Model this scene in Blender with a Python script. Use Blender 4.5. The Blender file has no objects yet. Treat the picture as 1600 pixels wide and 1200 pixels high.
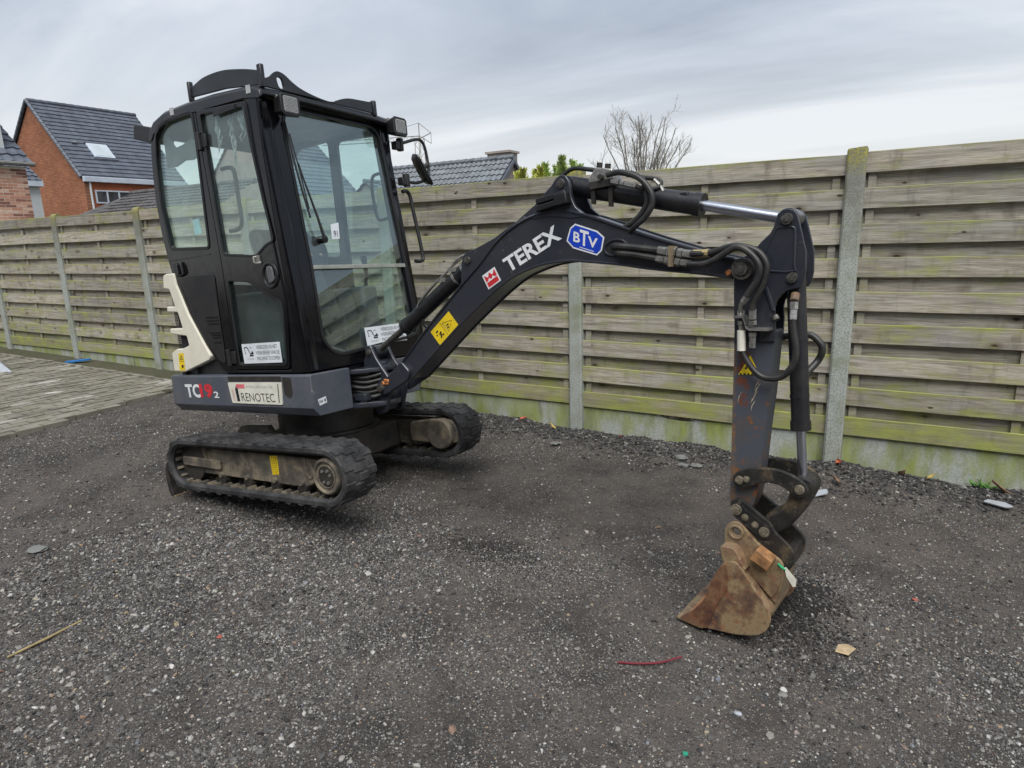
import bpy, bmesh, math, random
import numpy as np
from mathutils import Matrix, Vector

random.seed(7)
rng = np.random.default_rng(11)
SC = bpy.context.scene
COL = SC.collection

# ------------------------------------------------------------------ camera
CAM_POS = Vector((0.3416, -4.718, 1.5867))
CAM_YAW, CAM_PITCH, CAM_ROLL = -0.5311, 0.2220, -0.0309


def make_camera():
    cy, sy = math.cos(CAM_YAW), math.sin(CAM_YAW)
    cp, sp = math.cos(CAM_PITCH), math.sin(CAM_PITCH)
    f = Vector((sy * cp, cy * cp, -sp))
    r = Vector((cy, -sy, 0))
    u = r.cross(f)
    c, s = math.cos(CAM_ROLL), math.sin(CAM_ROLL)
    r2, u2 = c * r + s * u, -s * r + c * u
    cam = bpy.data.cameras.new('camera')
    cam.sensor_width = 36.0
    cam.lens = 1026.0 / 1600.0 * 36.0
    cam.clip_start = 0.05
    cam.clip_end = 2000
    o = bpy.data.objects.new('camera', cam)
    m = Matrix(((r2.x, u2.x, -f.x, CAM_POS.x), (r2.y, u2.y, -f.y, CAM_POS.y), (r2.z, u2.z, -f.z, CAM_POS.z), (0, 0, 0, 1)))
    o.matrix_world = m
    COL.objects.link(o)
    SC.camera = o


make_camera()

# ------------------------------------------------------------------ world, sun, exposure
SUN_EL, SUN_AZ = math.radians(58), math.radians(150)      # azimuth from +Y, clockwise
EXPOSURE = 1.45


def make_world():
    w = bpy.data.worlds.new('World')
    SC.world = w
    w.use_nodes = True
    nt = w.node_tree
    N, L = nt.nodes, nt.links
    N.clear()
    out = N.new('ShaderNodeOutputWorld')
    bg1 = N.new('ShaderNodeBackground')
    sky = N.new('ShaderNodeTexSky')
    sky.sky_type = 'NISHITA'
    sky.sun_disc = False
    sky.sun_elevation = SUN_EL
    sky.sun_rotation = SUN_AZ
    bg1.inputs['Strength'].default_value = 0.05
    L.new(sky.outputs[0], bg1.inputs[0])
    # cloud deck
    tc = N.new('ShaderNodeTexCoord')
    sep = N.new('ShaderNodeSeparateXYZ')
    L.new(tc.outputs['Generated'], sep.inputs[0])

    def math_(op, a, b=None, clamp=False):
        n = N.new('ShaderNodeMath')
        n.operation = op
        n.use_clamp = clamp
        for i, v in enumerate((a, b)):
            if v is None:
                continue
            if isinstance(v, (int, float)):
                n.inputs[i].default_value = v
            else:
                L.new(v, n.inputs[i])
        return n.outputs[0]
    zc = math_('MAXIMUM', sep.outputs[2], 0.0)
    den = math_('ADD', zc, 0.16)
    px = math_('DIVIDE', sep.outputs[0], den)
    py = math_('DIVIDE', sep.outputs[1], den)
    cmb = N.new('ShaderNodeCombineXYZ')
    L.new(px, cmb.inputs[0])
    L.new(py, cmb.inputs[1])
    mp = N.new('ShaderNodeMapping')
    mp.inputs['Rotation'].default_value = (0, 0, math.radians(-24))
    mp.inputs['Scale'].default_value = (0.42, 1.25, 1)
    L.new(cmb.outputs[0], mp.inputs[0])
    n1 = N.new('ShaderNodeTexNoise')
    n1.inputs['Scale'].default_value = 0.80
    n1.inputs['Detail'].default_value = 7
    n1.inputs['Roughness'].default_value = 0.53
    n1.inputs['Distortion'].default_value = 0.6
    L.new(mp.outputs[0], n1.inputs['Vector'])
    ramp = N.new('ShaderNodeValToRGB')
    e = ramp.color_ramp.elements
    e[0].position, e[0].color = 0.38, (0.128, 0.149, 0.186, 1)
    e[1].position, e[1].color = 0.62, (0.335, 0.350, 0.372, 1)
    m_ = ramp.color_ramp.elements.new(0.5)
    m_.color = (0.205, 0.229, 0.266, 1)
    L.new(n1.outputs[0], ramp.inputs[0])
    # brighter thin cloud low over the horizon
    hz = N.new('ShaderNodeValToRGB')
    h = hz.color_ramp.elements
    h[0].position, h[0].color = 0.08, (0.340, 0.342, 0.332, 1)
    h[1].position, h[1].color = 1.0, (0.240, 0.262, 0.292, 1)
    L.new(math_('MULTIPLY', zc, 3.2, True), hz.inputs[0])
    fac = math_('MULTIPLY', zc, 3.0, True)
    fac2 = math_('POWER', fac, 1.1)
    mix = N.new('ShaderNodeMixRGB')
    L.new(fac2, mix.inputs[0])
    L.new(hz.outputs[0], mix.inputs[1])
    L.new(ramp.outputs[0], mix.inputs[2])
    bg2 = N.new('ShaderNodeBackground')
    bg2.inputs['Strength'].default_value = 1.0
    L.new(mix.outputs[0], bg2.inputs[0])
    ms = N.new('ShaderNodeMixShader')
    ms.inputs[0].default_value = 0.96
    L.new(bg1.outputs[0], ms.inputs[1])
    L.new(bg2.outputs[0], ms.inputs[2])
    L.new(ms.outputs[0], out.inputs[0])


make_world()
sun = bpy.data.lights.new('sun', 'SUN')
sun.energy = 1.5
sun.angle = math.radians(45)
sun.color = (1.0, 0.985, 0.955)
so = bpy.data.objects.new('sun', sun)
sd = Vector((math.sin(SUN_AZ) * math.cos(SUN_EL), math.cos(SUN_AZ) * math.cos(SUN_EL), math.sin(SUN_EL)))
so.rotation_euler = sd.to_track_quat('Z', 'Y').to_euler()
so.location = (0, 0, 30)
COL.objects.link(so)
vs = SC.view_settings
vs.view_transform = 'Standard'
vs.look = 'None'
vs.exposure = EXPOSURE
vs.gamma = 1
vs.use_curve_mapping = False


# ------------------------------------------------------------------ materials
class Mat:
    """small node builder"""

    def __init__(self, name):
        self.m = bpy.data.materials.new(name)
        self.m.use_nodes = True
        self.nt = self.m.node_tree
        self.N, self.L = self.nt.nodes, self.nt.links
        self.b = self.N['Principled BSDF']
        self.tc = self.N.new('ShaderNodeTexCoord')
        self.info = None

    def obj(self, scale=(1, 1, 1), rnd=0.0, world=False):
        mp = self.N.new('ShaderNodeMapping')
        mp.inputs['Scale'].default_value = scale
        if world:
            g = self.N.new('ShaderNodeNewGeometry')
            self.L.new(g.outputs['Position'], mp.inputs[0])
        else:
            self.L.new(self.tc.outputs['Object'], mp.inputs[0])
        if rnd:
            r = self.rand()
            v = self.N.new('ShaderNodeCombineXYZ')
            a = self.math('MULTIPLY', r, rnd)
            for i in range(3):
                self.L.new(a, v.inputs[i])
            ad = self.N.new('ShaderNodeVectorMath')
            ad.operation = 'ADD'
            self.L.new(mp.outputs[0], ad.inputs[0])
            self.L.new(v.outputs[0], ad.inputs[1])
            return ad.outputs[0]
        return mp.outputs[0]

    def rand(self):
        if not self.info:
            self.info = self.N.new('ShaderNodeObjectInfo')
        return self.info.outputs['Random']

    def sepz(self, world=True):
        s = self.N.new('ShaderNodeSeparateXYZ')
        if world:
            g = self.N.new('ShaderNodeNewGeometry')
            self.L.new(g.outputs['Position'], s.inputs[0])
        else:
            self.L.new(self.tc.outputs['Object'], s.inputs[0])
        return s.outputs

    def noise(self, vec, scale, detail=4, rough=0.55, dist=0.0):
        n = self.N.new('ShaderNodeTexNoise')
        n.inputs['Scale'].default_value = scale
        n.inputs['Detail'].default_value = detail
        n.inputs['Roughness'].default_value = rough
        n.inputs['Distortion'].default_value = dist
        self.L.new(vec, n.inputs['Vector'])
        return n.outputs[0]

    def voro(self, vec, scale, feature='F1', out='Distance'):
        n = self.N.new('ShaderNodeTexVoronoi')
        n.feature = feature
        n.inputs['Scale'].default_value = scale
        self.L.new(vec, n.inputs['Vector'])
        return n.outputs[out]

    def math(self, op, a, b=None, clamp=False):
        n = self.N.new('ShaderNodeMath')
        n.operation = op
        n.use_clamp = clamp
        for i, v in enumerate((a, b)):
            if v is None:
                continue
            if isinstance(v, (int, float)):
                n.inputs[i].default_value = v
            else:
                self.L.new(v, n.inputs[i])
        return n.outputs[0]

    def ramp(self, fac, stops, interp='LINEAR'):
        r = self.N.new('ShaderNodeValToRGB')
        r.color_ramp.interpolation = interp
        e = r.color_ramp.elements
        while len(e) < len(stops):
            e.new(0.5)
        for el, (p, c) in zip(e, stops):
            el.position = p
            el.color = (c, c, c, 1) if isinstance(c, (int, float)) else (*c, 1)
        self.L.new(fac, r.inputs[0])
        return r.outputs[0]

    def mix(self, fac, a, b, mode='MIX'):
        n = self.N.new('ShaderNodeMixRGB')
        n.blend_type = mode
        for i, v in enumerate((fac, a, b)):
            if isinstance(v, (int, float)):
                n.inputs[i].default_value = v if i == 0 else (v, v, v, 1)
            elif isinstance(v, tuple):
                n.inputs[i].default_value = (*v, 1)
            else:
                self.L.new(v, n.inputs[i])
        return n.outputs[0]

    def col(self, v):
        if isinstance(v, tuple):
            self.b.inputs['Base Color'].default_value = (*v, 1)
        else:
            self.L.new(v, self.b.inputs['Base Color'])
        return self

    def set(self, **k):
        for n, v in k.items():
            i = self.b.inputs[{'rough': 'Roughness', 'metal': 'Metallic', 'spec': 'Specular IOR Level', 'coat': 'Coat Weight'}[n]]
            if isinstance(v, (int, float)):
                i.default_value = v
            else:
                self.L.new(v, i)
        return self

    def bump(self, h, strength=0.3, dist=0.005):
        n = self.N.new('ShaderNodeBump')
        n.inputs['Strength'].default_value = strength
        n.inputs['Distance'].default_value = dist
        self.L.new(h, n.inputs['Height'])
        self.L.new(n.outputs[0], self.b.inputs['Normal'])
        return self


def paint(name, base, dust=(0.16, 0.14, 0.12), amount=0.25, rough=0.35, scale=6, chips=None):
    m = Mat(name)
    v = m.obj()
    n1 = m.noise(v, scale, 6, 0.6)
    n2 = m.noise(v, scale * 7, 5, 0.65)
    f = m.math('MULTIPLY', m.ramp(n1, [(0.42, 0), (0.75, 1)]), amount)
    f2 = m.math('ADD', f, m.math('MULTIPLY', m.ramp(n2, [(0.5, 0), (0.75, 1)]), amount * 0.4), True)
    c = m.mix(f2, base, dust)
    if chips:
        n3 = m.noise(v, 38, 6, 0.7)
        n4 = m.noise(v, 5, 3)
        k = m.math('MULTIPLY', m.ramp(n3, [(0.63, 0), (0.66, 1)]), m.ramp(n4, [(0.5, 0), (0.6, 1)]))
        c = m.mix(k, c, chips)
    m.col(c)
    m.set(rough=m.math('ADD', m.math('MULTIPLY', n2, 0.25), max(0.02, rough - 0.1)))
    if rough > 0.2:
        m.bump(n2, 0.05, 0.002)
    return m.m


def flat(name, c, rough=0.5, metal=0.0, var=0.12, scale=20, bump=0.0):
    m = Mat(name)
    v = m.obj(rnd=7.0)
    n = m.noise(v, scale, 5, 0.6)
    lo = tuple(x * (1 - var * 2) for x in c)
    hi = tuple(min(1, x * (1 + var * 2)) for x in c)
    m.col(m.ramp(n, [(0.3, lo), (0.7, hi)]))
    m.set(rough=rough, metal=metal)
    if bump:
        m.bump(n, bump, 0.004)
    return m.m


M = {}
M['cab_black'] = paint('cab_black_paint', (0.0030, 0.0030, 0.0042), (0.040, 0.039, 0.040), 0.07, 0.13, 3.5)
M['cab_black'].node_tree.nodes['Principled BSDF'].inputs['Specular IOR Level'].default_value = 0.42
M['roof_grey'] = paint('roof_grey_paint', (0.013, 0.014, 0.017), (0.10, 0.10, 0.10), 0.18, 0.32, 4)
M['black_plastic'] = paint('black_plastic', (0.006, 0.006, 0.007), (0.05, 0.047, 0.044), 0.25, 0.45, 8)
M['boom_grey'] = paint('boom_grey_paint', (0.021, 0.024, 0.033), (0.09, 0.08, 0.07), 0.15, 0.30, 5, chips=(0.12, 0.11, 0.10))
M['boom_grey'].node_tree.nodes['Principled BSDF'].inputs['Coat Weight'].default_value = 0.5
M['boom_grey'].node_tree.nodes['Principled BSDF'].inputs['Coat Roughness'].default_value = 0.18
M['deck_grey'] = paint('deck_grey_paint', (0.062, 0.070, 0.090), (0.17, 0.16, 0.145), 0.36, 0.45, 5, chips=(0.25, 0.24, 0.22))
M['cream'] = paint('cream_paint', (0.66, 0.63, 0.52), (0.30, 0.27, 0.20), 0.25, 0.45, 6)
M['rubber'] = paint('dusty_rubber', (0.009, 0.009, 0.010), (0.105, 0.103, 0.102), 0.55, 0.7, 7)
M['hose'] = paint('hose_rubber', (0.012, 0.012, 0.012), (0.08, 0.075, 0.065), 0.35, 0.5, 14)
M['dark_metal'] = paint('dark_oily_metal', (0.016, 0.015, 0.014), (0.085, 0.070, 0.050), 0.40, 0.5, 12)
M['cyl_black'] = paint('cylinder_black_paint', (0.009, 0.009, 0.011), (0.09, 0.085, 0.08), 0.2, 0.34, 9)
M['zinc'] = flat('zinc_plated_steel', (0.42, 0.41, 0.38), 0.38, 0.85, 0.18, 60)
M['chrome'] = flat('polished_chrome_rod', (0.52, 0.54, 0.60), 0.30, 1.0, 0.03, 30)
M['pin'] = flat('worn_pin_steel', (0.10, 0.095, 0.085), 0.45, 0.6, 0.3, 60)
M['dusty_bolt'] = flat('dusty_bolt_steel', (0.17, 0.145, 0.105), 0.6, 0.3, 0.3, 70)
M['white_print'] = flat('white_print', (0.66, 0.67, 0.68), 0.45, 0, 0.05, 30)
M['sticker_white'] = flat('white_sticker', (0.62, 0.65, 0.68), 0.4, 0, 0.04, 12)
M['black_print'] = flat('black_print', (0.012, 0.012, 0.014), 0.5, 0, 0.1, 30)
M['grey_print'] = flat('grey_print', (0.38, 0.38, 0.38), 0.5, 0, 0.1, 30)
M['red_print'] = flat('red_print', (0.50, 0.022, 0.030), 0.45, 0, 0.1, 30)
M['pink_print'] = flat('faded_red_print', (0.60, 0.13, 0.15), 0.5, 0, 0.1, 30)
M['pale_pink'] = flat('pale_pink_print', (0.55, 0.40, 0.36), 0.5, 0, 0.1, 30)
M['blue_print'] = flat('blue_sticker', (0.008, 0.045, 0.42), 0.35, 0, 0.06, 12)
M['yellow'] = flat('yellow_sticker', (0.70, 0.50, 0.012), 0.45, 0, 0.08, 20)
M['plate_cream'] = flat('cream_number_plate', (0.60, 0.585, 0.50), 0.45, 0, 0.06, 14)
M['lamp_lens'] = flat('ribbed_lamp_lens', (0.34, 0.34, 0.33), 0.25, 0.2, 0.12, 90, 0.3)
M['reflector_tape'] = flat('grey_tape', (0.40, 0.40, 0.41), 0.4, 0, 0.1, 30)
M['seat'] = flat('seat_vinyl', (0.020, 0.020, 0.021), 0.55, 0, 0.2, 14)
M['interior_grey'] = flat('interior_grey_plastic', (0.10, 0.105, 0.11), 0.6, 0, 0.15, 10)
M['paper'] = flat('paper_tag', (0.62, 0.60, 0.52), 0.7, 0, 0.06, 20)
M['green_plastic'] = flat('green_cable_tie', (0.02, 0.33, 0.14), 0.4)
M['brass'] = flat('orange_grease', (0.40, 0.15, 0.05), 0.55, 0, 0.4, 80, 0.3)


def glass_mat(name, tint, dust_haze, refl=0.06):
    m = bpy.data.materials.new(name)
    m.use_nodes = True
    nt = m.node_tree
    N, L = nt.nodes, nt.links
    N.clear()
    out = N.new('ShaderNodeOutputMaterial')
    tr = N.new('ShaderNodeBsdfTransparent')
    tr.inputs[0].default_value = (*tint, 1)
    gl = N.new('ShaderNodeBsdfGlossy')
    gl.inputs['Roughness'].default_value = 0.015
    gl.inputs['Color'].default_value = (0.9, 0.97, 0.96, 1)
    lw = N.new('ShaderNodeLayerWeight')
    lw.inputs['Blend'].default_value = 0.5
    pw = N.new('ShaderNodeMath')
    pw.operation = 'POWER'
    L.new(lw.outputs['Facing'], pw.inputs[0])
    pw.inputs[1].default_value = 4.0
    fr = N.new('ShaderNodeMath')
    fr.operation = 'MULTIPLY_ADD'
    L.new(pw.outputs[0], fr.inputs[0])
    fr.inputs[1].default_value = 0.85
    fr.inputs[2].default_value = refl
    mx = N.new('ShaderNodeMixShader')
    L.new(fr.outputs[0], mx.inputs[0])
    L.new(tr.outputs[0], mx.inputs[1])
    L.new(gl.outputs[0], mx.inputs[2])
    df = N.new('ShaderNodeBsdfDiffuse')
    df.inputs[0].default_value = (0.42, 0.47, 0.46, 1)  # dust film, its colour also imitating sky haze mirrored in the glass
    tc = N.new('ShaderNodeTexCoord')
    ns = N.new('ShaderNodeTexNoise')
    ns.inputs['Scale'].default_value = 5
    ns.inputs['Detail'].default_value = 7
    ns.inputs['Roughness'].default_value = 0.62
    L.new(tc.outputs['Object'], ns.inputs['Vector'])
    rp = N.new('ShaderNodeValToRGB')
    rp.color_ramp.elements[0].position = 0.35
    rp.color_ramp.elements[0].color = (dust_haze * 0.3,) * 3 + (1,)
    rp.color_ramp.elements[1].position = 0.75
    rp.color_ramp.elements[1].color = (dust_haze * 1.8,) * 3 + (1,)
    L.new(ns.outputs[0], rp.inputs[0])
    m2 = N.new('ShaderNodeMixShader')
    L.new(rp.outputs[0], m2.inputs[0])
    L.new(mx.outputs[0], m2.inputs[1])
    L.new(df.outputs[0], m2.inputs[2])
    L.new(m2.outputs[0], out.inputs[0])
    return m


M['glass'] = glass_mat('green_tinted_glass', (0.90, 0.975, 0.955), 0.040)
M['glass_clear'] = glass_mat('windscreen_glass', (0.91, 0.99, 0.985), 0.030, 0.13)
M['glass_dark'] = glass_mat('lower_door_glass', (0.82, 0.90, 0.88), 0.018, 0.07)
M['glass_dusty'] = glass_mat('dusty_door_glass', (0.88, 0.95, 0.935), 0.060)


def track_frame_mat():
    m = Mat('muddy_track_frame')
    v = m.obj()
    n1, n2 = m.noise(v, 9, 7, 0.65), m.noise(v, 45, 5, 0.7)
    c = m.ramp(n1, [(0.30, (0.030, 0.028, 0.025)), (0.48, (0.090, 0.078, 0.060)), (0.60, (0.200, 0.165, 0.112)), (0.8, (0.060, 0.055, 0.050))])
    c = m.mix(m.math('MULTIPLY', m.ramp(n2, [(0.55, 0), (0.7, 1)]), 0.6), c, (0.20, 0.17, 0.12))
    m.col(c).set(rough=0.75)
    m.bump(n2, 0.35, 0.004)
    return m.m


M['track_frame'] = track_frame_mat()


def stick_mat():
    m = Mat('worn_stick_paint')
    v = m.obj()
    z = m.sepz(False)
    n1, n2, n3 = m.noise(v, 7, 7, 0.65), m.noise(v, 26, 6, 0.7), m.noise(v, 80, 4, 0.7)
    # wear grows towards the bucket and along the front edge
    low = m.math('MULTIPLY', m.math('SUBTRACT', 0.62, z[2]), 0.34, True)
    k = m.math('ADD', n1, low)
    c = m.mix(m.ramp(k, [(0.57, 0), (0.75, 0.7)]), (0.058, 0.064, 0.080), (0.075, 0.065, 0.055))
    rust = m.math('MULTIPLY', m.ramp(m.math('ADD', n2, m.math('MULTIPLY', low, 0.6)), [(0.62, 0), (0.68, 1)]), m.ramp(n1, [(0.45, 0), (0.56, 1)]))
    c = m.mix(rust, c, m.ramp(n3, [(0.3, (0.13, 0.035, 0.012)), (0.7, (0.24, 0.11, 0.035))]))
    band = m.math('MULTIPLY', m.ramp(m.math('ABSOLUTE', m.math('SUBTRACT', z[0], 2.122)), [(0.010, 1), (0.050, 0)]), m.ramp(z[2], [(0.30, 0), (0.42, 1), (0.58, 1), (0.61, 0)]))
    rb = m.ramp(m.math('ADD', m.noise(v, 34, 6, 0.72), m.math('MULTIPLY', band, 0.20)), [(0.66, 0), (0.71, 1)])
    c = m.mix(rb, c, m.ramp(n3, [(0.3, (0.10, 0.028, 0.014)), (0.7, (0.17, 0.055, 0.025))]))
    eg = m.ramp(m.math('ADD', m.math('ADD', m.math('MULTIPLY', z[0], -9.0), m.math('MULTIPLY', z[2], 0.36)), m.math('ADD', 18.72, m.math('MULTIPLY', n2, 0.25))), [(0.12, 0), (0.2, 1)])
    c = m.mix(m.math('MULTIPLY', eg, m.ramp(n2, [(0.42, 0), (0.55, 0.8)])), c, (0.15, 0.085, 0.045))
    m.col(c).set(rough=0.55)
    m.bump(n2, 0.12, 0.003)
    return m.m


M['stick'] = stick_mat()


def bucket_mat(name, tint=(1.15, 1.12, 1.05)):
    m = Mat(name)
    v = m.obj()
    n1, n2, n3 = m.noise(v, 7, 7, 0.68), m.noise(v, 22, 7, 0.7), m.noise(v, 110, 4, 0.75)
    c = m.ramp(n1, [(0.34, (0.045, 0.030, 0.026)), (0.44, (0.120, 0.068, 0.040)), (0.52, (0.215, 0.160, 0.090)), (0.60, (0.140, 0.068, 0.036)), (0.70, (0.055, 0.037, 0.033))])
    c = m.mix(m.ramp(n2, [(0.52, 0), (0.66, 0.8)]), c, (0.18, 0.070, 0.030))
    z = m.sepz(False)
    lowf = m.ramp(m.math('ADD', m.math('MULTIPLY', z[2], 4.0), m.math('MULTIPLY', n2, 0.7)), [(0.0, 1), (0.45, 0)])
    c = m.mix(m.ramp(m.noise(v, 3.5, 4), [(0.40, 0.0), (0.62, 0.75)]), c, m.ramp(n2, [(0.3, (0.085, 0.070, 0.050)), (0.7, (0.190, 0.160, 0.110))]))
    c = m.mix(m.ramp(n3, [(0.60, 0), (0.68, 0.8)]), c, (0.035, 0.028, 0.024))
    m.col(m.mix(1.0, c, tint, 'MULTIPLY')).set(rough=0.72)
    m.bump(n3, 0.25, 0.003)
    return m.m


M['bucket'] = bucket_mat('rusty_bucket_steel')
M['bucket_rust'] = bucket_mat('bright_rust_shell', (1.9, 1.25, 1.0))
M['bucket_dark'] = bucket_mat('dark_rusty_cutter_steel', (0.80, 0.58, 0.50))


def linkage_mat():
    m = Mat('greasy_linkage_steel')
    v = m.obj()
    n1, n2 = m.noise(v, 9, 7, 0.65), m.noise(v, 50, 5, 0.7)
    c = m.ramp(n1, [(0.38, (0.009, 0.009, 0.009)), (0.56, (0.024, 0.021, 0.018)), (0.70, (0.120, 0.085, 0.045))])
    c = m.mix(m.ramp(n2, [(0.58, 0), (0.7, 0.6)]), c, (0.13, 0.11, 0.085))
    m.col(c).set(rough=0.5)
    m.bump(n2, 0.15, 0.003)
    return m.m


M['linkage'] = linkage_mat()


def wood_mat(name, base_dark=1.0, edge_moss=0.27):
    m = Mat(name)
    r = m.rand()
    v = m.obj((1.1, 14, 22), rnd=37.0)
    v2 = m.obj((1, 1, 1), rnd=19.0)
    grain = m.noise(v, 2.2, 8, 0.62, 0.6)
    fine = m.noise(m.obj((3, 60, 90), rnd=11.0), 3.0, 4, 0.6)
    blot = m.noise(v2, 2.6, 5, 0.6)
    d = base_dark
    c = m.ramp(grain, [(0.25, (0.165 * d, 0.145 * d, 0.118 * d)), (0.42, (0.355 * d, 0.322 * d, 0.270 * d)), (0.58, (0.525 * d, 0.488 * d, 0.420 * d)), (0.75, (0.285 * d, 0.256 * d, 0.212 * d))])
    c = m.mix(m.ramp(fine, [(0.35, 0.55), (0.58, 0.0)]), c, (0.13 * d, 0.118 * d, 0.092 * d))
    c = m.mix(m.ramp(blot, [(0.47, 0.0), (0.70, 0.55)]), c, (0.19 * d, 0.178 * d, 0.145 * d))
    drip = m.noise(m.obj((5, 5, 1.2), rnd=43.0), 2.4, 5, 0.65)
    c = m.mix(m.ramp(drip, [(0.54, 0.0), (0.68, 0.55)]), c, (0.125 * d, 0.115 * d, 0.090 * d))
    grey = m.noise(m.obj((0.9, 3, 3), rnd=61.0), 1.6, 4, 0.6)
    c = m.mix(m.ramp(grey, [(0.45, 0.0), (0.62, 0.5)]), c, m.ramp(grain, [(0.3, (0.17, 0.165, 0.155)), (0.6, (0.40, 0.395, 0.38))]))
    # per-board tone
    c = m.mix(0.8, c, m.ramp(r, [(0.0, (0.58, 0.57, 0.55)), (0.3, (1.04, 1.01, 0.95)), (0.55, (0.76, 0.77, 0.73)), (0.8, (0.98, 0.94, 0.86)), (1.0, (1.16, 1.15, 1.12))]), 'MULTIPLY')
    # knots
    kn = m.voro(m.obj((3.6, 4.0, 7.0), rnd=23.0), 1.25)
    kmask = m.ramp(kn, [(0.06, 1), (0.10, 0)])
    kring = m.ramp(kn, [(0.10, 0.75), (0.30, 0)])
    c = m.mix(m.math('MULTIPLY', kring, m.ramp(blot, [(0.42, 0), (0.55, 1)])), c, (0.11, 0.085, 0.055))
    c = m.mix(m.math('MULTIPLY', kmask, 0.9), c, (0.030, 0.022, 0.016))
    # algae: patches, more towards the ground, and on the upper edge of each board
    wz = m.sepz(True)[2]
    oz = m.sepz(False)[2]
    pn = m.noise(m.obj((1.6, 1.6, 3.4), rnd=5.0), 3.0, 6, 0.62)
    lowf = m.ramp(wz, [(0.25, 0.38), (0.38, 0.19), (0.60, 0.10), (1.0, 0.05)])
    lowf2 = m.math('ADD', lowf, m.ramp(wz, [(0.0, 0.0), (1.0, 0.0)]))
    edge = m.ramp(m.math('MULTIPLY', oz, 10.0), [(0.40, 0.0), (0.62, edge_moss)])
    a = m.math('ADD', m.math('ADD', pn, lowf2), edge)
    c = m.mix(m.ramp(a, [(0.57, 0.0), (0.74, 0.48), (0.95, 0.85)]), c, m.ramp(pn, [(0.4, (0.200, 0.200, 0.080)), (0.7, (0.290, 0.325, 0.060))]))
    m.col(c).set(rough=0.85, spec=0.2)
    h = m.math('ADD', m.math('MULTIPLY', grain, 0.6), m.math('MULTIPLY', fine, 0.4))
    m.bump(m.math('SUBTRACT', h, m.math('MULTIPLY', kmask, 0.8)), 0.7, 0.005)
    return m.m


M['wood'] = wood_mat('weathered_fence_wood')
M['wood_back'] = wood_mat('weathered_fence_wood_back', 1.05, 0.05)
M['wood_batten'] = wood_mat('weathered_batten_wood', 0.92, 0.0)


def post_mat():
    m = Mat('speckled_concrete_post')
    v = m.obj(rnd=9.0)
    sp = m.voro(v, 130)
    n1, n2 = m.noise(v, 5, 6, 0.6), m.noise(v, 160, 3, 0.7)
    z = m.sepz(True)[2]
    c = m.ramp(n2, [(0.30, (0.05, 0.05, 0.045)), (0.42, (0.24, 0.255, 0.235)), (0.58, (0.37, 0.39, 0.36)), (0.75, (0.50, 0.51, 0.48))])
    c = m.mix(m.ramp(n1, [(0.45, 0), (0.72, 0.65)]), c, (0.15, 0.165, 0.085))
    # darker weathered head with yellow lichen
    top = m.ramp(m.math('DIVIDE', z, 2.1), [(0.60, 0.0), (0.93, 0.62)])
    c = m.mix(top, c, (0.085, 0.075, 0.050))
    lz = m.ramp(m.math('DIVIDE', z, 2.1), [(0.89, 0.0), (0.955, 1.0)])
    ln = m.ramp(m.noise(v, 85, 4, 0.75), [(0.46, 0), (0.56, 1)])
    c = m.mix(m.math('MULTIPLY', lz, ln), c, (0.30, 0.27, 0.05))
    m.col(c).set(rough=0.92, spec=0.2)
    m.bump(n2, 0.5, 0.004)
    return m.m


M['post'] = post_mat()


def slab_mat():
    m = Mat('mossy_concrete_slab')
    v = m.obj(rnd=9.0)
    st = m.obj((1.5, 1.5, 0.5), rnd=13.0)
    n1 = m.noise(st, 3.5, 7, 0.62)
    n2 = m.noise(v, 90, 4, 0.7)
    n3 = m.noise(st, 7.5, 6, 0.6)
    c = m.ramp(n2, [(0.30, (0.25, 0.26, 0.235)), (0.6, (0.39, 0.41, 0.385)), (0.8, (0.47, 0.48, 0.46))])
    g = m.ramp(n1, [(0.38, 0.92), (0.50, 0.55), (0.60, 0.0)])
    c = m.mix(g, c, m.ramp(n3, [(0.3, (0.145, 0.165, 0.045)), (0.7, (0.275, 0.315, 0.075))]))
    c = m.mix(m.ramp(m.noise(m.obj((3, 3, 0.35), rnd=3.0), 2.6, 5, 0.6), [(0.60, 0), (0.72, 0.75)]), c, (0.060, 0.060, 0.040))
    m.col(c).set(rough=0.9, spec=0.2)
    m.bump(n2, 0.4, 0.004)
    return m.m


M['slab'] = slab_mat()


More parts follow.
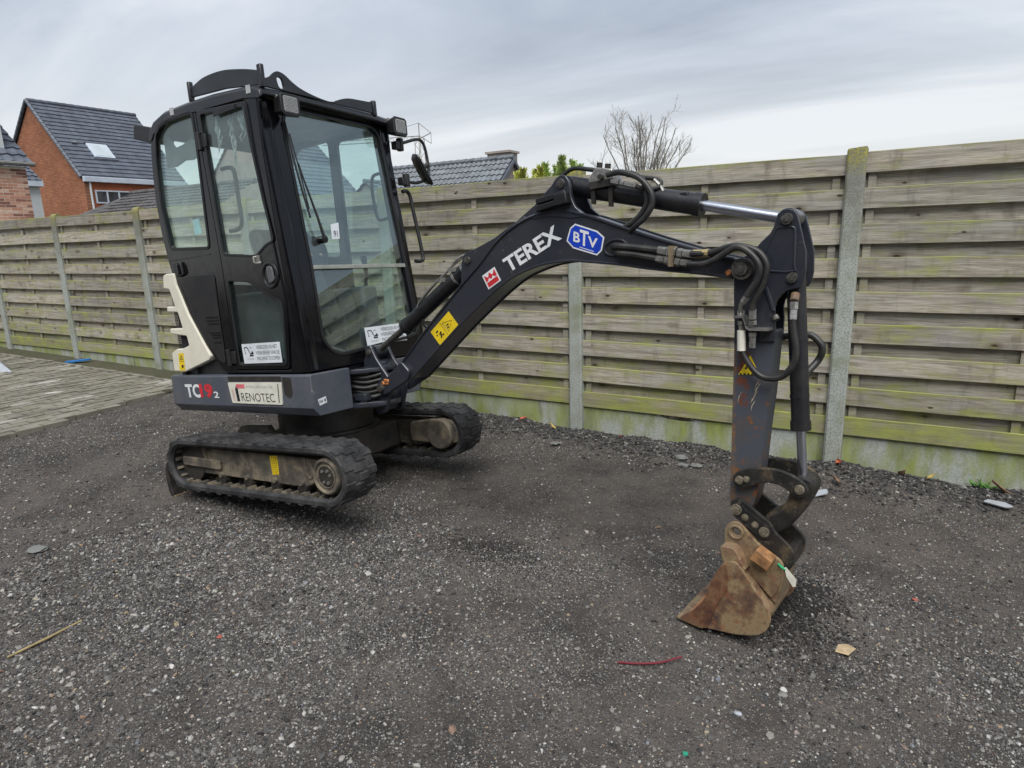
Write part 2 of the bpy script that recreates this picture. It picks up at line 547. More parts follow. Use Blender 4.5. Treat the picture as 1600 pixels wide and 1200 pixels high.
def ground_mat():
    m = Mat('gravelly_dirt')
    v = m.obj(world=True)
    n0 = m.noise(v, 0.55, 4, 0.55)
    n1 = m.noise(v, 2.3, 7, 0.62)
    n2 = m.noise(v, 26, 6, 0.7)
    vo = m.voro(v, 130)
    vc = m.voro(v, 130, out='Color')
    c = m.ramp(n1, [(0.30, (0.030, 0.027, 0.025)), (0.45, (0.058, 0.051, 0.046)), (0.58, (0.086, 0.075, 0.067)), (0.75, (0.044, 0.040, 0.037))])
    c = m.mix(m.ramp(n0, [(0.52, 0.0), (0.75, 0.45)]), c, (0.100, 0.078, 0.066))
    sep = m.N.new('ShaderNodeSeparateColor')
    m.L.new(vc, sep.inputs[0])
    grit = m.ramp(sep.outputs[0], [(0.0, (0.022, 0.022, 0.022)), (0.40, (0.065, 0.063, 0.062)), (0.72, (0.155, 0.150, 0.145)), (0.92, (0.34, 0.33, 0.31)), (1.0, (0.40, 0.32, 0.20))])
    cover = m.math('MULTIPLY', m.ramp(vo, [(0.25, 1), (0.5, 0)]), m.ramp(n2, [(0.36, 0.1), (0.55, 0.75)]))
    c = m.mix(cover, c, grit)
    # green film on the soil between the paving and the fence, reddish brick dust by the paving edge
    p = m.sepz(True)
    left = m.ramp(m.math('MULTIPLY', m.math('ADD', p[0], 5.6), -0.5), [(0.0, 0), (0.35, 1)])
    nearf = m.ramp(m.math('ADD', m.math('MULTIPLY', p[1], 1.0), 1.0), [(0.25, 0), (0.55, 1)])
    c = m.mix(m.math('MULTIPLY', m.math('MULTIPLY', left, nearf), m.ramp(n2, [(0.35, 0.25), (0.6, 0.8)])), c, (0.070, 0.072, 0.030))
    m.col(c).set(rough=0.93, spec=0.25)
    h = m.math('ADD', m.math('MULTIPLY', n2, 0.7), m.math('MULTIPLY', m.ramp(vo, [(0.0, 1), (0.5, 0)]), 0.5))
    m.bump(h, 0.8, 0.012)
    return m.m


M['ground'] = ground_mat()


def stone_mat(name='gravel_stone', dark=False):
    m = Mat(name)
    r = m.rand()
    c = m.ramp(r, [(0.0, (0.022, 0.021, 0.021)), (0.20, (0.045, 0.043, 0.042)), (0.40, (0.085, 0.082, 0.079)), (0.60, (0.118, 0.112, 0.106)),
                   (0.76, (0.165, 0.157, 0.146)), (0.875, (0.235, 0.221, 0.200)), (0.93, (0.38, 0.365, 0.335)), (0.945, (0.27, 0.215, 0.135)),
                   (0.962, (0.20, 0.12, 0.09)), (0.975, (0.52, 0.51, 0.48)), (1.0, (0.13, 0.14, 0.165))]) if not dark else m.ramp(r, [(0.0, (0.014, 0.014, 0.014)), (0.4, (0.030, 0.029, 0.029)), (0.75, (0.060, 0.058, 0.057)), (0.93, (0.115, 0.11, 0.105)), (1.0, (0.26, 0.25, 0.23))])
    n = m.noise(m.obj(), 3.0, 4, 0.6)
    m.col(m.mix(0.6, c, m.ramp(n, [(0.3, 0.55), (0.7, 1.15)]), 'MULTIPLY')).set(rough=0.72, spec=0.4)
    return m.m


M['stone'] = stone_mat()
M['stone_dark'] = stone_mat('dark_wet_stone', True)


def paver_mat():
    m = Mat('concrete_paver')
    r = m.voro(m.obj((9.43, 4.72, 1), world=True), 1.0, out='Color')
    v = m.obj(world=True)
    n1, n2 = m.noise(v, 5, 5, 0.65), m.noise(v, 120, 3, 0.7)
    c = m.ramp(r, [(0.0, (0.115, 0.105, 0.088)), (0.45, (0.185, 0.172, 0.140)), (0.80, (0.24, 0.225, 0.185)), (0.90, (0.36, 0.35, 0.31)), (1.0, (0.52, 0.51, 0.48))])
    c = m.mix(m.ramp(n1, [(0.5, 0), (0.7, 0.55)]), c, (0.105, 0.112, 0.055))
    c = m.mix(0.35, c, m.ramp(n2, [(0.3, 0.6), (0.7, 1.2)]), 'MULTIPLY')
    m.col(c).set(rough=0.9, spec=0.25)
    m.bump(n2, 0.4, 0.003)
    return m.m


M['paver'] = paver_mat()


def brick_mat(name, a, b, mortar, sx=0.215, sz=0.065, axis='x'):
    m = Mat(name)
    s = m.sepz(True)
    cmb = m.N.new('ShaderNodeCombineXYZ')
    m.L.new(s[0] if axis == 'x' else s[1], cmb.inputs[0])
    m.L.new(s[2], cmb.inputs[1])
    bt = m.N.new('ShaderNodeTexBrick')
    bt.inputs['Scale'].default_value = 1.0
    bt.inputs['Brick Width'].default_value = sx
    bt.inputs['Row Height'].default_value = sz
    bt.inputs['Mortar Size'].default_value = 0.011
    bt.inputs['Color1'].default_value = (*a, 1)
    bt.inputs['Color2'].default_value = (*b, 1)
    bt.inputs['Mortar'].default_value = (*mortar, 1)
    m.L.new(cmb.outputs[0], bt.inputs['Vector'])
    n = m.noise(m.obj(world=True), 1.1, 6, 0.65)
    c = m.mix(0.7, bt.outputs['Color'], m.ramp(n, [(0.3, 0.62), (0.55, 1.0), (0.75, 1.2)]), 'MULTIPLY')
    m.col(c).set(rough=0.9, spec=0.2)
    m.bump(bt.outputs['Fac'], -0.4, 0.01)
    return m.m


M['brick_orange_x'] = brick_mat('orange_brick_gable', (0.40, 0.165, 0.082), (0.30, 0.105, 0.050), (0.17, 0.100, 0.072))
M['brick_orange_y'] = brick_mat('orange_brick_side', (0.36, 0.105, 0.045), (0.31, 0.085, 0.038), (0.24, 0.105, 0.065), axis='y')
M['mortar'] = flat('pale_mortar', (0.72, 0.66, 0.57), 0.9, 0, 0.1, 30)
M['brick_red'] = (lambda m: (m.col(m.mix(0.6, m.ramp(m.rand(), [(0, (0.20, 0.09, 0.07)), (0.25, (0.45, 0.20, 0.13)), (0.7, (0.58, 0.33, 0.23)), (1, (0.64, 0.45, 0.35))]), m.ramp(m.noise(m.obj(rnd=9.0), 30, 4), [(0.3, 0.7), (0.7, 1.15)]), 'MULTIPLY')).set(rough=0.9), m.m)[1])(Mat('red_brick'))
M['tile_dark'] = flat('anthracite_roof_tile', (0.080, 0.092, 0.116), 0.5, 0, 0.16, 3)
M['tile_grey'] = flat('grey_pantile', (0.135, 0.150, 0.165), 0.6, 0, 0.2, 4)
M['tile_brown'] = flat('brown_roof_tile', (0.075, 0.070, 0.070), 0.8, 0, 0.3, 3)
M['white_wall'] = flat('white_render', (0.50, 0.53, 0.53), 0.8, 0, 0.06, 2)
M['pink_wall'] = flat('pale_pinkish_render', (0.30, 0.255, 0.225), 0.85, 0, 0.1, 2)
M['frame_blue'] = flat('pale_blue_grey_trim', (0.47, 0.53, 0.60), 0.5, 0, 0.06, 3)
M['pane_dark'] = flat('dark_window_pane', (0.05, 0.055, 0.062), 0.08, 0, 0.3, 1)
M['skylight'] = flat('skylight_pane', (0.42, 0.47, 0.50), 0.12, 0, 0.05, 2)
M['bark'] = flat('bare_twig_bark', (0.24, 0.225, 0.20), 0.9, 0, 0.2, 3)
M['trunk'] = flat('trunk_bark', (0.17, 0.155, 0.13), 0.9, 0, 0.2, 6, 0.4)
M['leaf'] = flat('conifer_leaf', (0.27, 0.36, 0.10), 0.6, 0, 0.4, 2.5)
M['leaf_yellow'] = flat('yellow_green_leaf', (0.40, 0.42, 0.085), 0.6, 0, 0.35, 2.5)
M['crane'] = flat('crane_steel', (0.22, 0.20, 0.17), 0.6, 0, 0.2, 0.2)
M['stick_wood'] = flat('dry_cane', (0.30, 0.23, 0.11), 0.7, 0, 0.2, 20)
M['red_cable'] = flat('dark_red_cable', (0.15, 0.016, 0.026), 0.4)
M['card'] = flat('tan_card', (0.36, 0.27, 0.16), 0.7, 0, 0.15, 40)
M['blue_plastic'] = flat('blue_plastic', (0.03, 0.16, 0.42), 0.4)
M['white_plastic'] = flat('white_plastic', (0.33, 0.35, 0.38), 0.45, 0, 0.06, 20)
M['leaf_red'] = flat('red_brown_leaf', (0.33, 0.085, 0.04), 0.7, 0, 0.3, 30)
M['leaf_brown'] = flat('brown_leaf', (0.17, 0.10, 0.06), 0.7, 0, 0.3, 30)
M['leaf_ochre'] = flat('ochre_leaf', (0.36, 0.27, 0.07), 0.7, 0, 0.2, 30)
M['concrete_bit'] = flat('broken_concrete', (0.155, 0.158, 0.150), 0.9, 0, 0.2, 30, 0.4)
M['brick_bit'] = flat('red_brick_bit', (0.30, 0.080, 0.055), 0.85, 0, 0.2, 40)
M['teal_bit'] = flat('teal_glass', (0.03, 0.28, 0.18), 0.3)
M['weed'] = flat('green_weed', (0.06, 0.16, 0.02), 0.7, 0, 0.3, 20)
M['soil'] = flat('dark_loose_soil', (0.024, 0.022, 0.021), 0.95, 0, 0.4, 40, 0.8)
M['debris'] = flat('dead_twigs', (0.20, 0.14, 0.09), 0.9, 0, 0.5, 30)
M['mesh_black'] = flat('black_grille', (0.02, 0.02, 0.022), 0.5)


# ------------------------------------------------------------------ mesh helpers
class MB:
    def __init__(self):
        self.v, self.f = [], []

    def add(self, verts, faces, mat=None):
        o = len(self.v)
        for p in verts:
            q = Vector(p)
            self.v.append(tuple(mat @ q) if mat is not None else tuple(q))
        self.f += [tuple(o + i for i in fc) for fc in faces]
        return self

    def box(self, c, s, mat=None):
        x, y, z = (k / 2 for k in s)
        vs_ = [(c[0] + a * x, c[1] + b * y, c[2] + d * z) for a in (-1, 1) for b in (-1, 1) for d in (-1, 1)]
        return self.add(vs_, [(0, 1, 3, 2), (4, 6, 7, 5), (0, 4, 5, 1), (2, 3, 7, 6), (0, 2, 6, 4), (1, 5, 7, 3)], mat)

    def bb(self, x0, x1, y0, y1, z0, z1):
        return self.box(((x0 + x1) / 2, (y0 + y1) / 2, (z0 + z1) / 2), (x1 - x0, y1 - y0, z1 - z0))

    def loft(self, loops, caps=True, closed=True):
        n = len(loops[0])
        vs_ = [p for lp in loops for p in lp]
        fs = []
        for k in range(len(loops) - 1):
            for i in range(n if closed else n - 1):
                j = (i + 1) % n
                fs.append((k * n + i, k * n + j, (k + 1) * n + j, (k + 1) * n + i))
        if caps:
            fs.append(tuple(range(n))[::-1])
            fs.append(tuple((len(loops) - 1) * n + i for i in range(n)))
        return self.add(vs_, fs)

    def prism(self, pts, P, w0, w1):
        """2-D outline swept from w0 to w1 through the plane map P(u, v, w)"""
        return self.loft([[P(u, v, w0) for u, v in pts], [P(u, v, w1) for u, v in pts]])

    def tube(self, path, r, n=10, caps=True, closed=False):
        path = [Vector(p) for p in path]
        m = len(path)
        rs = r if isinstance(r, (list, tuple)) else [r] * m
        t0 = (path[1] - path[0]).normalized()
        up = Vector((0, 0, 1)) if abs(t0.z) < 0.9 else Vector((1, 0, 0))
        nrm = (up - t0 * up.dot(t0)).normalized()
        loops = []
        for i in range(m):
            a, b = path[max(i - 1, 0)], path[min(i + 1, m - 1)]
            if closed:
                a, b = path[i - 1], path[(i + 1) % m]
            t = (b - a).normalized()
            nrm = (nrm - t * nrm.dot(t))
            nrm = nrm.normalized() if nrm.length > 1e-6 else t.orthogonal().normalized()
            bi = t.cross(nrm)
            loops.append([tuple(path[i] + (nrm * math.cos(q) + bi * math.sin(q)) * rs[i]) for q in (2 * math.pi * k / n for k in range(n))])
        if closed:
            loops.append(loops[0])
            return self.loft(loops, False)
        return self.loft(loops, caps)

    def cyl(self, a, b, r, n=20, r2=None):
        return self.tube([a, b], [r, r if r2 is None else r2], n)

    def mesh(self, name):
        me = bpy.data.meshes.new(name)
        me.from_pydata(self.v, [], self.f)
        me.update()
        return me


def fillet(pts, r, n=4):
    out = []
    m = len(pts)
    for i in range(m):
        p0, p, p1 = (Vector(pts[k % m]).to_2d() for k in (i - 1, i, i + 1))
        rr = r[i] if isinstance(r, (list, tuple)) else r
        a = min(rr, (p0 - p).length * 0.46)
        b = min(rr, (p1 - p).length * 0.46)
        A, B = p + (p0 - p).normalized() * a, p + (p1 - p).normalized() * b
        for k in range(n + 1):
            t = k / n
            q = A * (1 - t) ** 2 + p * 2 * t * (1 - t) + B * t * t
            out.append((q.x, q.y))
    return out


def spline(pts, n=6, closed=False):
    """Catmull-Rom through the points"""
    P = [Vector(p) for p in pts]
    m = len(P)
    out = []
    for i in range(m if closed else m - 1):
        if closed:
            a, b, c, d = P[i - 1], P[i], P[(i + 1) % m], P[(i + 2) % m]
        else:
            a, b, c, d = P[max(i - 1, 0)], P[i], P[i + 1], P[min(i + 2, m - 1)]
        for k in range(n):
            t = k / n
            out.append(0.5 * (2 * b + (c - a) * t + (2 * a - 5 * b + 4 * c - d) * t * t + (3 * b - a - 3 * c + d) * t ** 3))
    if not closed:
        out.append(P[-1])
    return [tuple(q) for q in out]


def curve_mesh(cu):
    ob = bpy.data.objects.new('tmp', cu)
    COL.objects.link(ob)
    dg = bpy.context.evaluated_depsgraph_get()
    me = bpy.data.meshes.new_from_object(ob.evaluated_get(dg))
    v = [tuple(x.co) for x in me.vertices]
    f = [tuple(p.vertices) for p in me.polygons]
    bpy.data.objects.remove(ob)
    bpy.data.meshes.remove(me)
    bpy.data.curves.remove(cu)
    return v, f


def plate(outline, holes, P, w0, w1, bevel=0.0):
    """flat plate with holes between w0 and w1 of the plane map P"""
    cu = bpy.data.curves.new('tmp', 'CURVE')
    cu.dimensions = '2D'
    cu.fill_mode = 'BOTH'
    t = w1 - w0
    cu.extrude = t / 2 - bevel
    cu.bevel_depth = bevel
    cu.bevel_resolution = 1
    cu.offset = -bevel
    for lp in [outline] + list(holes):
        s = cu.splines.new('POLY')
        s.points.add(len(lp) - 1)
        for i, (x, y) in enumerate(lp):
            s.points[i].co = (x, y, 0, 1)
        s.use_cyclic_u = True
    v, f = curve_mesh(cu)
    mb = MB()
    mb.add([P(x, y, z + (w0 + w1) / 2) for x, y, z in v], f)
    return mb


def text_mesh(body, quad, P, w=0.0016, bold=0.0):
    cu = bpy.data.curves.new('tmp', 'FONT')
    cu.body = body
    cu.size = 1
    cu.offset = bold
    cu.resolution_u = 3
    v, f = curve_mesh(cu)
    xs, ys = [q[0] for q in v], [q[1] for q in v]
    x0, x1, y0, y1 = min(xs), max(xs), min(ys), max(ys)
    bl, br, tl = (Vector(q) for q in quad)
    out = []
    for x, y, _ in v:
        a, b = (x - x0) / (x1 - x0), (y - y0) / (y1 - y0)
        q = bl + (br - bl) * a + (tl - bl) * b
        out.append(P(q.x, q.y, w))
    mb = MB()
    mb.add(out, f)
    return mb


FR = {}            # frame of each excavator part


def finish(o, smooth=30, bevel=0.0):
    me = o.data
    if smooth:
        for p in me.polygons:
            p.use_smooth = True
        me.set_sharp_from_angle(angle=math.radians(smooth))
    if bevel:
        md = o.modifiers.new('bevel', 'BEVEL')
        md.width = bevel
        md.segments = 2
        md.limit_method = 'ANGLE'
        md.angle_limit = math.radians(40)
        md.harden_normals = False
    return o


def obj(name, mb, mat, parent=None, smooth=30, bevel=0.0, fix=True):
    me = mb if isinstance(mb, bpy.types.Mesh) else mb.mesh(name)
    if fix and not isinstance(mb, bpy.types.Mesh):
        bm = bmesh.new()
        bm.from_mesh(me)
        bmesh.ops.recalc_face_normals(bm, faces=bm.faces)
        bm.to_mesh(me)
        bm.free()
    me.materials.append(mat)
    o = bpy.data.objects.new(name, me)
    COL.objects.link(o)
    if parent:
        o.parent = parent
    return finish(o, smooth, bevel)


def tag(o, label=None, cat=None, group=None, kind=None):
    for k, v in (('label', label), ('category', cat), ('group', group), ('kind', kind)):
        if v:
            o[k] = v
    return o


def empty(name, loc, label, cat, group=None, rot=(0, 0, 0)):
    o = bpy.data.objects.new(name, None)
    o.empty_display_size = 0.2
    o.location = loc
    o.rotation_euler = rot
    COL.objects.link(o)
    return tag(o, label, cat, group)


def centred(mb, c):
    c = Vector(c)
    mb.v = [tuple(Vector(p) - c) for p in mb.v]
    return mb


# ------------------------------------------------------------------ ground
def gbase(x):
    return -0.0139 * (np.clip(x, -11.5, 2.5) + 1.9)


def gheight(x, y):
    x, y = np.asarray(x, float), np.asarray(y, float)
    h = gbase(x)
    near = np.exp(-((x + 1.5) / 6.5) ** 4) * np.exp(-((y + 2.5) / 4.0) ** 4)
    n = (0.007 * np.sin(2.1 * x + 1.3 * y + 0.4) + 0.006 * np.sin(3.7 * y - 1.9 * x + 1.1) + 0.005 * np.sin(6.3 * x + 4.1 * y)
         + 0.004 * np.sin(9.7 * y - 7.3 * x + 2.0) + 0.003 * np.sin(15.1 * x + 11.7 * y + 0.7) + 0.0025 * np.sin(23 * x - 19 * y)
         + 0.003 * np.sin(31 * x + 17 * y + 3 * np.sin(5 * x)) * np.sin(2.3 * x - 1.7 * y) + 0.003 * np.sin(27 * y - 35 * x + 2 * np.sin(7 * y)))
    h = h + n * near
    # gravel heaped along the fence foot
    h = h + 0.030 * np.exp(-((y + 0.02) / 0.22) ** 2) * (1 + 0.4 * np.sin(5 * x + 1) + 0.3 * np.sin(13 * x)) * near
    # hollow pressed by the bucket, loose heap behind it, small ruts left of the machine
    h = h - 0.034 * np.exp(-(((x + 0.19) / 0.24) ** 4 + ((y + 2.05) / 0.26) ** 4))
    h = h + 0.085 * np.exp(-(((x - 0.10) / 0.13) ** 2 + ((y + 1.93) / 0.20) ** 2))
    h = h + 0.018 * np.exp(-(((x + 5.1) / 0.5) ** 2 + ((y + 1.75 + 0.1 * np.sin(4 * x)) / 0.09) ** 2))
    h = h + 0.014 * np.exp(-(((x + 1.36) / 0.3) ** 2 + ((y + 2.14) / 0.13) ** 2))
    return h


def build_ground():
    def axis(lo, hi, fine_lo, fine_hi, step):
        a = list(np.arange(fine_lo, fine_hi, step))
        s, p = step, fine_lo
        left = []
        while p > lo:
            s *= 1.28
            p -= s
            left.append(p)
        s, p = step, a[-1]
        right = []
        while p < hi:
            s *= 1.28
            p += s
            right.append(p)
        return np.array(left[::-1] + a + right)
    xs = axis(-600, 600, -7.0, 2.6, 0.035)
    ys = axis(-400, 900, -4.6, 0.2, 0.035)
    X, Y = np.meshgrid(xs, ys)
    Z = gheight(X, Y)
    v = np.stack([X.ravel(), Y.ravel(), Z.ravel()], 1)
    nx, ny = len(xs), len(ys)
    i = np.arange(nx * ny).reshape(ny, nx)
    f = np.stack([i[:-1, :-1], i[:-1, 1:], i[1:, 1:], i[1:, :-1]], -1).reshape(-1, 4)
    me = bpy.data.meshes.new('ground')
    me.from_pydata(v.tolist(), [], f.tolist())
    me.materials.append(M['ground'])
    o = bpy.data.objects.new('ground', me)
    COL.objects.link(o)
    finish(o, 80)
    tag(o, kind='structure')


build_ground()


def rock_mesh(name, seed, sub=1, flat_=0.62, mat=None):
    bm = bmesh.new()
    bmesh.ops.create_icosphere(bm, subdivisions=sub, radius=0.5)
    r = random.Random(seed)
    for v in bm.verts:
        d = 1 + r.uniform(-0.26, 0.20)
        v.co = Vector((v.co.x * d, v.co.y * d * 0.85, v.co.z * d * flat_))
    me = bpy.data.meshes.new(name)
    bm.to_mesh(me)
    bm.free()
    me.materials.append(mat or M['stone'])
    return me


def scatter(name, pts, scales, rots, rocks, label, cat):
    """stones nobody could count: points carrying size and turn, instanced with geometry nodes"""
    me = bpy.data.meshes.new(name)
    me.vertices.add(len(pts))
    me.vertices.foreach_set('co', np.asarray(pts, np.float32).ravel())
    a = me.attributes.new('size', 'FLOAT_VECTOR', 'POINT')
    a.data.foreach_set('vector', np.asarray(scales, np.float32).ravel())
    a = me.attributes.new('turn', 'FLOAT_VECTOR', 'POINT')
    a.data.foreach_set('vector', np.asarray(rots, np.float32).ravel())
    o = bpy.data.objects.new(name, me)
    COL.objects.link(o)
    me.materials.append(M['stone'])
    rc = bpy.data.collections.new(name + '_source')
    for i, m in enumerate(rocks):
        rc.objects.link(bpy.data.objects.new(name + '_pebble', m))
    ng = bpy.data.node_groups.new(name, 'GeometryNodeTree')
    ng.interface.new_socket('Geometry', in_out='INPUT', socket_type='NodeSocketGeometry')
    ng.interface.new_socket('Geometry', in_out='OUTPUT', socket_type='NodeSocketGeometry')
    N, L = ng.nodes, ng.links
    gi, go = N.new('NodeGroupInput'), N.new('NodeGroupOutput')
    ci = N.new('GeometryNodeCollectionInfo')
    ci.inputs['Collection'].default_value = rc
    ci.inputs['Separate Children'].default_value = True
    ci.inputs['Reset Children'].default_value = True
    ip = N.new('GeometryNodeInstanceOnPoints')
    ip.inputs['Pick Instance'].default_value = True
    na = N.new('GeometryNodeInputNamedAttribute')
    na.data_type = 'FLOAT_VECTOR'
    na.inputs['Name'].default_value = 'size'
    nb = N.new('GeometryNodeInputNamedAttribute')
    nb.data_type = 'FLOAT_VECTOR'
    nb.inputs['Name'].default_value = 'turn'
    L.new(gi.outputs[0], ip.inputs['Points'])
    L.new(ci.outputs[0], ip.inputs['Instance'])
    L.new(nb.outputs[0], ip.inputs['Rotation'])
    L.new(na.outputs[0], ip.inputs['Scale'])
    L.new(ip.outputs[0], go.inputs[0])
    md = o.modifiers.new('scatter', 'NODES')
    md.node_group = ng
    return tag(o, label, cat, kind='stuff')


def patchy(x, y):
    return (np.sin(1.7 * x + 0.9 * y + 1) + np.sin(2.9 * y - 1.3 * x) + np.sin(0.8 * x - 2.1 * y + 2) + 0.8 * np.sin(5.3 * x + 3.1 * y)) / 3.8


def build_gravel():
    rocks = [rock_mesh('pebble', 100 + i) for i in range(7)]
    P, S, R = [], [], []

    def put(n, x0, x1, y0, y1, smin, smax, accept, power=2.2, lift=0.12):
        x = rng.uniform(x0, x1, n)
        y = rng.uniform(y0, y1, n)
        keep = rng.random(n) < accept(x, y)
        x, y = x[keep], y[keep]
        s = smin + (smax - smin) * rng.random(len(x)) ** power
        P.append(np.stack([x, y, gheight(x, y) + s * lift], 1))
        S.append(np.stack([s * rng.uniform(0.75, 1.3, len(x)), s * rng.uniform(0.7, 1.15, len(x)), s * rng.uniform(0.6, 1.0, len(x))], 1))
        R.append(np.stack([rng.uniform(-0.5, 0.5, len(x)), rng.uniform(-0.5, 0.5, len(x)), rng.uniform(0, 6.28, len(x))], 1))
    paved = lambda x, y: np.where((x < -6.0 - 0.18 * (y + 2.4)) & (y < -0.38), 0.0, 1.0)
    left = lambda x, y: np.clip((-x - 0.9) / 1.8, 0, 1) * np.clip((-y - 1.6) / 1.2, 0, 1)
    loose = lambda x, y: np.clip(0.5 + 1.1 * patchy(x, y) + 0.7 * patchy(3.7 * x + 1, 3.3 * y), 0.06, 1.0)
    # fine chippings everywhere in view
    put(270000, -3.4, 1.2, -4.1, -1.6, 0.0038, 0.0125, lambda x, y: 0.72 * loose(x, y) + 0.12 * left(x, y))
    put(210000, -6.6, 1.9, -3.4, 0.0, 0.0050, 0.0145, lambda x, y: 0.75 * loose(x, y) * paved(x, y))
    # pebbles
    put(70000, -3.4, 1.2, -4.1, -1.5, 0.010, 0.027, lambda x, y: 0.20 * loose(x + 0.7, y) ** 1.5 + 0.42 * left(x, y), 3.2)
    put(30000, -6.8, 1.9, -3.6, 0.0, 0.011, 0.026, lambda x, y: (0.40 * loose(x + 1, y) ** 1.5 + 0.55 * left(x, y)) * paved(x, y), 3.4)
    put(900, -4.0, 1.6, -4.0, 0.0, 0.020, 0.038, lambda x, y: 0.35 + 0.6 * left(x, y), 3)
    pts, sc, ro = np.concatenate(P), np.concatenate(S), np.concatenate(R)
    scatter('gravel', pts, sc, ro, rocks, 'grey and brown gravel chippings spread over the dark yard', 'gravel')
    # coarser dark stones along the foot of the fence
    P.clear(), S.clear(), R.clear()
    dark = [rock_mesh('dark_stone', 140 + i, 1, 0.66, M['stone_dark']) for i in range(5)]
    put(26000, -5.4, 2.3, -0.75, 0.03, 0.012, 0.034, lambda x, y: np.exp(-((y + 0.03) / (0.25 + 0.05 * np.sin(4 * x))) ** 2), 1.6)
    o = scatter('fence_stones', np.concatenate(P), np.concatenate(S), np.concatenate(R), dark, 'coarse dark stones heaped along the foot of the fence', 'stones')


build_gravel()

# ------------------------------------------------------------------ paving
def build_paving():
    pv = MB()
    edge = lambda y: -6.0 - 0.18 * (y + 2.4)
    lw, ww, th = 0.212, 0.106, 0.06
    root = obj('paving', MB().add([(edge(-3.6), -3.6, gbase(-6.0) - 0.002), (edge(-0.4), -0.4, gbase(-6.3) - 0.002), (-15, -0.4, gbase(-11.5) + 0.004), (-15, -3.6, gbase(-11.5) + 0.004)], [(0, 1, 2, 3)]), M['soil'], None, 0)
    tag(root, 'worn concrete block paving beside the left end of the fence', kind='structure')
    b = MB().box((0, 0, 0), (ww - 0.013, lw - 0.013, th))
    me = b.mesh('paver')
    me.materials.append(M['paver'])
    rest = MB()
    cells = []
    c = 0
    x = -5.95
    while x > -14:
        y = -3.6 + (0.106 if c % 2 else 0)
        while y < -0.5:
            if x < edge(y) + 0.02:
                cells.append((x, y + lw / 2))
            y += lw
        x -= ww
        c += 1
    cells.sort(key=lambda q: (q[0] - CAM_POS.x) ** 2 + (q[1] - CAM_POS.y) ** 2 + (40 if q[1] < -2.9 else 0))
    r = random.Random(3)
    slope = -0.0139
    for k, (x, y) in enumerate(cells):
        z = float(gbase(x)) + 0.0 + r.uniform(-0.004, 0.005)
        rot = Matrix.Rotation(r.uniform(-0.025, 0.025), 4, 'Z') @ Matrix.Rotation(math.atan(-slope) + r.uniform(-0.02, 0.02), 4, 'Y') @ Matrix.Rotation(r.uniform(-0.02, 0.02), 4, 'X')
        m = Matrix.Translation((x, y, z)) @ rot
        if k < 300:
            o = bpy.data.objects.new('paver', me)
            COL.objects.link(o)
            o.parent = root
            o.matrix_local = m
        else:
            rest.box((0, 0, 0), (ww - 0.013, lw - 0.013, th), m)
    o = obj('distant_pavers', rest, M['paver'], root, 0)
    tag(o, kind='stuff')
    k = MB()
    for i in range(12):
        x0 = -6.3 - i * 0.75
        k.box((x0 - 0.37, -0.37, float(gbase(x0 - 0.37)) + 0.005), (0.74, 0.05, 0.07))
    obj('edging_kerb', k, M['paver'], root, 0, 0.004)


build_paving()

# ------------------------------------------------------------------ fence
S_ = 1.9
POST_LABEL = {
    -1: 'concrete fence post beyond the right end of the mossy panel',
    0: 'lichen topped concrete post right of the excavator stick',
    1: 'speckled concrete post seen under the excavator boom',
    2: 'concrete post hidden behind the front of the excavator cab',
    3: 'concrete post hidden behind the rear of the excavator cab',
    4: 'round topped mossy concrete post just left of the excavator cab',
    5: 'round topped concrete post in front of the orange brick gable',
    6: 'leaning concrete post at the far left end of the fence',
    7: 'last concrete post beyond the far left end of the fence'}
PANEL_LABEL = {
    -1: 'wooden fence panel with the greenest bottom board right of the lichen topped post',
    0: 'wooden fence panel behind the excavator stick above the broken slab',
    1: 'wooden fence panel behind the boom and the windscreen pillar',
    2: 'wooden fence panel seen through the excavator cab windows',
    3: 'wooden fence panel behind the white engine cover',
    4: 'wooden fence panel between the two round topped posts',
    5: 'wooden fence panel below the small red brick house',
    6: 'wooden fence panel cut off at the left picture edge'}
SLAB_LABEL = {
    -1: 'mossy concrete base slab with a dark streak under the greenest board',
    0: 'concrete base slab with a hole broken out of its top edge',
    1: 'green concrete base slab right behind the far track',
    2: 'concrete base slab of the fence behind the front of the cab',
    3: 'concrete base slab of the fence behind the rear of the deck',
    4: 'concrete base slab with soil heaped on it left of the cab',
    5: 'concrete base slab behind the blue plastic scrap',
    6: 'concrete base slab at the far left end of the fence'}


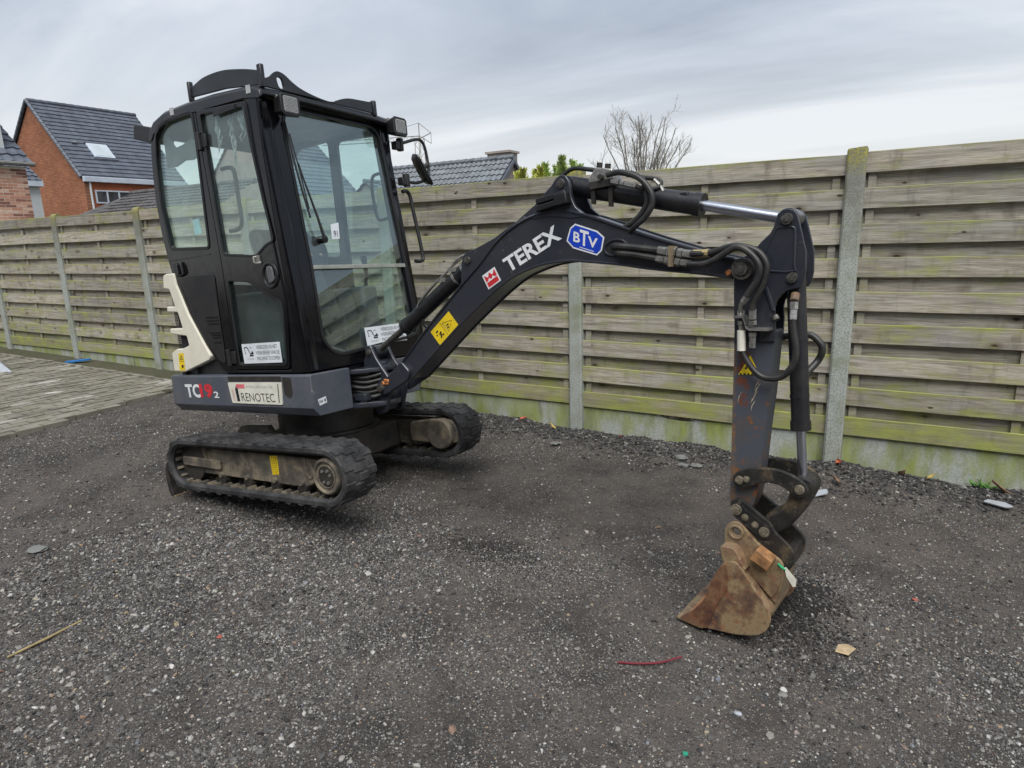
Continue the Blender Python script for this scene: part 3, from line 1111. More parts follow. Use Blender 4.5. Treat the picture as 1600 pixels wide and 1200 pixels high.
def build_fence():
    r = random.Random(5)

    def board_mesh(i):
        L_, H_, T_ = 1.812, 0.125, 0.018
        loops = []
        ph = r.uniform(0, 6)
        n = 7
        for k in range(n):
            x = -L_ / 2 + L_ * k / (n - 1)
            dy = 0.0025 * math.sin(ph + x * 2.5)
            dz = 0.002 * math.sin(ph * 2 + x * 3.1)
            h, t, c = H_ / 2, T_ / 2, 0.003
            loops.append([(x, dy - t, dz - h + c), (x, dy - t, dz + h - c), (x, dy - t + c, dz + h), (x, dy + t - c, dz + h), (x, dy + t, dz + h - c), (x, dy + t, dz - h + c), (x, dy + t - c, dz - h), (x, dy - t + c, dz - h)])
        me = MB().loft(loops).mesh('board')
        me.materials.append(M['wood'])
        return me
    meshes = [board_mesh(i) for i in range(5)]
    back = []
    for m in meshes[:3]:
        b = m.copy()
        b.materials.clear()
        b.materials.append(M['wood_back'])
        back.append(b)
    bat = MB().box((0, 0, 0), (0.045, 0.018, 1.78)).mesh('batten')
    bat.materials.append(M['wood_batten'])
    # posts
    for k in range(-1, 8):
        x = -k * S_ + 0.058
        h = 2.05 if k < 4 else 2.055
        mb = MB()
        w, d = 0.112, 0.11
        base = -0.3
        out = [(-w / 2, 0.012), (-w / 2 + 0.012, 0), (w / 2 - 0.012, 0), (w / 2, 0.012), (w / 2, d), (-w / 2, d)]
        loops = [[(a, b, base) for a, b in out]]
        if k >= 4:
            for t in range(7):
                q = t / 6 * math.pi / 2
                s = max(0.08, math.cos(q))
                loops.append([(a, d / 2 + (b - d / 2) * s, h - 0.06 + 0.06 * math.sin(q)) for a, b in out])
        else:
            loops.append([(a, b, h - 0.012 + 0.10 * (a / w) * 0.12) for a, b in out])
            loops.append([(a * 0.94, d / 2 + (b - d / 2) * 0.92, h + 0.08 * (a / w) * 0.12) for a, b in out])
        mb.loft(loops)
        o = obj('fence_post', mb, M['post'], None, 35, 0.003)
        o.location = (x, 0, 0)
        o.rotation_euler = (r.uniform(-0.006, 0.006), r.uniform(-0.004, 0.004), 0)
        tag(o, POST_LABEL[k], 'fence post', 'concrete posts of the fence')
    # panels and slabs
    for k in range(-1, 7):
        xc = -k * S_ - S_ / 2 + 0.058
        e = empty('board_fence', (xc, 0.04, 0.2), PANEL_LABEL[k], 'fence', 'wooden bays of the fence')
        top = 2.022 + r.uniform(-0.008, 0.008)
        for b in range(9):
            o = bpy.data.objects.new('board', meshes[r.randrange(5)])
            COL.objects.link(o)
            o.parent = e
            o.location = (r.uniform(-0.006, 0.006), r.uniform(-0.003, 0.003), top - 0.0625 - b * 0.21 - 0.2 + r.uniform(-0.006, 0.006))
            o.rotation_euler = (r.uniform(-0.02, 0.02), r.uniform(-0.0025, 0.0025), math.pi if r.random() < 0.5 else 0)
        for b in range(8):
            o = bpy.data.objects.new('board', back[r.randrange(3)])
            COL.objects.link(o)
            o.parent = e
            o.location = (r.uniform(-0.006, 0.006), 0.040, top - 0.0625 - 0.105 - b * 0.21 - 0.2 + r.uniform(-0.006, 0.006))
            o.rotation_euler = (r.uniform(-0.02, 0.02), r.uniform(-0.0025, 0.0025), math.pi if r.random() < 0.5 else 0)
        for bx in (-0.85, 0.0 + r.uniform(-0.03, 0.03), 0.85):
            o = bpy.data.objects.new('batten', bat)
            COL.objects.link(o)
            o.parent = e
            o.location = (bx, 0.0195, top - 0.90 - 0.2)
        # slab
        h = 0.243
        prof = [(-0.895, -0.35), (0.895, -0.35), (0.895, h)]
        if k == 0:
            prof += [(0.055, h), (0.045, h - 0.012), (0.02, h - 0.03), (0.0, h - 0.058), (-0.03, h - 0.062), (-0.08, h - 0.068), (-0.14, h - 0.066), (-0.2, h - 0.062), (-0.26, h - 0.052), (-0.30, h - 0.032), (-0.345, h - 0.010), (-0.36, h)]
            prof = [(u + (-0.0 if abs(u) > 0.5 else 0.01), v) for u, v in prof]
        prof += [(-0.895, h)]
        mb = MB().prism(prof, lambda u, v, w: (u, w, v), 0.0, 0.042)
        o = obj('base_slab', mb, M['slab'], None, 25, 0.004)
        o.location = (xc, 0.05, 0)
        tag(o, SLAB_LABEL[k], 'concrete slab', 'concrete base slabs of the fence')
        if k == 0:
            # dead leaves and twigs packed behind the hole
            db = MB()
            for i in range(170):
                p = Vector((r.uniform(-0.36, 0.10), r.uniform(0.035, 0.075), r.uniform(0.15, 0.235)))
                d = Vector((r.uniform(-1, 1), r.uniform(-0.2, 0.2), r.uniform(-0.5, 0.5))).normalized() * r.uniform(0.02, 0.06)
                db.tube([p - d, p + d], r.uniform(0.0015, 0.004), 4)
            o = obj('twig_litter', db, M['debris'])
            o.location = (xc, 0.05, 0)
            tag(o, 'dead twigs and leaves packed behind the hole in the base slab', 'twigs', kind='stuff')


build_fence()

# ------------------------------------------------------------------ excavator frames
R_UP = Matrix(((0.9950657728, 0.0442112861, -0.0888226880), (-0.0398238726, 0.9979259577, 0.0505751129), (0.0908744568, -0.0467883004, 0.9947626290))).to_4x4()
F_UP = Matrix.Translation((-2.80, -1.76, 0.28)) @ R_UP                # cab and deck: x forward, y away from the camera, z up
R_UC = Matrix(((0.9955533936, 0.0120271972, -0.0934279777), (-0.0079645971, 0.9990113941, 0.0437355654), (0.0938616305, -0.0427969744, 0.9946649754))).to_4x4()
F_UC = Matrix.Translation((-2.759, -1.804, 0.30)) @ R_UC              # undercarriage
F_BM = F_UP @ Matrix.Translation((0.60, 0, 0)) @ Matrix.Rotation(math.radians(-4.7), 4, 'Z')   # boom, swung a little
EX = bpy.data.objects.new('mini_excavator', None)
EX.matrix_world = F_UP @ Matrix.Translation((0, 0, -0.2))
COL.objects.link(EX)
tag(EX, 'dark grey mini excavator with a black cab propped up on its bucket', 'excavator')
EX_INV = (F_UP @ Matrix.Translation((0, 0, -0.2))).inverted()
FR[EX.name] = F_UP @ Matrix.Translation((0, 0, -0.2))


def part(name, mb, mat, frame=None, parent=None, smooth=30, bevel=0.0, label=None):
    o = obj(name, mb, mat, None, smooth, bevel)
    p = parent or EX
    f = frame or (FR[p.name] if parent else F_UP)
    o.parent = p
    o.matrix_local = FR[p.name].inverted() @ f
    FR[o.name] = f
    if label:
        o['label'] = label
    return o


def SIDE(y0):
    """plane map for faces that look at the camera side (-y)"""
    return lambda u, v, w: (u, y0 - w, v)


def FARSIDE(y0):
    return lambda u, v, w: (u, y0 + w, v)


def FRONT(u, v, w):
    """raked front of the cab: u = y, v = z"""
    return (0.45 - 0.111 * (v - 0.6) + w, u, v)


def quad(P, q, w0=0.0004, w1=0.0012):
    return MB().prism(q, P, w0, w1)


# ---- undercarriage
def build_tracks():
    cd, r, bw, w = 1.232, 0.158, 0.229, 0.629
    half = cd / 2

    def at(s):
        """point, tangent, outward normal on the belt's outer line; s in metres"""
        per = 2 * cd + 2 * math.pi * r
        s %= per
        if s < cd:
            return (-half + s, r), (1, 0), (0, 1)
        s -= cd
        if s < math.pi * r:
            a = math.pi / 2 - s / r
            return (half + r * math.cos(a), r * math.sin(a)), (math.sin(a), -math.cos(a)), (math.cos(a), math.sin(a))
        s -= math.pi * r
        if s < cd:
            sag = 0
            return (half - s, -r), (-1, 0), (0, -1)
        s -= cd
        a = -math.pi / 2 - s / r
        return (-half + r * math.cos(a), r * math.sin(a)), (math.sin(a), -math.cos(a)), (math.cos(a), math.sin(a))
    per = 2 * cd + 2 * math.pi * r
    for side in (-1, 1):
        y_out = side * w
        y_in = side * (w - bw)
        yc = (y_out + y_in) / 2
        mb = MB()
        n = 120
        loops = []
        hb = bw / 2
        sect = [(-hb, -0.004), (-hb + 0.008, 0.002), (hb - 0.008, 0.002), (hb, -0.004), (hb, -0.026), (hb - 0.016, -0.042), (hb - 0.050, -0.028), (-hb + 0.050, -0.028), (-hb + 0.016, -0.042), (-hb, -0.026)]
        for i in range(n + 1):
            p, t, nn = at(per * i / n)
            loops.append([(p[0] + nn[0] * d, yc + e, p[1] + nn[1] * d) for e, d in sect])
        mb.loft(loops, False)
        # tread lugs: two staggered rows of stepped blocks
        pitch = per / 34
        for i in range(34):
            for row in (0, 1):
                s0 = pitch * (i + 0.5 * row)
                rows = [(-hb + 0.002, -0.046, 0.0), (-0.052, 0.012, 0.017)] if row == 0 else [(0.046, hb - 0.002, 0.0), (-0.012, 0.052, 0.017)]
                for e0, e1, ds in rows:
                    pr = []
                    for a, h in ((-0.024, 0.0), (-0.017, 0.008), (0.017, 0.008), (0.024, 0.0)):
                        p, t, nn = at(s0 + a + ds)
                        pr.append((p, nn, h))
                    lo = [(p[0] + nn[0] * h, yc + e0, p[1] + nn[1] * h) for p, nn, h in pr]
                    hi = [(p[0] + nn[0] * h, yc + e1, p[1] + nn[1] * h) for p, nn, h in pr]
                    mb.loft([lo, hi])
        belt = part('rubber_track', mb, M['rubber'], F_UC, smooth=35)
        # inner guide teeth
        tb = MB()
        nt_ = 46
        for i in range(nt_):
            s0 = per * i / nt_
            for e0, e1 in ((-0.082, -0.030), (0.030, 0.082)):
                pr = []
                for a, h in ((-0.014, -0.024), (-0.010, -0.046), (0.010, -0.046), (0.014, -0.024)):
                    p, t, nn = at(s0 + a)
                    pr.append((p[0] + nn[0] * h, p[1] + nn[1] * h))
                tb.loft([[(x, yc + e0, z) for x, z in pr], [(x, yc + e1, z) for x, z in pr]])
        tag(part('guide_teeth', tb, M['track_frame'], F_UC, belt, 30), kind='stuff')
        # frame
        P = SIDE(-0.555) if side < 0 else FARSIDE(0.555)
        fr = [(-0.715, 0.0), (-0.704, 0.078), (-0.63, 0.098), (0.40, 0.080), (0.53, 0.070), (0.50, -0.045), (0.39, -0.090), (-0.62, -0.066), (-0.66, -0.052)]
        mb = MB().prism(fr, P, 0.0, -0.115)
        fo = part('track_frame', mb, M['track_frame'], F_UC, bevel=0.006)
        # idler at the rear, sprocket and motor at the front
        mb = MB()
        mb.cyl((-half, yc - 0.045, 0), (-half, yc + 0.045, 0), 0.118, 28)
        part('idler_wheel', mb, M['dark_metal'], F_UC, fo)
        mb = MB()
        out = []
        for k in range(44):
            a = 2 * math.pi * k / 44
            rr = 0.125 if k % 4 < 2 else 0.104
            out.append((half + rr * math.cos(a), rr * math.sin(a)))
        mb.prism(out, lambda u, v, q: (u, yc + q, v), -0.018, 0.018)
        part('drive_sprocket', mb, M['track_frame'], F_UC, fo)
        mb = MB()
        yo = side * 0.545
        y1 = side * 0.606
        mb.cyl((half, yo, 0.003), (half, y1, 0.003), 0.099, 32)
        hub = part('travel_motor', mb, M['track_frame'], F_UC, bevel=0.004)
        mb = MB()
        mb.tube([(half + 0.087 * math.cos(a), y1 + side * 0.002, 0.003 + 0.087 * math.sin(a)) for a in (2 * math.pi * k / 32 for k in range(32))], 0.010, 8, closed=True)
        mb.tube([(half + 0.060 * math.cos(a), y1 + side * 0.002, 0.003 + 0.060 * math.sin(a)) for a in (2 * math.pi * k / 32 for k in range(32))], 0.004, 6, closed=True)
        part('cover_rim', mb, M['track_frame'], F_UC, hub)
        mb = MB().cyl((half, y1, 0.003), (half, y1 + side * 0.006, 0.003), 0.052, 24)
        part('cover_disc', mb, M['dark_metal'], F_UC, hub)
        mb = MB()
        for a in (0.3, 1.1, 2.2, 4.2, 5.2):
            c = (half + 0.035 * math.cos(a), y1 + side * 0.006, 0.003 + 0.035 * math.sin(a))
            mb.cyl(c, (c[0], c[1] + side * 0.006, c[2]), 0.009, 8)
        part('bolt', mb, M['zinc'], F_UC, hub)
        if side > 0:
            mb = MB()
            mb.cyl((half, 0.36, 0.005), (half, 0.545, 0.005), 0.100, 24)
            mb.prism(fillet([(0.50, -0.065), (0.74, -0.060), (0.735, 0.055), (0.70, 0.098), (0.56, 0.10), (0.34, 0.072), (0.34, -0.060)], 0.03), FARSIDE(0.40), 0.0, 0.10)
            part('motor_guard', mb, M['track_frame'], F_UC, hub, bevel=0.01)
        # rollers and their end bolts
        for x in (-0.339, -0.099, 0.143, 0.364):
            mb = MB().cyl((x, yc - 0.05, -0.094), (x, yc + 0.05, -0.094), 0.034, 16)
            part('track_roller', mb, M['dark_metal'], F_UC, fo)
            mb = MB()
            mb.cyl((x, side * 0.553, -0.064), (x, side * 0.573, -0.064), 0.019, 10, 0.015)
            part('roller_bolt', mb, M['track_frame'], F_UC, fo, 30)
        if side < 0:
            mb = MB()
            mb.prism(fillet([(-0.695, 0.036), (-0.69, -0.020), (-0.33, -0.032), (-0.325, 0.026), (-0.40, 0.030)], 0.012), P, 0.0, 0.022)
            part('tension_cylinder', mb, M['track_frame'], F_UC, fo, bevel=0.006)
            mb = MB()
            mb.tube([(-0.47, -0.560, 0.030), (-0.47, -0.566, 0.07), (-0.46, -0.568, 0.086), (-0.44, -0.566, 0.09)], 0.007, 6)
            part('grease_pipe', mb, M['track_frame'], F_UC, fo)
            mb = MB().tube([(x, -0.557, z) for x, z in spline([(0.405, 0.065), (0.425, 0.075), (0.45, 0.06), (0.46, 0.0), (0.44, -0.03), (0.415, -0.015)], 5, True)], 0.007, 6, closed=True)
            part('slot_rim', mb, M['track_frame'], F_UC, fo)
            P2 = SIDE(-0.5555)
            dq = [(0.118, 0.076), (0.124, -0.034), (0.180, -0.028), (0.184, 0.082)]
            d = part('yellow_decal', quad(P2, dq), M['yellow'], F_UC, fo)
            mb = MB()
            rr = random.Random(2)
            for i in range(9):
                z0 = -0.024 + i * 0.011
                for j in range(3):
                    x0 = 0.130 + j * 0.016 + rr.uniform(-0.002, 0.002)
                    mb.prism([(x0, z0), (x0 + 0.009, z0 + 0.001), (x0 + 0.009, z0 + 0.004), (x0, z0 + 0.003)], P2, 0.0012, 0.0016)
            part('worn_print', mb, M['dark_metal'], F_UC, fo)
    # X frame
    mb = MB()
    mb.bb(-0.24, 0.30, -0.34, 0.34, -0.07, 0.10)
    mb.bb(0.06, 0.22, -0.46, 0.46, -0.10, 0.06)
    mb.bb(-0.30, -0.16, -0.46, 0.46, -0.10, 0.06)
    part('undercarriage_frame', mb, M['dark_metal'], F_UC, bevel=0.01)
    mb = MB()
    mb.cyl((0.0, 0, 0.08), (0.0, 0, 0.30), 0.30, 48)
    mb.cyl((0.0, 0, 0.03), (0.0, 0, 0.13), 0.335, 48)
    part('slew_ring', mb, M['dark_metal'], F_UP)
    # dozer blade at the rear with its arms
    mb = MB()
    prof = [(-0.810, -0.01), (-0.832, -0.07), (-0.836, -0.12), (-0.825, -0.20), (-0.808, -0.262), (-0.835, -0.262), (-0.862, -0.19), (-0.872, -0.12), (-0.866, -0.06), (-0.835, 0.0)]
    mb.prism(prof, lambda u, v, q: (u, q, v), -0.60, 0.60)
    bl = part('dozer_blade', mb, M['dark_metal'], F_UC, bevel=0.004)
    mb = MB().bb(-0.848, -0.802, -0.598, 0.598, -0.268, -0.225)
    part('cutting_edge', mb, M['bucket'], F_UC, bl)
    for y in (-0.22, 0.20):
        P = lambda u, v, q: (u, y + q, v)
        m2 = plate(fillet([(-0.20, 0.11), (-0.55, 0.11), (-0.80, 0.0), (-0.88, -0.08), (-0.86, -0.16), (-0.60, -0.04), (-0.20, -0.06)], 0.03), [], P, -0.02, 0.02)
        part('blade_arm', m2, M['dark_metal'], F_UC, bl)
    m2 = plate([(-0.52, 0.085), (-0.40, 0.185), (-0.14, 0.195), (-0.05, 0.09)], [fillet([(-0.18, 0.15), (-0.10, 0.165), (-0.12, 0.13), (-0.19, 0.115)], 0.01)], SIDE(-0.34), -0.02, 0.02)
    part('hose_guard', m2, M['dark_metal'], F_UP)


build_tracks()


# ---- deck
def build_deck():
    def ring(z, ins):
        s = ins
        o = [(-0.925 + s, -0.40), (-0.915 + s, -0.46), (-0.885 + s * 0.7, -0.495 + s), (0.484 - s * 0.0, -0.495 + s), (0.484, -0.205), (0.39, -0.185), (0.39, 0.185),
             (0.455, 0.205), (0.455, 0.42), (0.40, 0.515 - s), (-0.885 + s * 0.7, 0.515 - s), (-0.915 + s, 0.48), (-0.925 + s, 0.42)]
        return [(x, y, z) for x, y in o]
    mb = MB().loft([ring(0.298, 0.038), ring(0.348, 0.0), ring(0.528, 0.0), ring(0.535, 0.006)])
    dk = part('deck', mb, M['deck_grey'], bevel=0.006)
    P = SIDE(-0.495)
    # dark worn strip above the number plate
    mb = MB()
    mb.prism(fillet([(-0.262, 0.528), (0.235, 0.528), (0.235, 0.498), (-0.255, 0.498)], 0.004), P, 0.0003, 0.0014)
    mb.prism(fillet([(0.245, 0.525), (0.320, 0.52), (0.325, 0.43), (0.30, 0.40), (0.255, 0.42)], 0.012), P, 0.0003, 0.0014)
    part('dark_scuff', mb, M['dark_metal'], parent=dk)
    # model mark
    z0, z1 = 0.392, 0.480
    mb = text_mesh('TC', ((-0.728, z0), (-0.565, z0), (-0.736, z1)), P, 0.0012, 0.035)
    part('lettering', mb, M['white_print'], parent=dk)
    mb = text_mesh('19', ((-0.572, z0), (-0.432, z0), (-0.580, z1 + 0.003)), P, 0.0014, 0.050)
    part('lettering', mb, M['red_print'], parent=dk)
    mb = text_mesh('2', ((-0.428, z0 + 0.002), (-0.376, z0 + 0.002), (-0.430, z0 + 0.042)), P, 0.0012, 0.02)
    part('lettering', mb, M['white_print'], parent=dk)
    # number plate with the firm's name
    q = fillet([(-0.262, 0.492), (-0.240, 0.366), (0.230, 0.364), (0.240, 0.494)], 0.01)
    np_ = part('number_plate', quad(P, q, 0.001, 0.006), M['plate_cream'])
    PP = SIDE(-0.501)
    part('lettering', text_mesh('RENOTEC', ((-0.140, 0.380), (0.170, 0.378), (-0.146, 0.430)), PP, 0.0008, -0.006), M['black_print'], parent=np_)
    part('lettering', text_mesh('www.renotec.be', ((-0.090, 0.459), (0.160, 0.459), (-0.091, 0.481)), PP, 0.0008, -0.004), M['grey_print'], parent=np_)
    part('red_block', quad(PP, [(-0.182, 0.482), (-0.180, 0.457), (-0.100, 0.457), (-0.101, 0.482)], 0, 0.0008), M['pink_print'], parent=np_)
    mb = quad(PP, [(-0.196, 0.452), (-0.186, 0.378), (-0.160, 0.378), (-0.171, 0.476), (-0.180, 0.478)], 0, 0.0007)
    mb.prism([(0.206, 0.484), (0.199, 0.376), (0.206, 0.376), (0.213, 0.484)], PP, 0, 0.0007)
    part('black_bar', mb, M['black_print'], parent=np_)
    part('pale_stripe', quad(PP, [(-0.235, 0.450), (-0.222, 0.378), (-0.204, 0.378), (-0.212, 0.452)], 0, 0.0006), M['pale_pink'], parent=np_)
    # small sticker on the front face
    PF = lambda u, v, w: (0.484 + w, u, v)
    st = part('small_sticker', quad(PF, [(-0.462, 0.392), (-0.452, 0.356), (-0.398, 0.366), (-0.404, 0.402)]), M['sticker_white'], parent=dk)
    mb = quad(PF, [(-0.418, 0.384), (-0.414, 0.372), (-0.406, 0.376), (-0.409, 0.392)], 0.0012, 0.0018)
    for k in range(3):
        mb.prism([(-0.452 + k * 0.009, 0.384), (-0.450 + k * 0.009, 0.372), (-0.446 + k * 0.009, 0.373), (-0.447 + k * 0.009, 0.385)], PF, 0.0012, 0.0018)
    part('sticker_print', mb, M['black_print'], parent=dk)
    # swing bracket plates, hose bundle in the recess
    Pz = lambda u, v, w: (u, v, w)
    for z0, z1, x1 in ((0.495, 0.520, 0.60), (0.292, 0.322, 0.62)):
        m2 = plate(fillet([(0.36, -0.205), (0.36, 0.205), (0.48, 0.20), (x1, 0.09), (x1 + 0.03, 0.0), (x1, -0.10), (0.50, -0.205)], 0.03), [], Pz, z0, z1, 0.003)
        part('swing_bracket', m2, M['boom_grey'])
    for i, (y, z) in enumerate(((-0.13, 0.47), (-0.12, 0.44), (-0.13, 0.41), (-0.11, 0.38), (-0.12, 0.35), (-0.02, 0.45), (0.06, 0.40))):
        mb = MB().tube(spline([(0.36, y - 0.02, z), (0.44, y - 0.035, z + 0.008), (0.52, y, z - 0.005), (0.60, y + 0.06, z + 0.01)], 5), 0.0115, 8)
        part('hydraulic_hose', mb, M['hose'])
    mb = MB().cyl((0.52, -0.155, 0.30), (0.52, -0.155, 0.345), 0.022, 12)
    mb.bb(0.47, 0.56, -0.18, -0.13, 0.335, 0.375)
    part('hose_clamp', mb, M['boom_grey'], bevel=0.004)


build_deck()


# ---- cab
CAB_OUT = [(0.430, 0.542), (0.356, 1.0), (0.325, 1.4), (0.304, 1.75), (0.302, 2.0), (0.305, 2.055), (0.201, 2.085), (-0.087, 2.112), (-0.338, 2.125), (-0.574, 2.125), (-0.680, 2.098), (-0.740, 2.045),
           (-0.771, 1.925), (-0.796, 1.683), (-0.785, 1.45), (-0.758, 1.281), (-0.722, 1.148), (-0.661, 0.970), (-0.532, 0.782), (-0.318, 0.545)]
QUARTER = [(-0.690, 2.03), (-0.600, 2.082), (-0.285, 2.080), (-0.278, 1.90), (-0.286, 1.66), (-0.296, 1.30), (-0.700, 1.335), (-0.738, 1.60), (-0.722, 1.88)]
DOOR = [(-0.244, 2.075), (0.222, 2.028), (0.238, 1.785), (0.288, 1.30), (0.340, 0.95), (0.325, 0.75), (0.300, 0.566), (-0.185, 0.568), (-0.192, 1.2), (-0.222, 1.69)]
DWIN_UP = [(-0.206, 2.052), (0.198, 2.010), (0.215, 1.82), (0.260, 1.50), (0.304, 1.275), (0.235, 1.262), (0.137, 1.208), (-0.158, 1.246), (-0.186, 1.75)]
DWIN_LO = [(-0.155, 1.100), (0.037, 1.078), (0.100, 1.045), (0.167, 1.005), (0.240, 0.968), (0.302, 0.945), (0.310, 0.88), (0.283, 0.592), (-0.148, 0.594)]
WIND = [(-0.318, 1.93), (-0.27, 2.005), (0.40, 2.018), (0.452, 1.97), (0.465, 1.568), (0.487, 1.03), (0.500, 0.72), (0.44, 0.668), (-0.20, 0.618), (-0.27, 0.632), (-0.332, 0.71), (-0.313, 1.12), (-0.313, 1.58)]


def inset(pts, d):
    """push an outline inwards (d > 0) about its own edges"""
    out = []
    m = len(pts)
    area = sum(pts[i - 1][0] * pts[i][1] - pts[i][0] * pts[i - 1][1] for i in range(m))
    sg = 1 if area > 0 else -1
    for i in range(m):
        a, b, c = Vector(pts[i - 1]), Vector(pts[i]), Vector(pts[(i + 1) % m])
        n1 = Vector((-(b - a).y, (b - a).x)).normalized() * sg
        n2 = Vector((-(c - b).y, (c - b).x)).normalized() * sg
        n = (n1 + n2)
        n = n / max(0.35, n.length_squared / 2)
        q = b + n * d
        out.append((q.x, q.y))
    return out


def pane(name, pts, P, w, mat, parent=None):
    mb = MB().prism(pts, P, w, w + 0.004)
    return part(name, mb, mat, parent=parent, smooth=0)


def build_cab():
    YN, YF = -0.472, 0.545
    # side walls
    P = SIDE(YN)
    co = fillet(CAB_OUT, 0.05)
    mb = plate(co, [fillet(QUARTER, 0.03), fillet(inset(DOOR, -0.006), 0.02)], P, -0.035, 0.0, 0.006)
    cab = part('cab_frame', mb, M['cab_black'], smooth=40)
    PFs = FARSIDE(YF)
    far_win = [(-0.66, 1.98), (-0.58, 2.05), (-0.25, 2.05), (-0.25, 1.25), (-0.68, 1.30), (-0.73, 1.60)]
    far_win2 = [(-0.17, 2.03), (0.22, 2.00), (0.245, 1.78), (0.29, 1.30), (0.37, 0.72), (-0.17, 0.72)]
    mb = plate(co, [fillet(far_win, 0.04), fillet(far_win2, 0.04)], PFs, -0.035, 0.0, 0.006)
    part('far_wall', mb, M['cab_black'], parent=cab, smooth=40)
    pane('window_glass', inset(fillet(far_win, 0.04), -0.012), PFs, -0.02, M['glass'], cab)
    pane('window_glass', inset(fillet(far_win2, 0.04), -0.012), PFs, -0.02, M['glass'], cab)
    # front with the windscreen opening
    fo = [(-0.462, 0.545), (0.535, 0.545), (0.535, 0.75), (0.535, 1.6), (0.535, 2.045), (-0.462, 2.045)]
    mb = plate(fo, [fillet(WIND, 0.05)], FRONT, -0.05, 0.0, 0.008)
    part('front_frame', mb, M['cab_black'], parent=cab, smooth=40)
    # corner pillars between side and front
    for yy, sgn in ((YN, 1), (YF, -1)):
        mb = MB()
        lo = []
        for z in (0.545, 0.8, 1.1, 1.4, 1.7, 2.05):
            xf = 0.45 - 0.111 * (z - 0.6)
            lo.append([(xf - 0.10, yy, z), (xf - 0.025, yy + sgn * 0.002, z), (xf - 0.004, yy + sgn * 0.020, z), (xf + 0.006, yy + sgn * 0.075, z), (xf - 0.02, yy + sgn * 0.09, z), (xf - 0.1, yy + sgn * 0.05, z)])
        mb.loft(lo)
        part('corner_pillar', mb, M['cab_black'], parent=cab, smooth=25, bevel=0.01)
    # seal round the windscreen
    ws = fillet(WIND, 0.05)
    mb = plate(inset(ws, -0.010), [inset(ws, 0.008)], FRONT, 0.0, 0.005, 0.002)
    part('windscreen_seal', mb, M['black_plastic'], parent=cab)
    up = [p for p in ws]
    div = 1.123
    upper = [p for p in ws if p[1] > div]
    lower = [p for p in ws if p[1] < div]

    def split(pts, keep):
        out = []
        m = len(pts)
        for i in range(m):
            a, b = pts[i], pts[(i + 1) % m]
            if keep(a[1]):
                out.append(a)
            if keep(a[1]) != keep(b[1]):
                t = (div - a[1]) / (b[1] - a[1])
                out.append((a[0] + (b[0] - a[0]) * t, div))
        return out
    w2 = inset(ws, -0.006)
    pane('windscreen_glass', split(w2, lambda z: z > div), FRONT, -0.016, M['glass_clear'])
    lowg = pane('lower_windscreen_glass', split(w2, lambda z: z <= div), FRONT, -0.026, M['glass_clear'])
    mb = MB().prism([(-0.312, 1.112), (0.484, 1.118), (0.484, 1.142), (-0.312, 1.134)], FRONT, -0.030, 0.002)
    part('windscreen_bar', mb, flat('pale_glass_edge', (0.26, 0.27, 0.24), 0.4), bevel=0.002)
    # roof, rear wall and floor
    path = [(0.345, 2.040), (0.338, 2.072), (0.29, 2.098), (0.201, 2.110), (-0.087, 2.136), (-0.338, 2.146), (-0.574, 2.146), (-0.690, 2.118), (-0.742, 2.078), (-0.768, 2.02)]
    inner = [(-0.735, 2.015), (-0.70, 2.05), (-0.574, 2.085), (-0.338, 2.09), (0.20, 2.06), (0.325, 2.035)]
    sec = path + inner
    rows = []
    for y, s in ((-0.477, 0.018), (-0.455, 0.0), (-0.30, -0.010), (0.37, -0.010), (0.535, 0.0), (0.558, 0.018)):
        rows.append([(x, y, z - s) for x, z in sec])
    part('cab_roof', MB().loft(rows), M['roof_grey'], smooth=40, bevel=0.006)
    mb = MB()
    for k, x in enumerate((0.235, -0.49)):
        zz = 2.106 if k == 0 else 2.146
        mb.prism([(x, zz - 0.045), (x + 0.035, zz - 0.048), (x + 0.035, zz - 0.006), (x, zz - 0.003)], SIDE(-0.478), -0.002, 0.002)
    part('grey_tape', mb, M['reflector_tape'])
    rr = [(-0.771, 1.96), (-0.796, 1.683), (-0.785, 1.45), (-0.758, 1.281)]
    mb = MB()
    mb.loft([[(x, y, z) for x, z in rr] for y in (-0.44, 0.51)], False, False)
    part('rear_window_glass', mb, M['glass'], smooth=60)
    rl = [(-0.758, 1.290), (-0.722, 1.148), (-0.661, 0.970), (-0.532, 0.782), (-0.318, 0.545)]
    rl2 = [(x + 0.03, z + 0.01) for x, z in rl[::-1]]
    mb = MB().loft([[(x, y, z) for x, z in rl + rl2] for y in (-0.45, 0.52)])
    part('rear_wall', mb, M['cab_black'], parent=cab)
    mb = MB().bb(-0.33, 0.40, -0.45, 0.52, 0.545, 0.575)
    part('cab_floor', mb, M['interior_grey'], parent=cab)
    mb = MB().bb(-0.32, 0.30, -0.44, 0.52, 2.055, 2.075)
    part('roof_lining', mb, M['interior_grey'], parent=cab)
    # quarter window
    pane('quarter_glass', inset(fillet(QUARTER, 0.03), -0.010), P, -0.022, M['glass'])
    qs = fillet(QUARTER, 0.03)
    part('quarter_seal', plate(inset(qs, -0.008), [inset(qs, 0.010)], P, 0.0, 0.005, 0.002), M['black_plastic'])
    # dark strip standing in for a mirrored roof, and papers inside the quarter window
    mb = MB().prism([(-0.70, 2.0), (-0.66, 2.035), (-0.58, 1.94), (-0.50, 1.945), (-0.42, 1.965), (-0.36, 1.94), (-0.29, 1.965), (-0.29, 1.86), (-0.42, 1.84), (-0.50, 1.85), (-0.60, 1.83), (-0.70, 1.84)], P, -0.06, -0.055)
    part('roof_reflection', mb, M['interior_grey'], parent=cab)
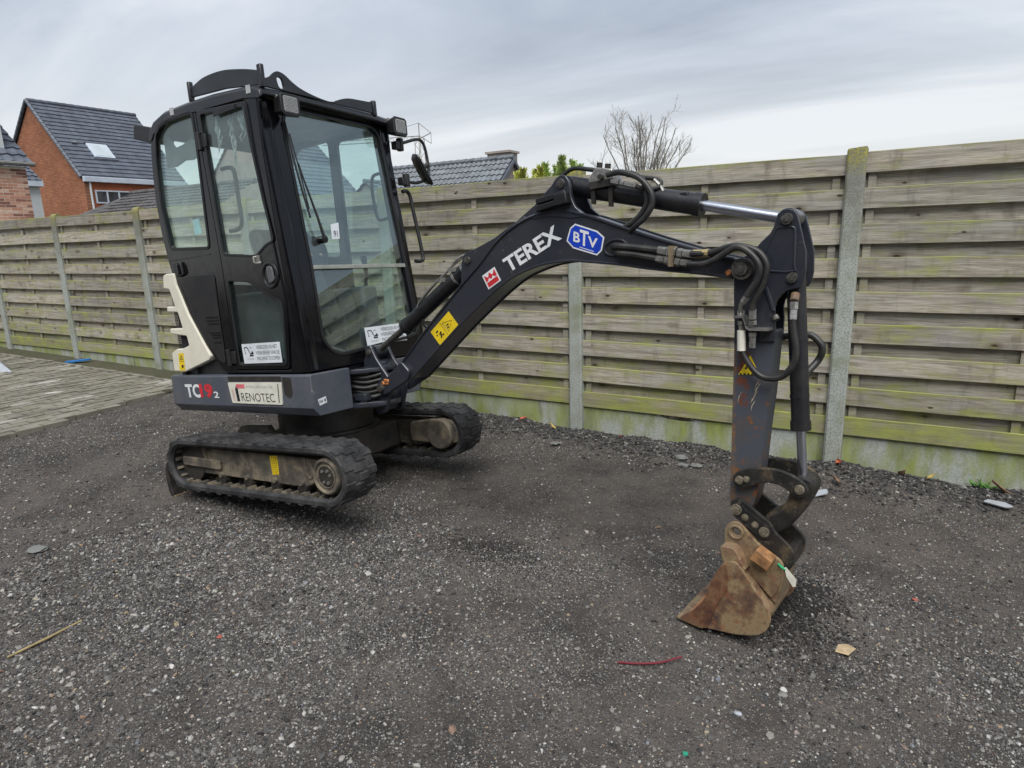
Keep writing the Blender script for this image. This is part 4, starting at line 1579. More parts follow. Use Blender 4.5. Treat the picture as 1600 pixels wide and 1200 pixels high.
    part('notice_paper', quad(P, [(-0.47, 1.40), (-0.40, 1.40), (-0.405, 1.49), (-0.475, 1.49)], -0.030, -0.028), flat('pale_blue_paper', (0.36, 0.55, 0.60), 0.6), parent=cab)
    # rear panel ribs, handle and dark lower panel
    mb = plate(fillet([(-0.628, 1.118), (-0.586, 1.155), (-0.283, 1.145), (-0.290, 0.87), (-0.284, 0.60), (-0.345, 0.62), (-0.50, 0.80), (-0.58, 0.95)], 0.03), [], P, 0.0005, 0.006, 0.003)
    pn = part('rear_panel', mb, M['black_plastic'])
    for i, z in enumerate((0.895, 0.875, 0.855, 0.80, 0.785, 0.77, 0.74)):
        part('vent_slot', MB().prism([(-0.43 + 0.01 * i, z), (-0.30, z - 0.002), (-0.30, z - 0.009), (-0.43 + 0.01 * i, z - 0.007)], P, 0.004, 0.0085), M['cab_black'], parent=pn)
    mb = MB().prism([(-0.735, 1.268), (-0.295, 1.268), (-0.295, 1.262), (-0.732, 1.262)], P, 0.0, 0.004)
    part('trim_line', mb, M['roof_grey'], parent=cab)
    hb = part('rear_catch', MB().prism(fillet([(-0.672, 1.245), (-0.598, 1.250), (-0.585, 1.165), (-0.655, 1.158)], 0.012), P, 0.0, 0.018), M['black_plastic'], bevel=0.004)
    part('catch_lever', MB().prism(fillet([(-0.632, 1.232), (-0.610, 1.234), (-0.600, 1.176), (-0.622, 1.174)], 0.006), P, 0.018, 0.034), M['cab_black'], parent=hb, bevel=0.003)
    # front lower skirt over the recess
    mb = MB().prism([(-0.78, 0.536), (-0.52, 0.70), (-0.40, 0.60), (-0.335, 0.536)], SIDE(-0.44), -0.06, 0.0)
    part('lower_skirt', mb, M['roof_grey'])
    # door
    PD = SIDE(YN - 0.002)
    mb = plate(fillet(DOOR, 0.02), [fillet(DWIN_UP, 0.025), fillet(DWIN_LO, 0.025)], PD, -0.030, 0.004, 0.005)
    door = part('door', mb, M['cab_black'], smooth=40)
    pane('door_glass', inset(fillet(DWIN_UP, 0.025), -0.01), PD, -0.014, M['glass_dusty'], door)
    pane('door_glass', inset(fillet(DWIN_LO, 0.025), -0.01), PD, -0.014, M['glass_dark'], door)
    for pts in (DWIN_UP, DWIN_LO):
        ps = fillet(pts, 0.025)
        part('door_seal', plate(inset(ps, -0.007), [inset(ps, 0.007)], PD, 0.003, 0.008, 0.002), M['black_plastic'], parent=door)
    # round handle recess
    c = (0.240, 1.094)
    ring = [(c[0] + 0.060 * math.cos(a), PD(0, 0, 0.006)[1], c[1] + 0.066 * math.sin(a)) for a in (2 * math.pi * k / 28 for k in range(28))]
    part('handle_ring', MB().tube(ring, 0.010, 8, closed=True), M['black_plastic'], parent=door)
    disc = [(c[0] + 0.056 * math.cos(a), c[1] + 0.062 * math.sin(a)) for a in (2 * math.pi * k / 28 for k in range(28))]
    part('handle_recess', MB().prism(disc, PD, 0.003, 0.006), M['cab_black'], parent=door)
    part('handle_flap', MB().prism(fillet([(0.222, 1.145), (0.272, 1.140), (0.282, 1.06), (0.232, 1.045)], 0.018), PD, 0.005, 0.018), M['interior_grey'], parent=door, bevel=0.005)
    part('lock', MB().cyl(PD(0.292, 1.080, 0.004), PD(0.292, 1.080, 0.010), 0.007, 10), M['zinc'], parent=door)
    # slim latch and hinge pieces
    mb = MB().tube([PD(u, v, w) for u, v, w in ((0.145, 1.205, 0.004), (0.135, 1.205, 0.022), (0.135, 1.175, 0.022), (0.155, 1.168, 0.018), (0.180, 1.17, 0.006))], 0.006, 7)
    mb.box(PD(0.155, 1.19, 0.006), (0.035, 0.012, 0.045))
    part('window_latch', mb, M['zinc'], parent=door)
    for z in (1.90, 0.64):
        mb = MB().cyl(PD(-0.232, z - 0.05, 0.012), PD(-0.236, z + 0.05, 0.012), 0.014, 12)
        mb.box(PD(-0.205, z, 0.004), (0.06, 0.012, 0.075))
        part('hinge', mb, M['black_plastic'], parent=door, bevel=0.003)
    # inner grab bar and plastic strips hanging in the door window
    gb = [PD(u, v, -0.055) for u, v in spline([(-0.155, 1.740), (-0.075, 1.735), (-0.040, 1.70), (-0.034, 1.55), (-0.032, 1.43), (-0.065, 1.388), (-0.150, 1.384)], 6)]
    part('inner_grab_bar', MB().tube(gb, 0.012, 10), M['black_plastic'], parent=door)
    rr_ = random.Random(9)
    for x0, ln in ((-0.100, 0.19), (0.025, 0.29), (0.118, 0.15)):
        mb = MB()
        for k in range(5):
            p = [Vector(PD(x0 + rr_.uniform(-0.02, 0.02) + 0.012 * math.sin(j * 1.3 + k), 2.02 - 0.08 * (x0 + 0.1) - ln * (0.75 + 0.08 * k) * j / 6, -0.03 + rr_.uniform(-0.006, 0.006))) for j in range(7)]
            for j in range(6):
                wv = Vector((0.009 * (1 - 0.1 * j), 0, 0))
                mb.add([p[j] - wv, p[j] + wv, p[j + 1] + wv * 0.9, p[j + 1] - wv * 0.9], [(0, 1, 2, 3)])
        o = part('torn_foil', mb, flat('torn_foil_strip', (0.36, 0.36, 0.35), 0.5, 0, 0.4, 40), parent=door, smooth=0)
    part('foil_rail', MB().box(PD(0.03, 2.018, 0.008), (0.20, 0.010, 0.022)), M['black_plastic'], parent=door)
    # warning notice on the door
    notice(door, PD, [(-0.098, 0.719), (-0.093, 0.603), (0.254, 0.606), (0.252, 0.723)], 0.010)
    # notice inside the lower windscreen
    notice(lowg, FRONT, [(-0.002, 0.753), (-0.004, 0.640), (0.356, 0.643), (0.354, 0.756)], 0.0)
    part('noise_label', quad(FRONT, [(-0.100, 1.375), (-0.110, 1.288), (-0.050, 1.292), (-0.036, 1.388)], -0.0125, -0.0115), M['sticker_white'], parent=cab)
    part('lettering', text_mesh('91', ((-0.092, 1.302), (-0.062, 1.304), (-0.088, 1.338)), FRONT, -0.010, 0.0), M['black_print'], parent=cab)
    # wiper, its motor housing
    mb = MB()
    arm = [FRONT(u, v, 0.03) for u, v in ((-0.205, 1.285), (-0.225, 1.40), (-0.275, 1.62), (-0.290, 1.70))]
    mb.tube(arm, [0.010, 0.007, 0.005, 0.005], 8)
    w = part('wiper', mb, M['black_plastic'])
    mb = MB()
    mb.tube([FRONT(u, v, 0.014) for u, v in ((-0.265, 1.40), (-0.285, 1.55), (-0.302, 1.72), (-0.315, 1.93))], 0.006, 6)
    mb.tube([FRONT(u, v, 0.026) for u, v in ((-0.272, 1.45), (-0.290, 1.70), (-0.308, 1.86))], 0.004, 6)
    part('wiper_blade', mb, M['black_plastic'], parent=w)
    mb = plate(fillet([(-0.335, 1.295), (-0.215, 1.305), (-0.165, 1.27), (-0.150, 1.215), (-0.165, 1.16), (-0.165, 1.125), (-0.335, 1.125)], 0.03), [], FRONT, -0.06, -0.02, 0.004)
    hs = part('wiper_housing', mb, M['black_plastic'])
    mb = MB().cyl(FRONT(-0.205, 1.280, -0.02), FRONT(-0.205, 1.280, 0.035), 0.022, 14)
    part('wiper_pivot', mb, M['cab_black'], parent=hs)
    mb = MB()
    for u in (-0.285, -0.215):
        mb.cyl(FRONT(u, 1.195, -0.02), FRONT(u, 1.195, -0.012), 0.009, 8)
    part('bolt', mb, M['zinc'], parent=hs)
    # seat, levers, console
    mb = MB()
    mb.loft([[(x, y, z) for x, z in fillet([(-0.30, 0.80), (0.12, 0.78), (0.16, 0.83), (0.12, 0.90), (-0.28, 0.90)], 0.05)] for y in (-0.14, 0.34)])
    seat = part('seat', mb, M['seat'], bevel=0.03)
    mb = MB()
    mb.loft([[(x, y, z) for x, z in fillet([(-0.26, 0.86), (-0.14, 0.88), (-0.30, 1.42), (-0.38, 1.44), (-0.42, 1.40)], 0.05)] for y in (-0.12, 0.32)])
    part('seat_back', mb, M['seat'], parent=seat, bevel=0.03)
    part('seat_base', MB().bb(-0.30, 0.10, -0.14, 0.34, 0.575, 0.80), M['black_plastic'], parent=seat)
    for y in (-0.28, 0.42):
        c_ = part('side_console', MB().bb(-0.35, 0.10, y - 0.07, y + 0.07, 0.60, 1.02), M['interior_grey'], bevel=0.02)
        part('joystick', MB().tube([(0.06, y, 1.0), (0.08, y, 1.10), (0.07, y, 1.22)], [0.012, 0.012, 0.022], 8), M['black_plastic'], parent=c_)
    for y in (0.0, 0.14):
        mb = MB().tube([(0.26, y, 0.575), (0.27, y, 0.80), (0.22, y, 0.98)], 0.011, 8)
        mb.box((0.29, y, 0.60), (0.14, 0.08, 0.02))
        part('travel_lever', mb, M['black_plastic'])
    mb = MB().tube(spline([(0.24, 0.50, 1.75), (0.16, 0.50, 1.74), (0.14, 0.50, 1.65), (0.16, 0.50, 1.48), (0.20, 0.50, 1.45), (0.28, 0.50, 1.46)], 6), 0.011, 8)
    part('far_grab_bar', mb, M['black_plastic'])
    # work lights
    for y, z, x in ((-0.345, 1.990, 0.335), (0.535, 2.020, 0.335)):
        mb = MB()
        mb.loft([[(x + dx, y + a * sx, z + b * sz) for a, b in ((-1, -0.75), (-0.75, -1), (0.75, -1), (1, -0.75), (1, 0.75), (0.75, 1), (-0.75, 1), (-1, 0.75))] for dx, sx, sz in ((0.0, 0.045, 0.040), (0.03, 0.055, 0.048), (0.075, 0.064, 0.058), (0.082, 0.064, 0.058))])
        lt = part('work_light', mb, M['black_plastic'], bevel=0.003)
        PL = lambda u, v, w_: (x + 0.082 + w_, u, v)
        mb = MB().prism(fillet([(y - 0.046, z - 0.042), (y + 0.046, z - 0.042), (y + 0.046, z + 0.042), (y - 0.046, z + 0.042)], 0.012), PL, 0.0, 0.003)
        ln = part('lens', mb, M['lamp_lens'], parent=lt)
        mb = MB()
        for k in range(11):
            zz = z - 0.038 + k * 0.0072
            mb.prism([(y - 0.042, zz), (y + 0.042, zz), (y + 0.042, zz + 0.0038), (y - 0.042, zz + 0.0038)], PL, 0.003, 0.006)
        part('lens_rib', mb, M['lamp_lens'], parent=lt)
        mb = MB().bb(x - 0.03, x + 0.04, y - 0.03, y + 0.03, z + 0.040, z + 0.057)
        mb.cyl((x + 0.005, y - 0.035, z + 0.055), (x + 0.005, y + 0.035, z + 0.055), 0.010, 10)
        part('light_bracket', mb, M['zinc'], parent=lt)
    part('rear_lamp', MB().prism(fillet([(-0.755, 2.09), (-0.97, 2.155), (-1.00, 2.07), (-0.785, 2.00)], 0.02), SIDE(-0.40), -0.10, 0.04), M['black_plastic'], bevel=0.006)
    # mirror on the far pillar
    arm = spline([(0.335, 0.545, 1.925), (0.34, 0.60, 1.935), (0.34, 0.76, 1.985), (0.34, 0.825, 1.985), (0.345, 0.855, 1.93), (0.352, 0.862, 1.80), (0.357, 0.835, 1.735), (0.360, 0.74, 1.695), (0.360, 0.66, 1.685), (0.360, 0.545, 1.69)], 5)
    ma = part('mirror_arm', MB().tube(arm, 0.0105, 10), M['black_plastic'])
    for z, x in ((1.925, 0.335), (1.69, 0.36)):
        mb = MB()
        mb.bb(x - 0.025, x + 0.02, 0.545, 0.585, z - 0.03, z + 0.02)
        mb.cyl((x, 0.605, z - 0.035), (x, 0.605, z + 0.045), 0.024, 12)
        part('mirror_clamp', mb, M['black_plastic'], parent=ma, bevel=0.004)
    # mirror head: seen almost edge on from behind
    ctr = Vector((0.36, 0.795, 1.79))
    ax_u = Vector((0.62, 0.66, -0.42)).normalized()
    ax_v = Vector((-0.35, 0.72, 0.60))
    ax_v = (ax_v - ax_u * ax_v.dot(ax_u)).normalized()
    ax_w = ax_u.cross(ax_v)
    ol = fillet([(-0.115, -0.062), (0.115, -0.062), (0.115, 0.062), (-0.115, 0.062)], 0.04, 5)
    # long axis of the head points down and away
    la = -Vector((0.05, 0.56, -0.83)).normalized()
    sh = Vector((0.80, -0.56, -0.10))
    sh = (sh - la * sh.dot(la)).normalized()
    nw = la.cross(sh)
    rows = []
    for d, s in ((0.0, 1.0), (0.012, 1.0), (0.030, 0.86), (0.040, 0.55)):
        rows.append([tuple(ctr + la * (u * s) + sh * (v * s) - nw * d) for u, v in ol])
    mh = part('mirror_head', MB().loft(rows), M['black_plastic'], bevel=0.003)
    part('mirror_glass', MB().add([tuple(ctr + la * (u * 0.9) + sh * (v * 0.9) + nw * 0.0008) for u, v in ol], [tuple(range(len(ol)))]), M['chrome'], parent=mh)
    part('mirror_knuckle', MB().tube([tuple(ctr - nw * 0.04), (0.352, 0.860, 1.83)], 0.016, 10), M['black_plastic'], parent=mh)
    # grab handle on the far pillar
    gh = spline([(0.365, 0.548, 1.615), (0.367, 0.585, 1.622), (0.370, 0.612, 1.595), (0.378, 0.622, 1.50), (0.412, 0.635, 1.20), (0.417, 0.612, 1.158), (0.418, 0.58, 1.152), (0.418, 0.548, 1.155)], 6)
    part('grab_handle', MB().tube(gh, 0.0125, 10), M['black_plastic'])
    # roof guard plates
    Pside = SIDE(-0.43)
    prof = [(-0.315, 2.175), (-0.315, 2.215), (-0.29, 2.232)] + spline([(-0.29, 2.232), (-0.20, 2.252), (-0.098, 2.255), (0.0, 2.248), (0.089, 2.232), (0.20, 2.206), (0.288, 2.180)], 3)[1:] + [(0.288, 2.105), (0.20, 2.118), (0.0, 2.150)]
    mb = plate(prof, [], Pside, -0.008, 0.008, 0.002)
    gu = part('roof_guard', mb, M['roof_grey'])
    Pfr = lambda u, v, w_: (0.335 + w_, u, v)
    fp = [(-0.44, 2.085)] + spline([(-0.44, 2.125), (-0.40, 2.142), (-0.365, 2.172), (-0.335, 2.182), (-0.295, 2.172), (-0.25, 2.145), (-0.19, 2.120), (-0.09, 2.100), (0.0, 2.092), (0.05, 2.098)], 4) + spline([(0.06, 2.105), (0.12, 2.128), (0.18, 2.142), (0.26, 2.148), (0.37, 2.155)], 3) + [(0.37, 2.09)]
    hole = fillet([(-0.358, 2.150), (-0.318, 2.155), (-0.308, 2.095), (-0.345, 2.092)], 0.02)
    mb = plate(fp, [hole], Pfr, -0.008, 0.008, 0.002)
    part('front_guard_plate', mb, M['roof_grey'], parent=gu)
    mb = MB()
    mb.bb(0.318, 0.352, -0.462, -0.436, 2.075, 2.195)
    mb.bb(0.318, 0.352, 0.372, 0.400, 2.075, 2.168)
    mb.bb(-0.335, -0.312, -0.45, -0.42, 2.150, 2.262)
    part('guard_tab', mb, M['roof_grey'], parent=gu, bevel=0.006)


def notice(parent, P, q, w):
    """white sticker: machine pictogram left, three lines of writing right"""
    tl, bl, br, tr = (Vector(p) for p in q)

    def at(a, b):
        c = (bl * (1 - a) + br * a) * (1 - b) + (tl * (1 - a) + tr * a) * b
        return (c.x, c.y)
    part('notice_sticker', MB().prism([tuple(tl), tuple(bl), tuple(br), tuple(tr)], P, w, w + 0.0008), M['sticker_white'], parent=parent)
    for body, a0, a1, b0 in (('VERBODEN IN HET', 0.38, 0.92, 0.70), ('WERKBEREIK VAN DE', 0.36, 0.97, 0.42), ('MACHINE TE KOMEN', 0.37, 0.96, 0.14)):
        part('lettering', text_mesh(body, (at(a0, b0), at(a1, b0), at(a0, b0 + 0.19)), P, w + 0.0012, 0.0), M['black_print'], parent=parent)
    mb = MB()

    def poly(pts):
        mb.prism([at(a, b) for a, b in pts], P, w + 0.0008, w + 0.0013)
    poly([(0.18, 0.36), (0.28, 0.36), (0.28, 0.44), (0.18, 0.44)])                                            # tracks
    poly([(0.19, 0.46), (0.29, 0.46), (0.29, 0.56), (0.25, 0.64), (0.245, 0.55), (0.20, 0.52)])               # body
    poly([(0.20, 0.54), (0.155, 0.80), (0.13, 0.84), (0.07, 0.84), (0.05, 0.80), (0.055, 0.76), (0.08, 0.79), (0.125, 0.79), (0.14, 0.76), (0.185, 0.52)])   # boom
    poly([(0.055, 0.78), (0.068, 0.78), (0.075, 0.56), (0.065, 0.56)])                                        # stick
    poly([(0.055, 0.54), (0.085, 0.54), (0.085, 0.49), (0.06, 0.49)])                                         # bucket
    poly([(0.20, 0.80), (0.25, 0.82), (0.25, 0.78), (0.20, 0.775)])                                           # cab top
    part('pictogram', mb, M['black_print'], parent=parent)
    mb = MB()
    for k in range(7):
        mb.prism([at(0.10 + k * 0.027, 0.18), at(0.115 + k * 0.027, 0.18), at(0.112 + k * 0.027, 0.28), at(0.10 + k * 0.027, 0.28)], P, w + 0.0008, w + 0.0012)
    part('faint_print', mb, M['grey_print'], parent=parent)


build_cab()


# ---- engine cover behind the cab
def build_engine_cover():
    P = SIDE(-0.485)
    white = [(-0.824, 1.160), (-0.815, 1.182), (-0.783, 1.190), (-0.700, 1.186), (-0.688, 1.114), (-0.601, 0.920), (-0.426, 0.655), (-0.445, 0.63), (-0.732, 0.557), (-0.852, 0.565), (-0.848, 0.682), (-0.784, 0.708), (-0.717, 0.708), (-0.640, 0.727),
             (-0.653, 0.788), (-0.832, 0.808), (-0.828, 0.842), (-0.684, 0.838), (-0.714, 0.942), (-0.832, 0.950), (-0.826, 0.983), (-0.734, 0.978), (-0.769, 1.090), (-0.832, 1.102)]
    mb = plate(fillet(white, 0.010), [], P, -0.05, 0.0, 0.006)
    cv = part('engine_cover', mb, M['cream'], smooth=40)
    body = [(-0.80, 1.165), (-0.70, 1.165), (-0.61, 0.92), (-0.44, 0.66), (-0.73, 0.565), (-0.84, 0.575)]
    mb = MB().loft([[(x, y, z) for x, z in fillet(body, 0.03)] for y in (-0.40, 0.44)])
    part('rear_hood', mb, M['cream'], parent=cv, bevel=0.01)
    # black wire grille behind the openings
    mb = MB()
    gz = [0.70 + i * 0.012 for i in range(33)]
    for z in gz:
        t = (z - 0.70) / 0.39
        x0, x1 = -0.80 + 0.005 * t, -0.63 - 0.12 * t
        mb.tube([(x0, -0.452, z), (x1, -0.452, z)], 0.0022, 4)
    for i in range(14):
        x = -0.80 + i * 0.012
        mb.tube([(x, -0.455, 0.70), (x, -0.455, 1.09)], 0.0022, 4)
    part('wire_grille', mb, M['mesh_black'], parent=cv, smooth=0)
    mb = MB().prism([(-0.805, 1.095), (-0.74, 1.095), (-0.64, 0.70), (-0.805, 0.70)], SIDE(-0.43), -0.01, 0.0)
    part('radiator', mb, M['mesh_black'], parent=cv)
    PL = SIDE(-0.485)
    part('warning_label', quad(PL, [(-0.770, 0.680), (-0.786, 0.568), (-0.722, 0.566), (-0.712, 0.680)]), M['yellow'], parent=cv)
    mb = MB()
    tri = [(-0.760, 0.638), (-0.727, 0.640), (-0.742, 0.668)]
    for i in range(3):
        a, b = tri[i], tri[(i + 1) % 3]
        mb.tube([PL(a[0], a[1], 0.0014), PL(b[0], b[1], 0.0014)], 0.0018, 4)
    mb.prism([(-0.745, 0.645), (-0.741, 0.645), (-0.741, 0.658), (-0.745, 0.658)], PL, 0.0012, 0.0018)
    mb.prism([(-0.770, 0.628), (-0.722, 0.628), (-0.722, 0.626), (-0.770, 0.626)], PL, 0.0012, 0.0018)
    mb.prism(fillet([(-0.758, 0.60), (-0.735, 0.605), (-0.73, 0.59), (-0.748, 0.58)], 0.005), PL, 0.0012, 0.0018)
    part('label_print', mb, M['black_print'], parent=cv)
    part('cover_foot', MB().bb(-0.80, -0.765, -0.46, -0.42, 0.53, 0.57).bb(-0.66, -0.63, -0.46, -0.42, 0.53, 0.60), M['black_plastic'], parent=cv)


build_engine_cover()


# ---- boom, stick, bucket (boom frame)
def pinhead(mb, u, v, y, r=0.018, t=0.012, s=-1):
    mb.cyl((u, y, v), (u, y + s * t, v), r, 18, r * 0.9)
    mb.cyl((u, y + s * t, v), (u, y + s * (t + 0.004), v), r * 0.5, 12)


def build_boom():
    top = [(0.198, 0.541), (0.427, 0.731), (0.537, 0.816), (0.719, 0.954), (0.832, 1.033), (0.951, 1.130), (1.064, 1.192), (1.169, 1.225), (1.264, 1.235), (1.347, 1.230), (1.414, 1.214), (1.509, 1.179), (1.610, 1.135), (1.766, 1.068), (1.893, 1.018), (2.000, 0.977), (2.115, 0.940)]
    eye = [(2.150 + 0.042 * math.cos(a), 0.901 + 0.042 * math.sin(a)) for a in (math.radians(d) for d in (70, 40, 10, -20, -50, -80, -100))]
    bot = [(2.107, 0.871), (1.997, 0.896), (1.760, 0.938), (1.629, 0.967), (1.453, 0.997), (1.363, 1.009), (1.243, 1.007), (1.146, 0.991), (1.040, 0.961), (0.926, 0.905), (0.809, 0.833), (0.648, 0.728), (0.445, 0.584), (0.253, 0.446)]
    foot = [(0.087, 0.372), (0.045, 0.360), (0.005, 0.375), (-0.010, 0.405), (0.010, 0.435), (0.082, 0.455)]
    ts = [(p[0], p[1]) for p in spline(top, 3)]
    bs = [(p[0], p[1]) for p in spline(bot, 3)]
    P = lambda u, v, w: (u, -w, v)
    slot = fillet([(1.575, 1.056), (1.70, 1.032), (1.70, 1.012), (1.585, 1.022), (1.565, 1.035)], 0.012)
    mb = plate(ts + eye + bs, [], P, -0.072, 0.076, 0.0)
    boom = part('boom', mb, M['boom_grey'], F_BM, bevel=0.006)
    # weld lips along the plates
    mb = MB()
    for y in (-0.079, 0.075):
        mb.tube([(u, y, v + 0.001) for u, v in ts], 0.006, 6)
        mb.tube([(u, y, v - 0.001) for u, v in bs], 0.006, 6)
    part('plate_lip', mb, M['boom_grey'], F_BM, boom)
    mb = MB()
    for y0, y1 in ((-0.100, -0.074), (0.074, 0.100)):
        mb.prism(fillet([(0.253, 0.446), (0.275, 0.50), (0.215, 0.557), (0.175, 0.530)] + [(0.082, 0.462), (0.004, 0.440), (-0.014, 0.405), (0.002, 0.372), (0.045, 0.357), (0.087, 0.370)], 0.02), lambda u, v, w: (u, w, v), y0, y1)
    part('boom_foot', mb, M['boom_grey'], F_BM, boom, bevel=0.006)
    mb = MB()
    pinhead(mb, 0.030, 0.401, -0.100, 0.026, 0.016)
    part('pivot_pin', mb, M['pin'], F_BM, boom)
    mb = MB()
    rr = random.Random(4)
    for i in range(9):
        mb.box((0.045 + rr.uniform(0, 0.05), -0.101 - rr.uniform(0, 0.004), 0.43 + rr.uniform(-0.012, 0.02)), (0.024, 0.010, 0.018))
    part('old_grease', mb, M['brass'], F_BM, boom, bevel=0.005)
    # dark oval where the hoses leave the boom
    mb = MB().prism(fillet([(1.560, 1.055), (1.60, 1.072), (1.64, 1.064), (1.66, 1.045), (1.65, 1.018), (1.59, 1.010), (1.558, 1.025)], 0.02), SIDE(-0.076), 0.0, 0.002)
    part('hose_opening', mb, M['black_print'], F_BM, boom)
    mb = MB().tube([(u, -0.079, v) for u, v in fillet([(1.556, 1.056), (1.60, 1.076), (1.645, 1.067), (1.666, 1.045), (1.655, 1.014), (1.59, 1.005), (1.553, 1.024)], 0.02)], 0.005, 6, closed=True)
    part('opening_rim', mb, M['boom_grey'], F_BM, boom)
    # cylinder lug on the upper edge
    lug = fillet([(0.690, 0.930), (0.708, 1.055), (0.725, 1.098), (0.755, 1.112), (0.80, 1.118), (0.937, 1.158), (1.06, 1.212), (1.14, 1.24), (1.10, 1.19), (0.95, 1.11), (0.83, 1.015)], 0.02)
    for y0, y1 in ((-0.066, -0.046), (0.046, 0.066)):
        lo = part('cylinder_lug', MB().prism(lug, lambda u, v, w: (u, w, v), y0, y1), M['boom_grey'], F_BM, boom, bevel=0.004)
    mb = MB()
    pinhead(mb, 0.755, 1.068, -0.066, 0.020, 0.012)
    part('lug_pin', mb, M['pin'], F_BM, boom)
    # apex bracket for the stick cylinder
    br = [(1.18, 1.215), (1.220, 1.27), (1.262, 1.322), (1.305, 1.350), (1.330, 1.378), (1.360, 1.388), (1.388, 1.375), (1.400, 1.340), (1.402, 1.285), (1.420, 1.238), (1.475, 1.19), (1.40, 1.19), (1.28, 1.215)]
    for y0, y1 in ((-0.080, -0.058), (0.058, 0.080)):
        part('apex_bracket', MB().prism(fillet(br, 0.015), lambda u, v, w: (u, w, v), y0, y1), M['boom_grey'], F_BM, boom, bevel=0.004)
    mb = MB()
    pinhead(mb, 1.354, 1.349, -0.080, 0.022, 0.008)
    part('apex_pin', mb, M['pin'], F_BM, boom)
    mb = MB()
    mb.prism([(1.232, 1.268), (1.395, 1.285), (1.402, 1.262), (1.230, 1.240)], SIDE(-0.080), 0.0, 0.030)
    mb.prism([(1.225, 1.300), (1.385, 1.315), (1.392, 1.292), (1.228, 1.273)], SIDE(-0.080), 0.0, 0.024)
    mb.prism([(1.335, 1.30), (1.398, 1.305), (1.405, 1.255), (1.335, 1.25)], SIDE(-0.080), 0.0, 0.040)
    part('hose_clamp_block', mb, M['black_plastic'], F_BM, boom, bevel=0.004)
    part('guard_flange', MB().prism(fillet([(0.98, 1.16), (1.01, 1.222), (1.14, 1.292), (1.19, 1.312), (1.22, 1.25), (1.10, 1.19)], 0.02), lambda u, v, w: (u, w, v), 0.010, 0.030), M['boom_grey'], F_BM, boom, bevel=0.003)
    # stick pivot collar
    mb = MB()
    mb.cyl((2.150, -0.105, 0.901), (2.150, 0.105, 0.901), 0.040, 24)
    pinhead(mb, 2.150, 0.901, -0.105, 0.027, 0.010)
    part('stick_pivot', mb, M['pin'], F_BM, boom)
    mb = MB().prism(fillet([(2.078, 0.895), (2.095, 0.905), (2.105, 0.895), (2.100, 0.88), (2.085, 0.878)], 0.004), SIDE(-0.078), 0.0, 0.008)
    part('grease_smear', mb, M['brass'], F_BM, boom, bevel=0.003)
    # decals
    PB = SIDE(-0.076)

    def quadtext(body, bl, br_, tl, mat, bold, nm='lettering'):
        part(nm, text_mesh(body, (bl, br_, tl), PB, 0.0016, bold), mat, F_BM, boom)
    quadtext('TEREX', (1.020, 0.982), (1.340, 1.110), (0.985, 1.048), M['white_print'], 0.03)
    # crown badge
    a, b, c, d = Vector((0.850, 0.982)), Vector((0.934, 1.020)), Vector((0.968, 0.951)), Vector((0.884, 0.912))

    def bad(s, t):
        q = (d * (1 - s) + c * s) * (1 - t) + (a * (1 - s) + b * s) * t
        return (q.x, q.y)
    part('crown_badge', quad(PB, [bad(0, 1), bad(1, 1), bad(1, 0), bad(0, 0)], 0.0003, 0.0010), M['white_print'], F_BM, boom)
    mb = MB()
    mb.prism([bad(0.09, 0.08), bad(0.91, 0.08), bad(0.91, 0.40), bad(0.09, 0.40)], PB, 0.0010, 0.0016)
    for pts in ([(0.09, 0.40), (0.30, 0.40), (0.30, 0.60), (0.09, 0.90)], [(0.09, 0.46), (0.09, 0.92), (0.36, 0.62), (0.22, 0.46)], [(0.50, 0.46), (0.32, 0.66), (0.50, 0.92), (0.68, 0.66)], [(0.91, 0.46), (0.78, 0.46), (0.64, 0.62), (0.91, 0.92)]):
        if len(pts) == 4 and pts[0] != (0.09, 0.40):
            mb.prism([bad(*q) for q in pts], PB, 0.0010, 0.0016)
    part('crown_print', mb, M['red_print'], F_BM, boom)
    # blue eight-sided sticker
    o8 = [(1.362, 1.096), (1.385, 1.150), (1.413, 1.166), (1.523, 1.121), (1.556, 1.090), (1.540, 1.034), (1.514, 1.016), (1.394, 1.060)]
    part('dealer_sticker', quad(PB, o8, 0.0003, 0.0010), M['white_print'], F_BM, boom)
    part('sticker_field', quad(PB, inset(o8, 0.0065), 0.0010, 0.0015), M['blue_print'], F_BM, boom)
    ux, uz = 0.93, -0.345
    base = Vector((1.398, 1.090))
    for ch, s0, s1, v0, v1 in (('B', 0.0, 0.036, 0.0, 0.044), ('T', 0.034, 0.082, -0.006, 0.060), ('V', 0.078, 0.130, -0.002, 0.042)):
        bl = base + Vector((ux, uz)) * s0 + Vector((0.12, 1)) * v0
        b_r = base + Vector((ux, uz)) * s1 + Vector((0.12, 1)) * v0
        t_l = base + Vector((ux, uz)) * s0 + Vector((0.12, 1)) * v1
        part('lettering', text_mesh(ch, (tuple(bl), tuple(b_r), tuple(t_l)), PB, 0.0021, 0.025), M['white_print'], F_BM, boom)
    part('web_line', quad(PB, [(1.428, 1.060), (1.500, 1.033), (1.500, 1.036), (1.428, 1.063)], 0.0015, 0.0020), M['white_print'], F_BM, boom)
    # yellow warning label
    yq = [Vector((0.452, 0.713)), Vector((0.599, 0.818)), Vector((0.659, 0.745)), Vector((0.513, 0.640))]

    def yb(s, t):
        q = (yq[3] * (1 - s) + yq[2] * s) * (1 - t) + (yq[0] * (1 - s) + yq[1] * s) * t
        return (q.x, q.y)
    part('warning_label', quad(PB, [tuple(q) for q in yq], 0.0003, 0.0010), M['yellow'], F_BM, boom)
    mb = MB()
    tri = [yb(0.55, 0.86), yb(0.92, 0.80), yb(0.66, 0.14)]
    tri = [yb(0.56, 0.80), yb(0.90, 0.50), yb(0.58, 0.16)]
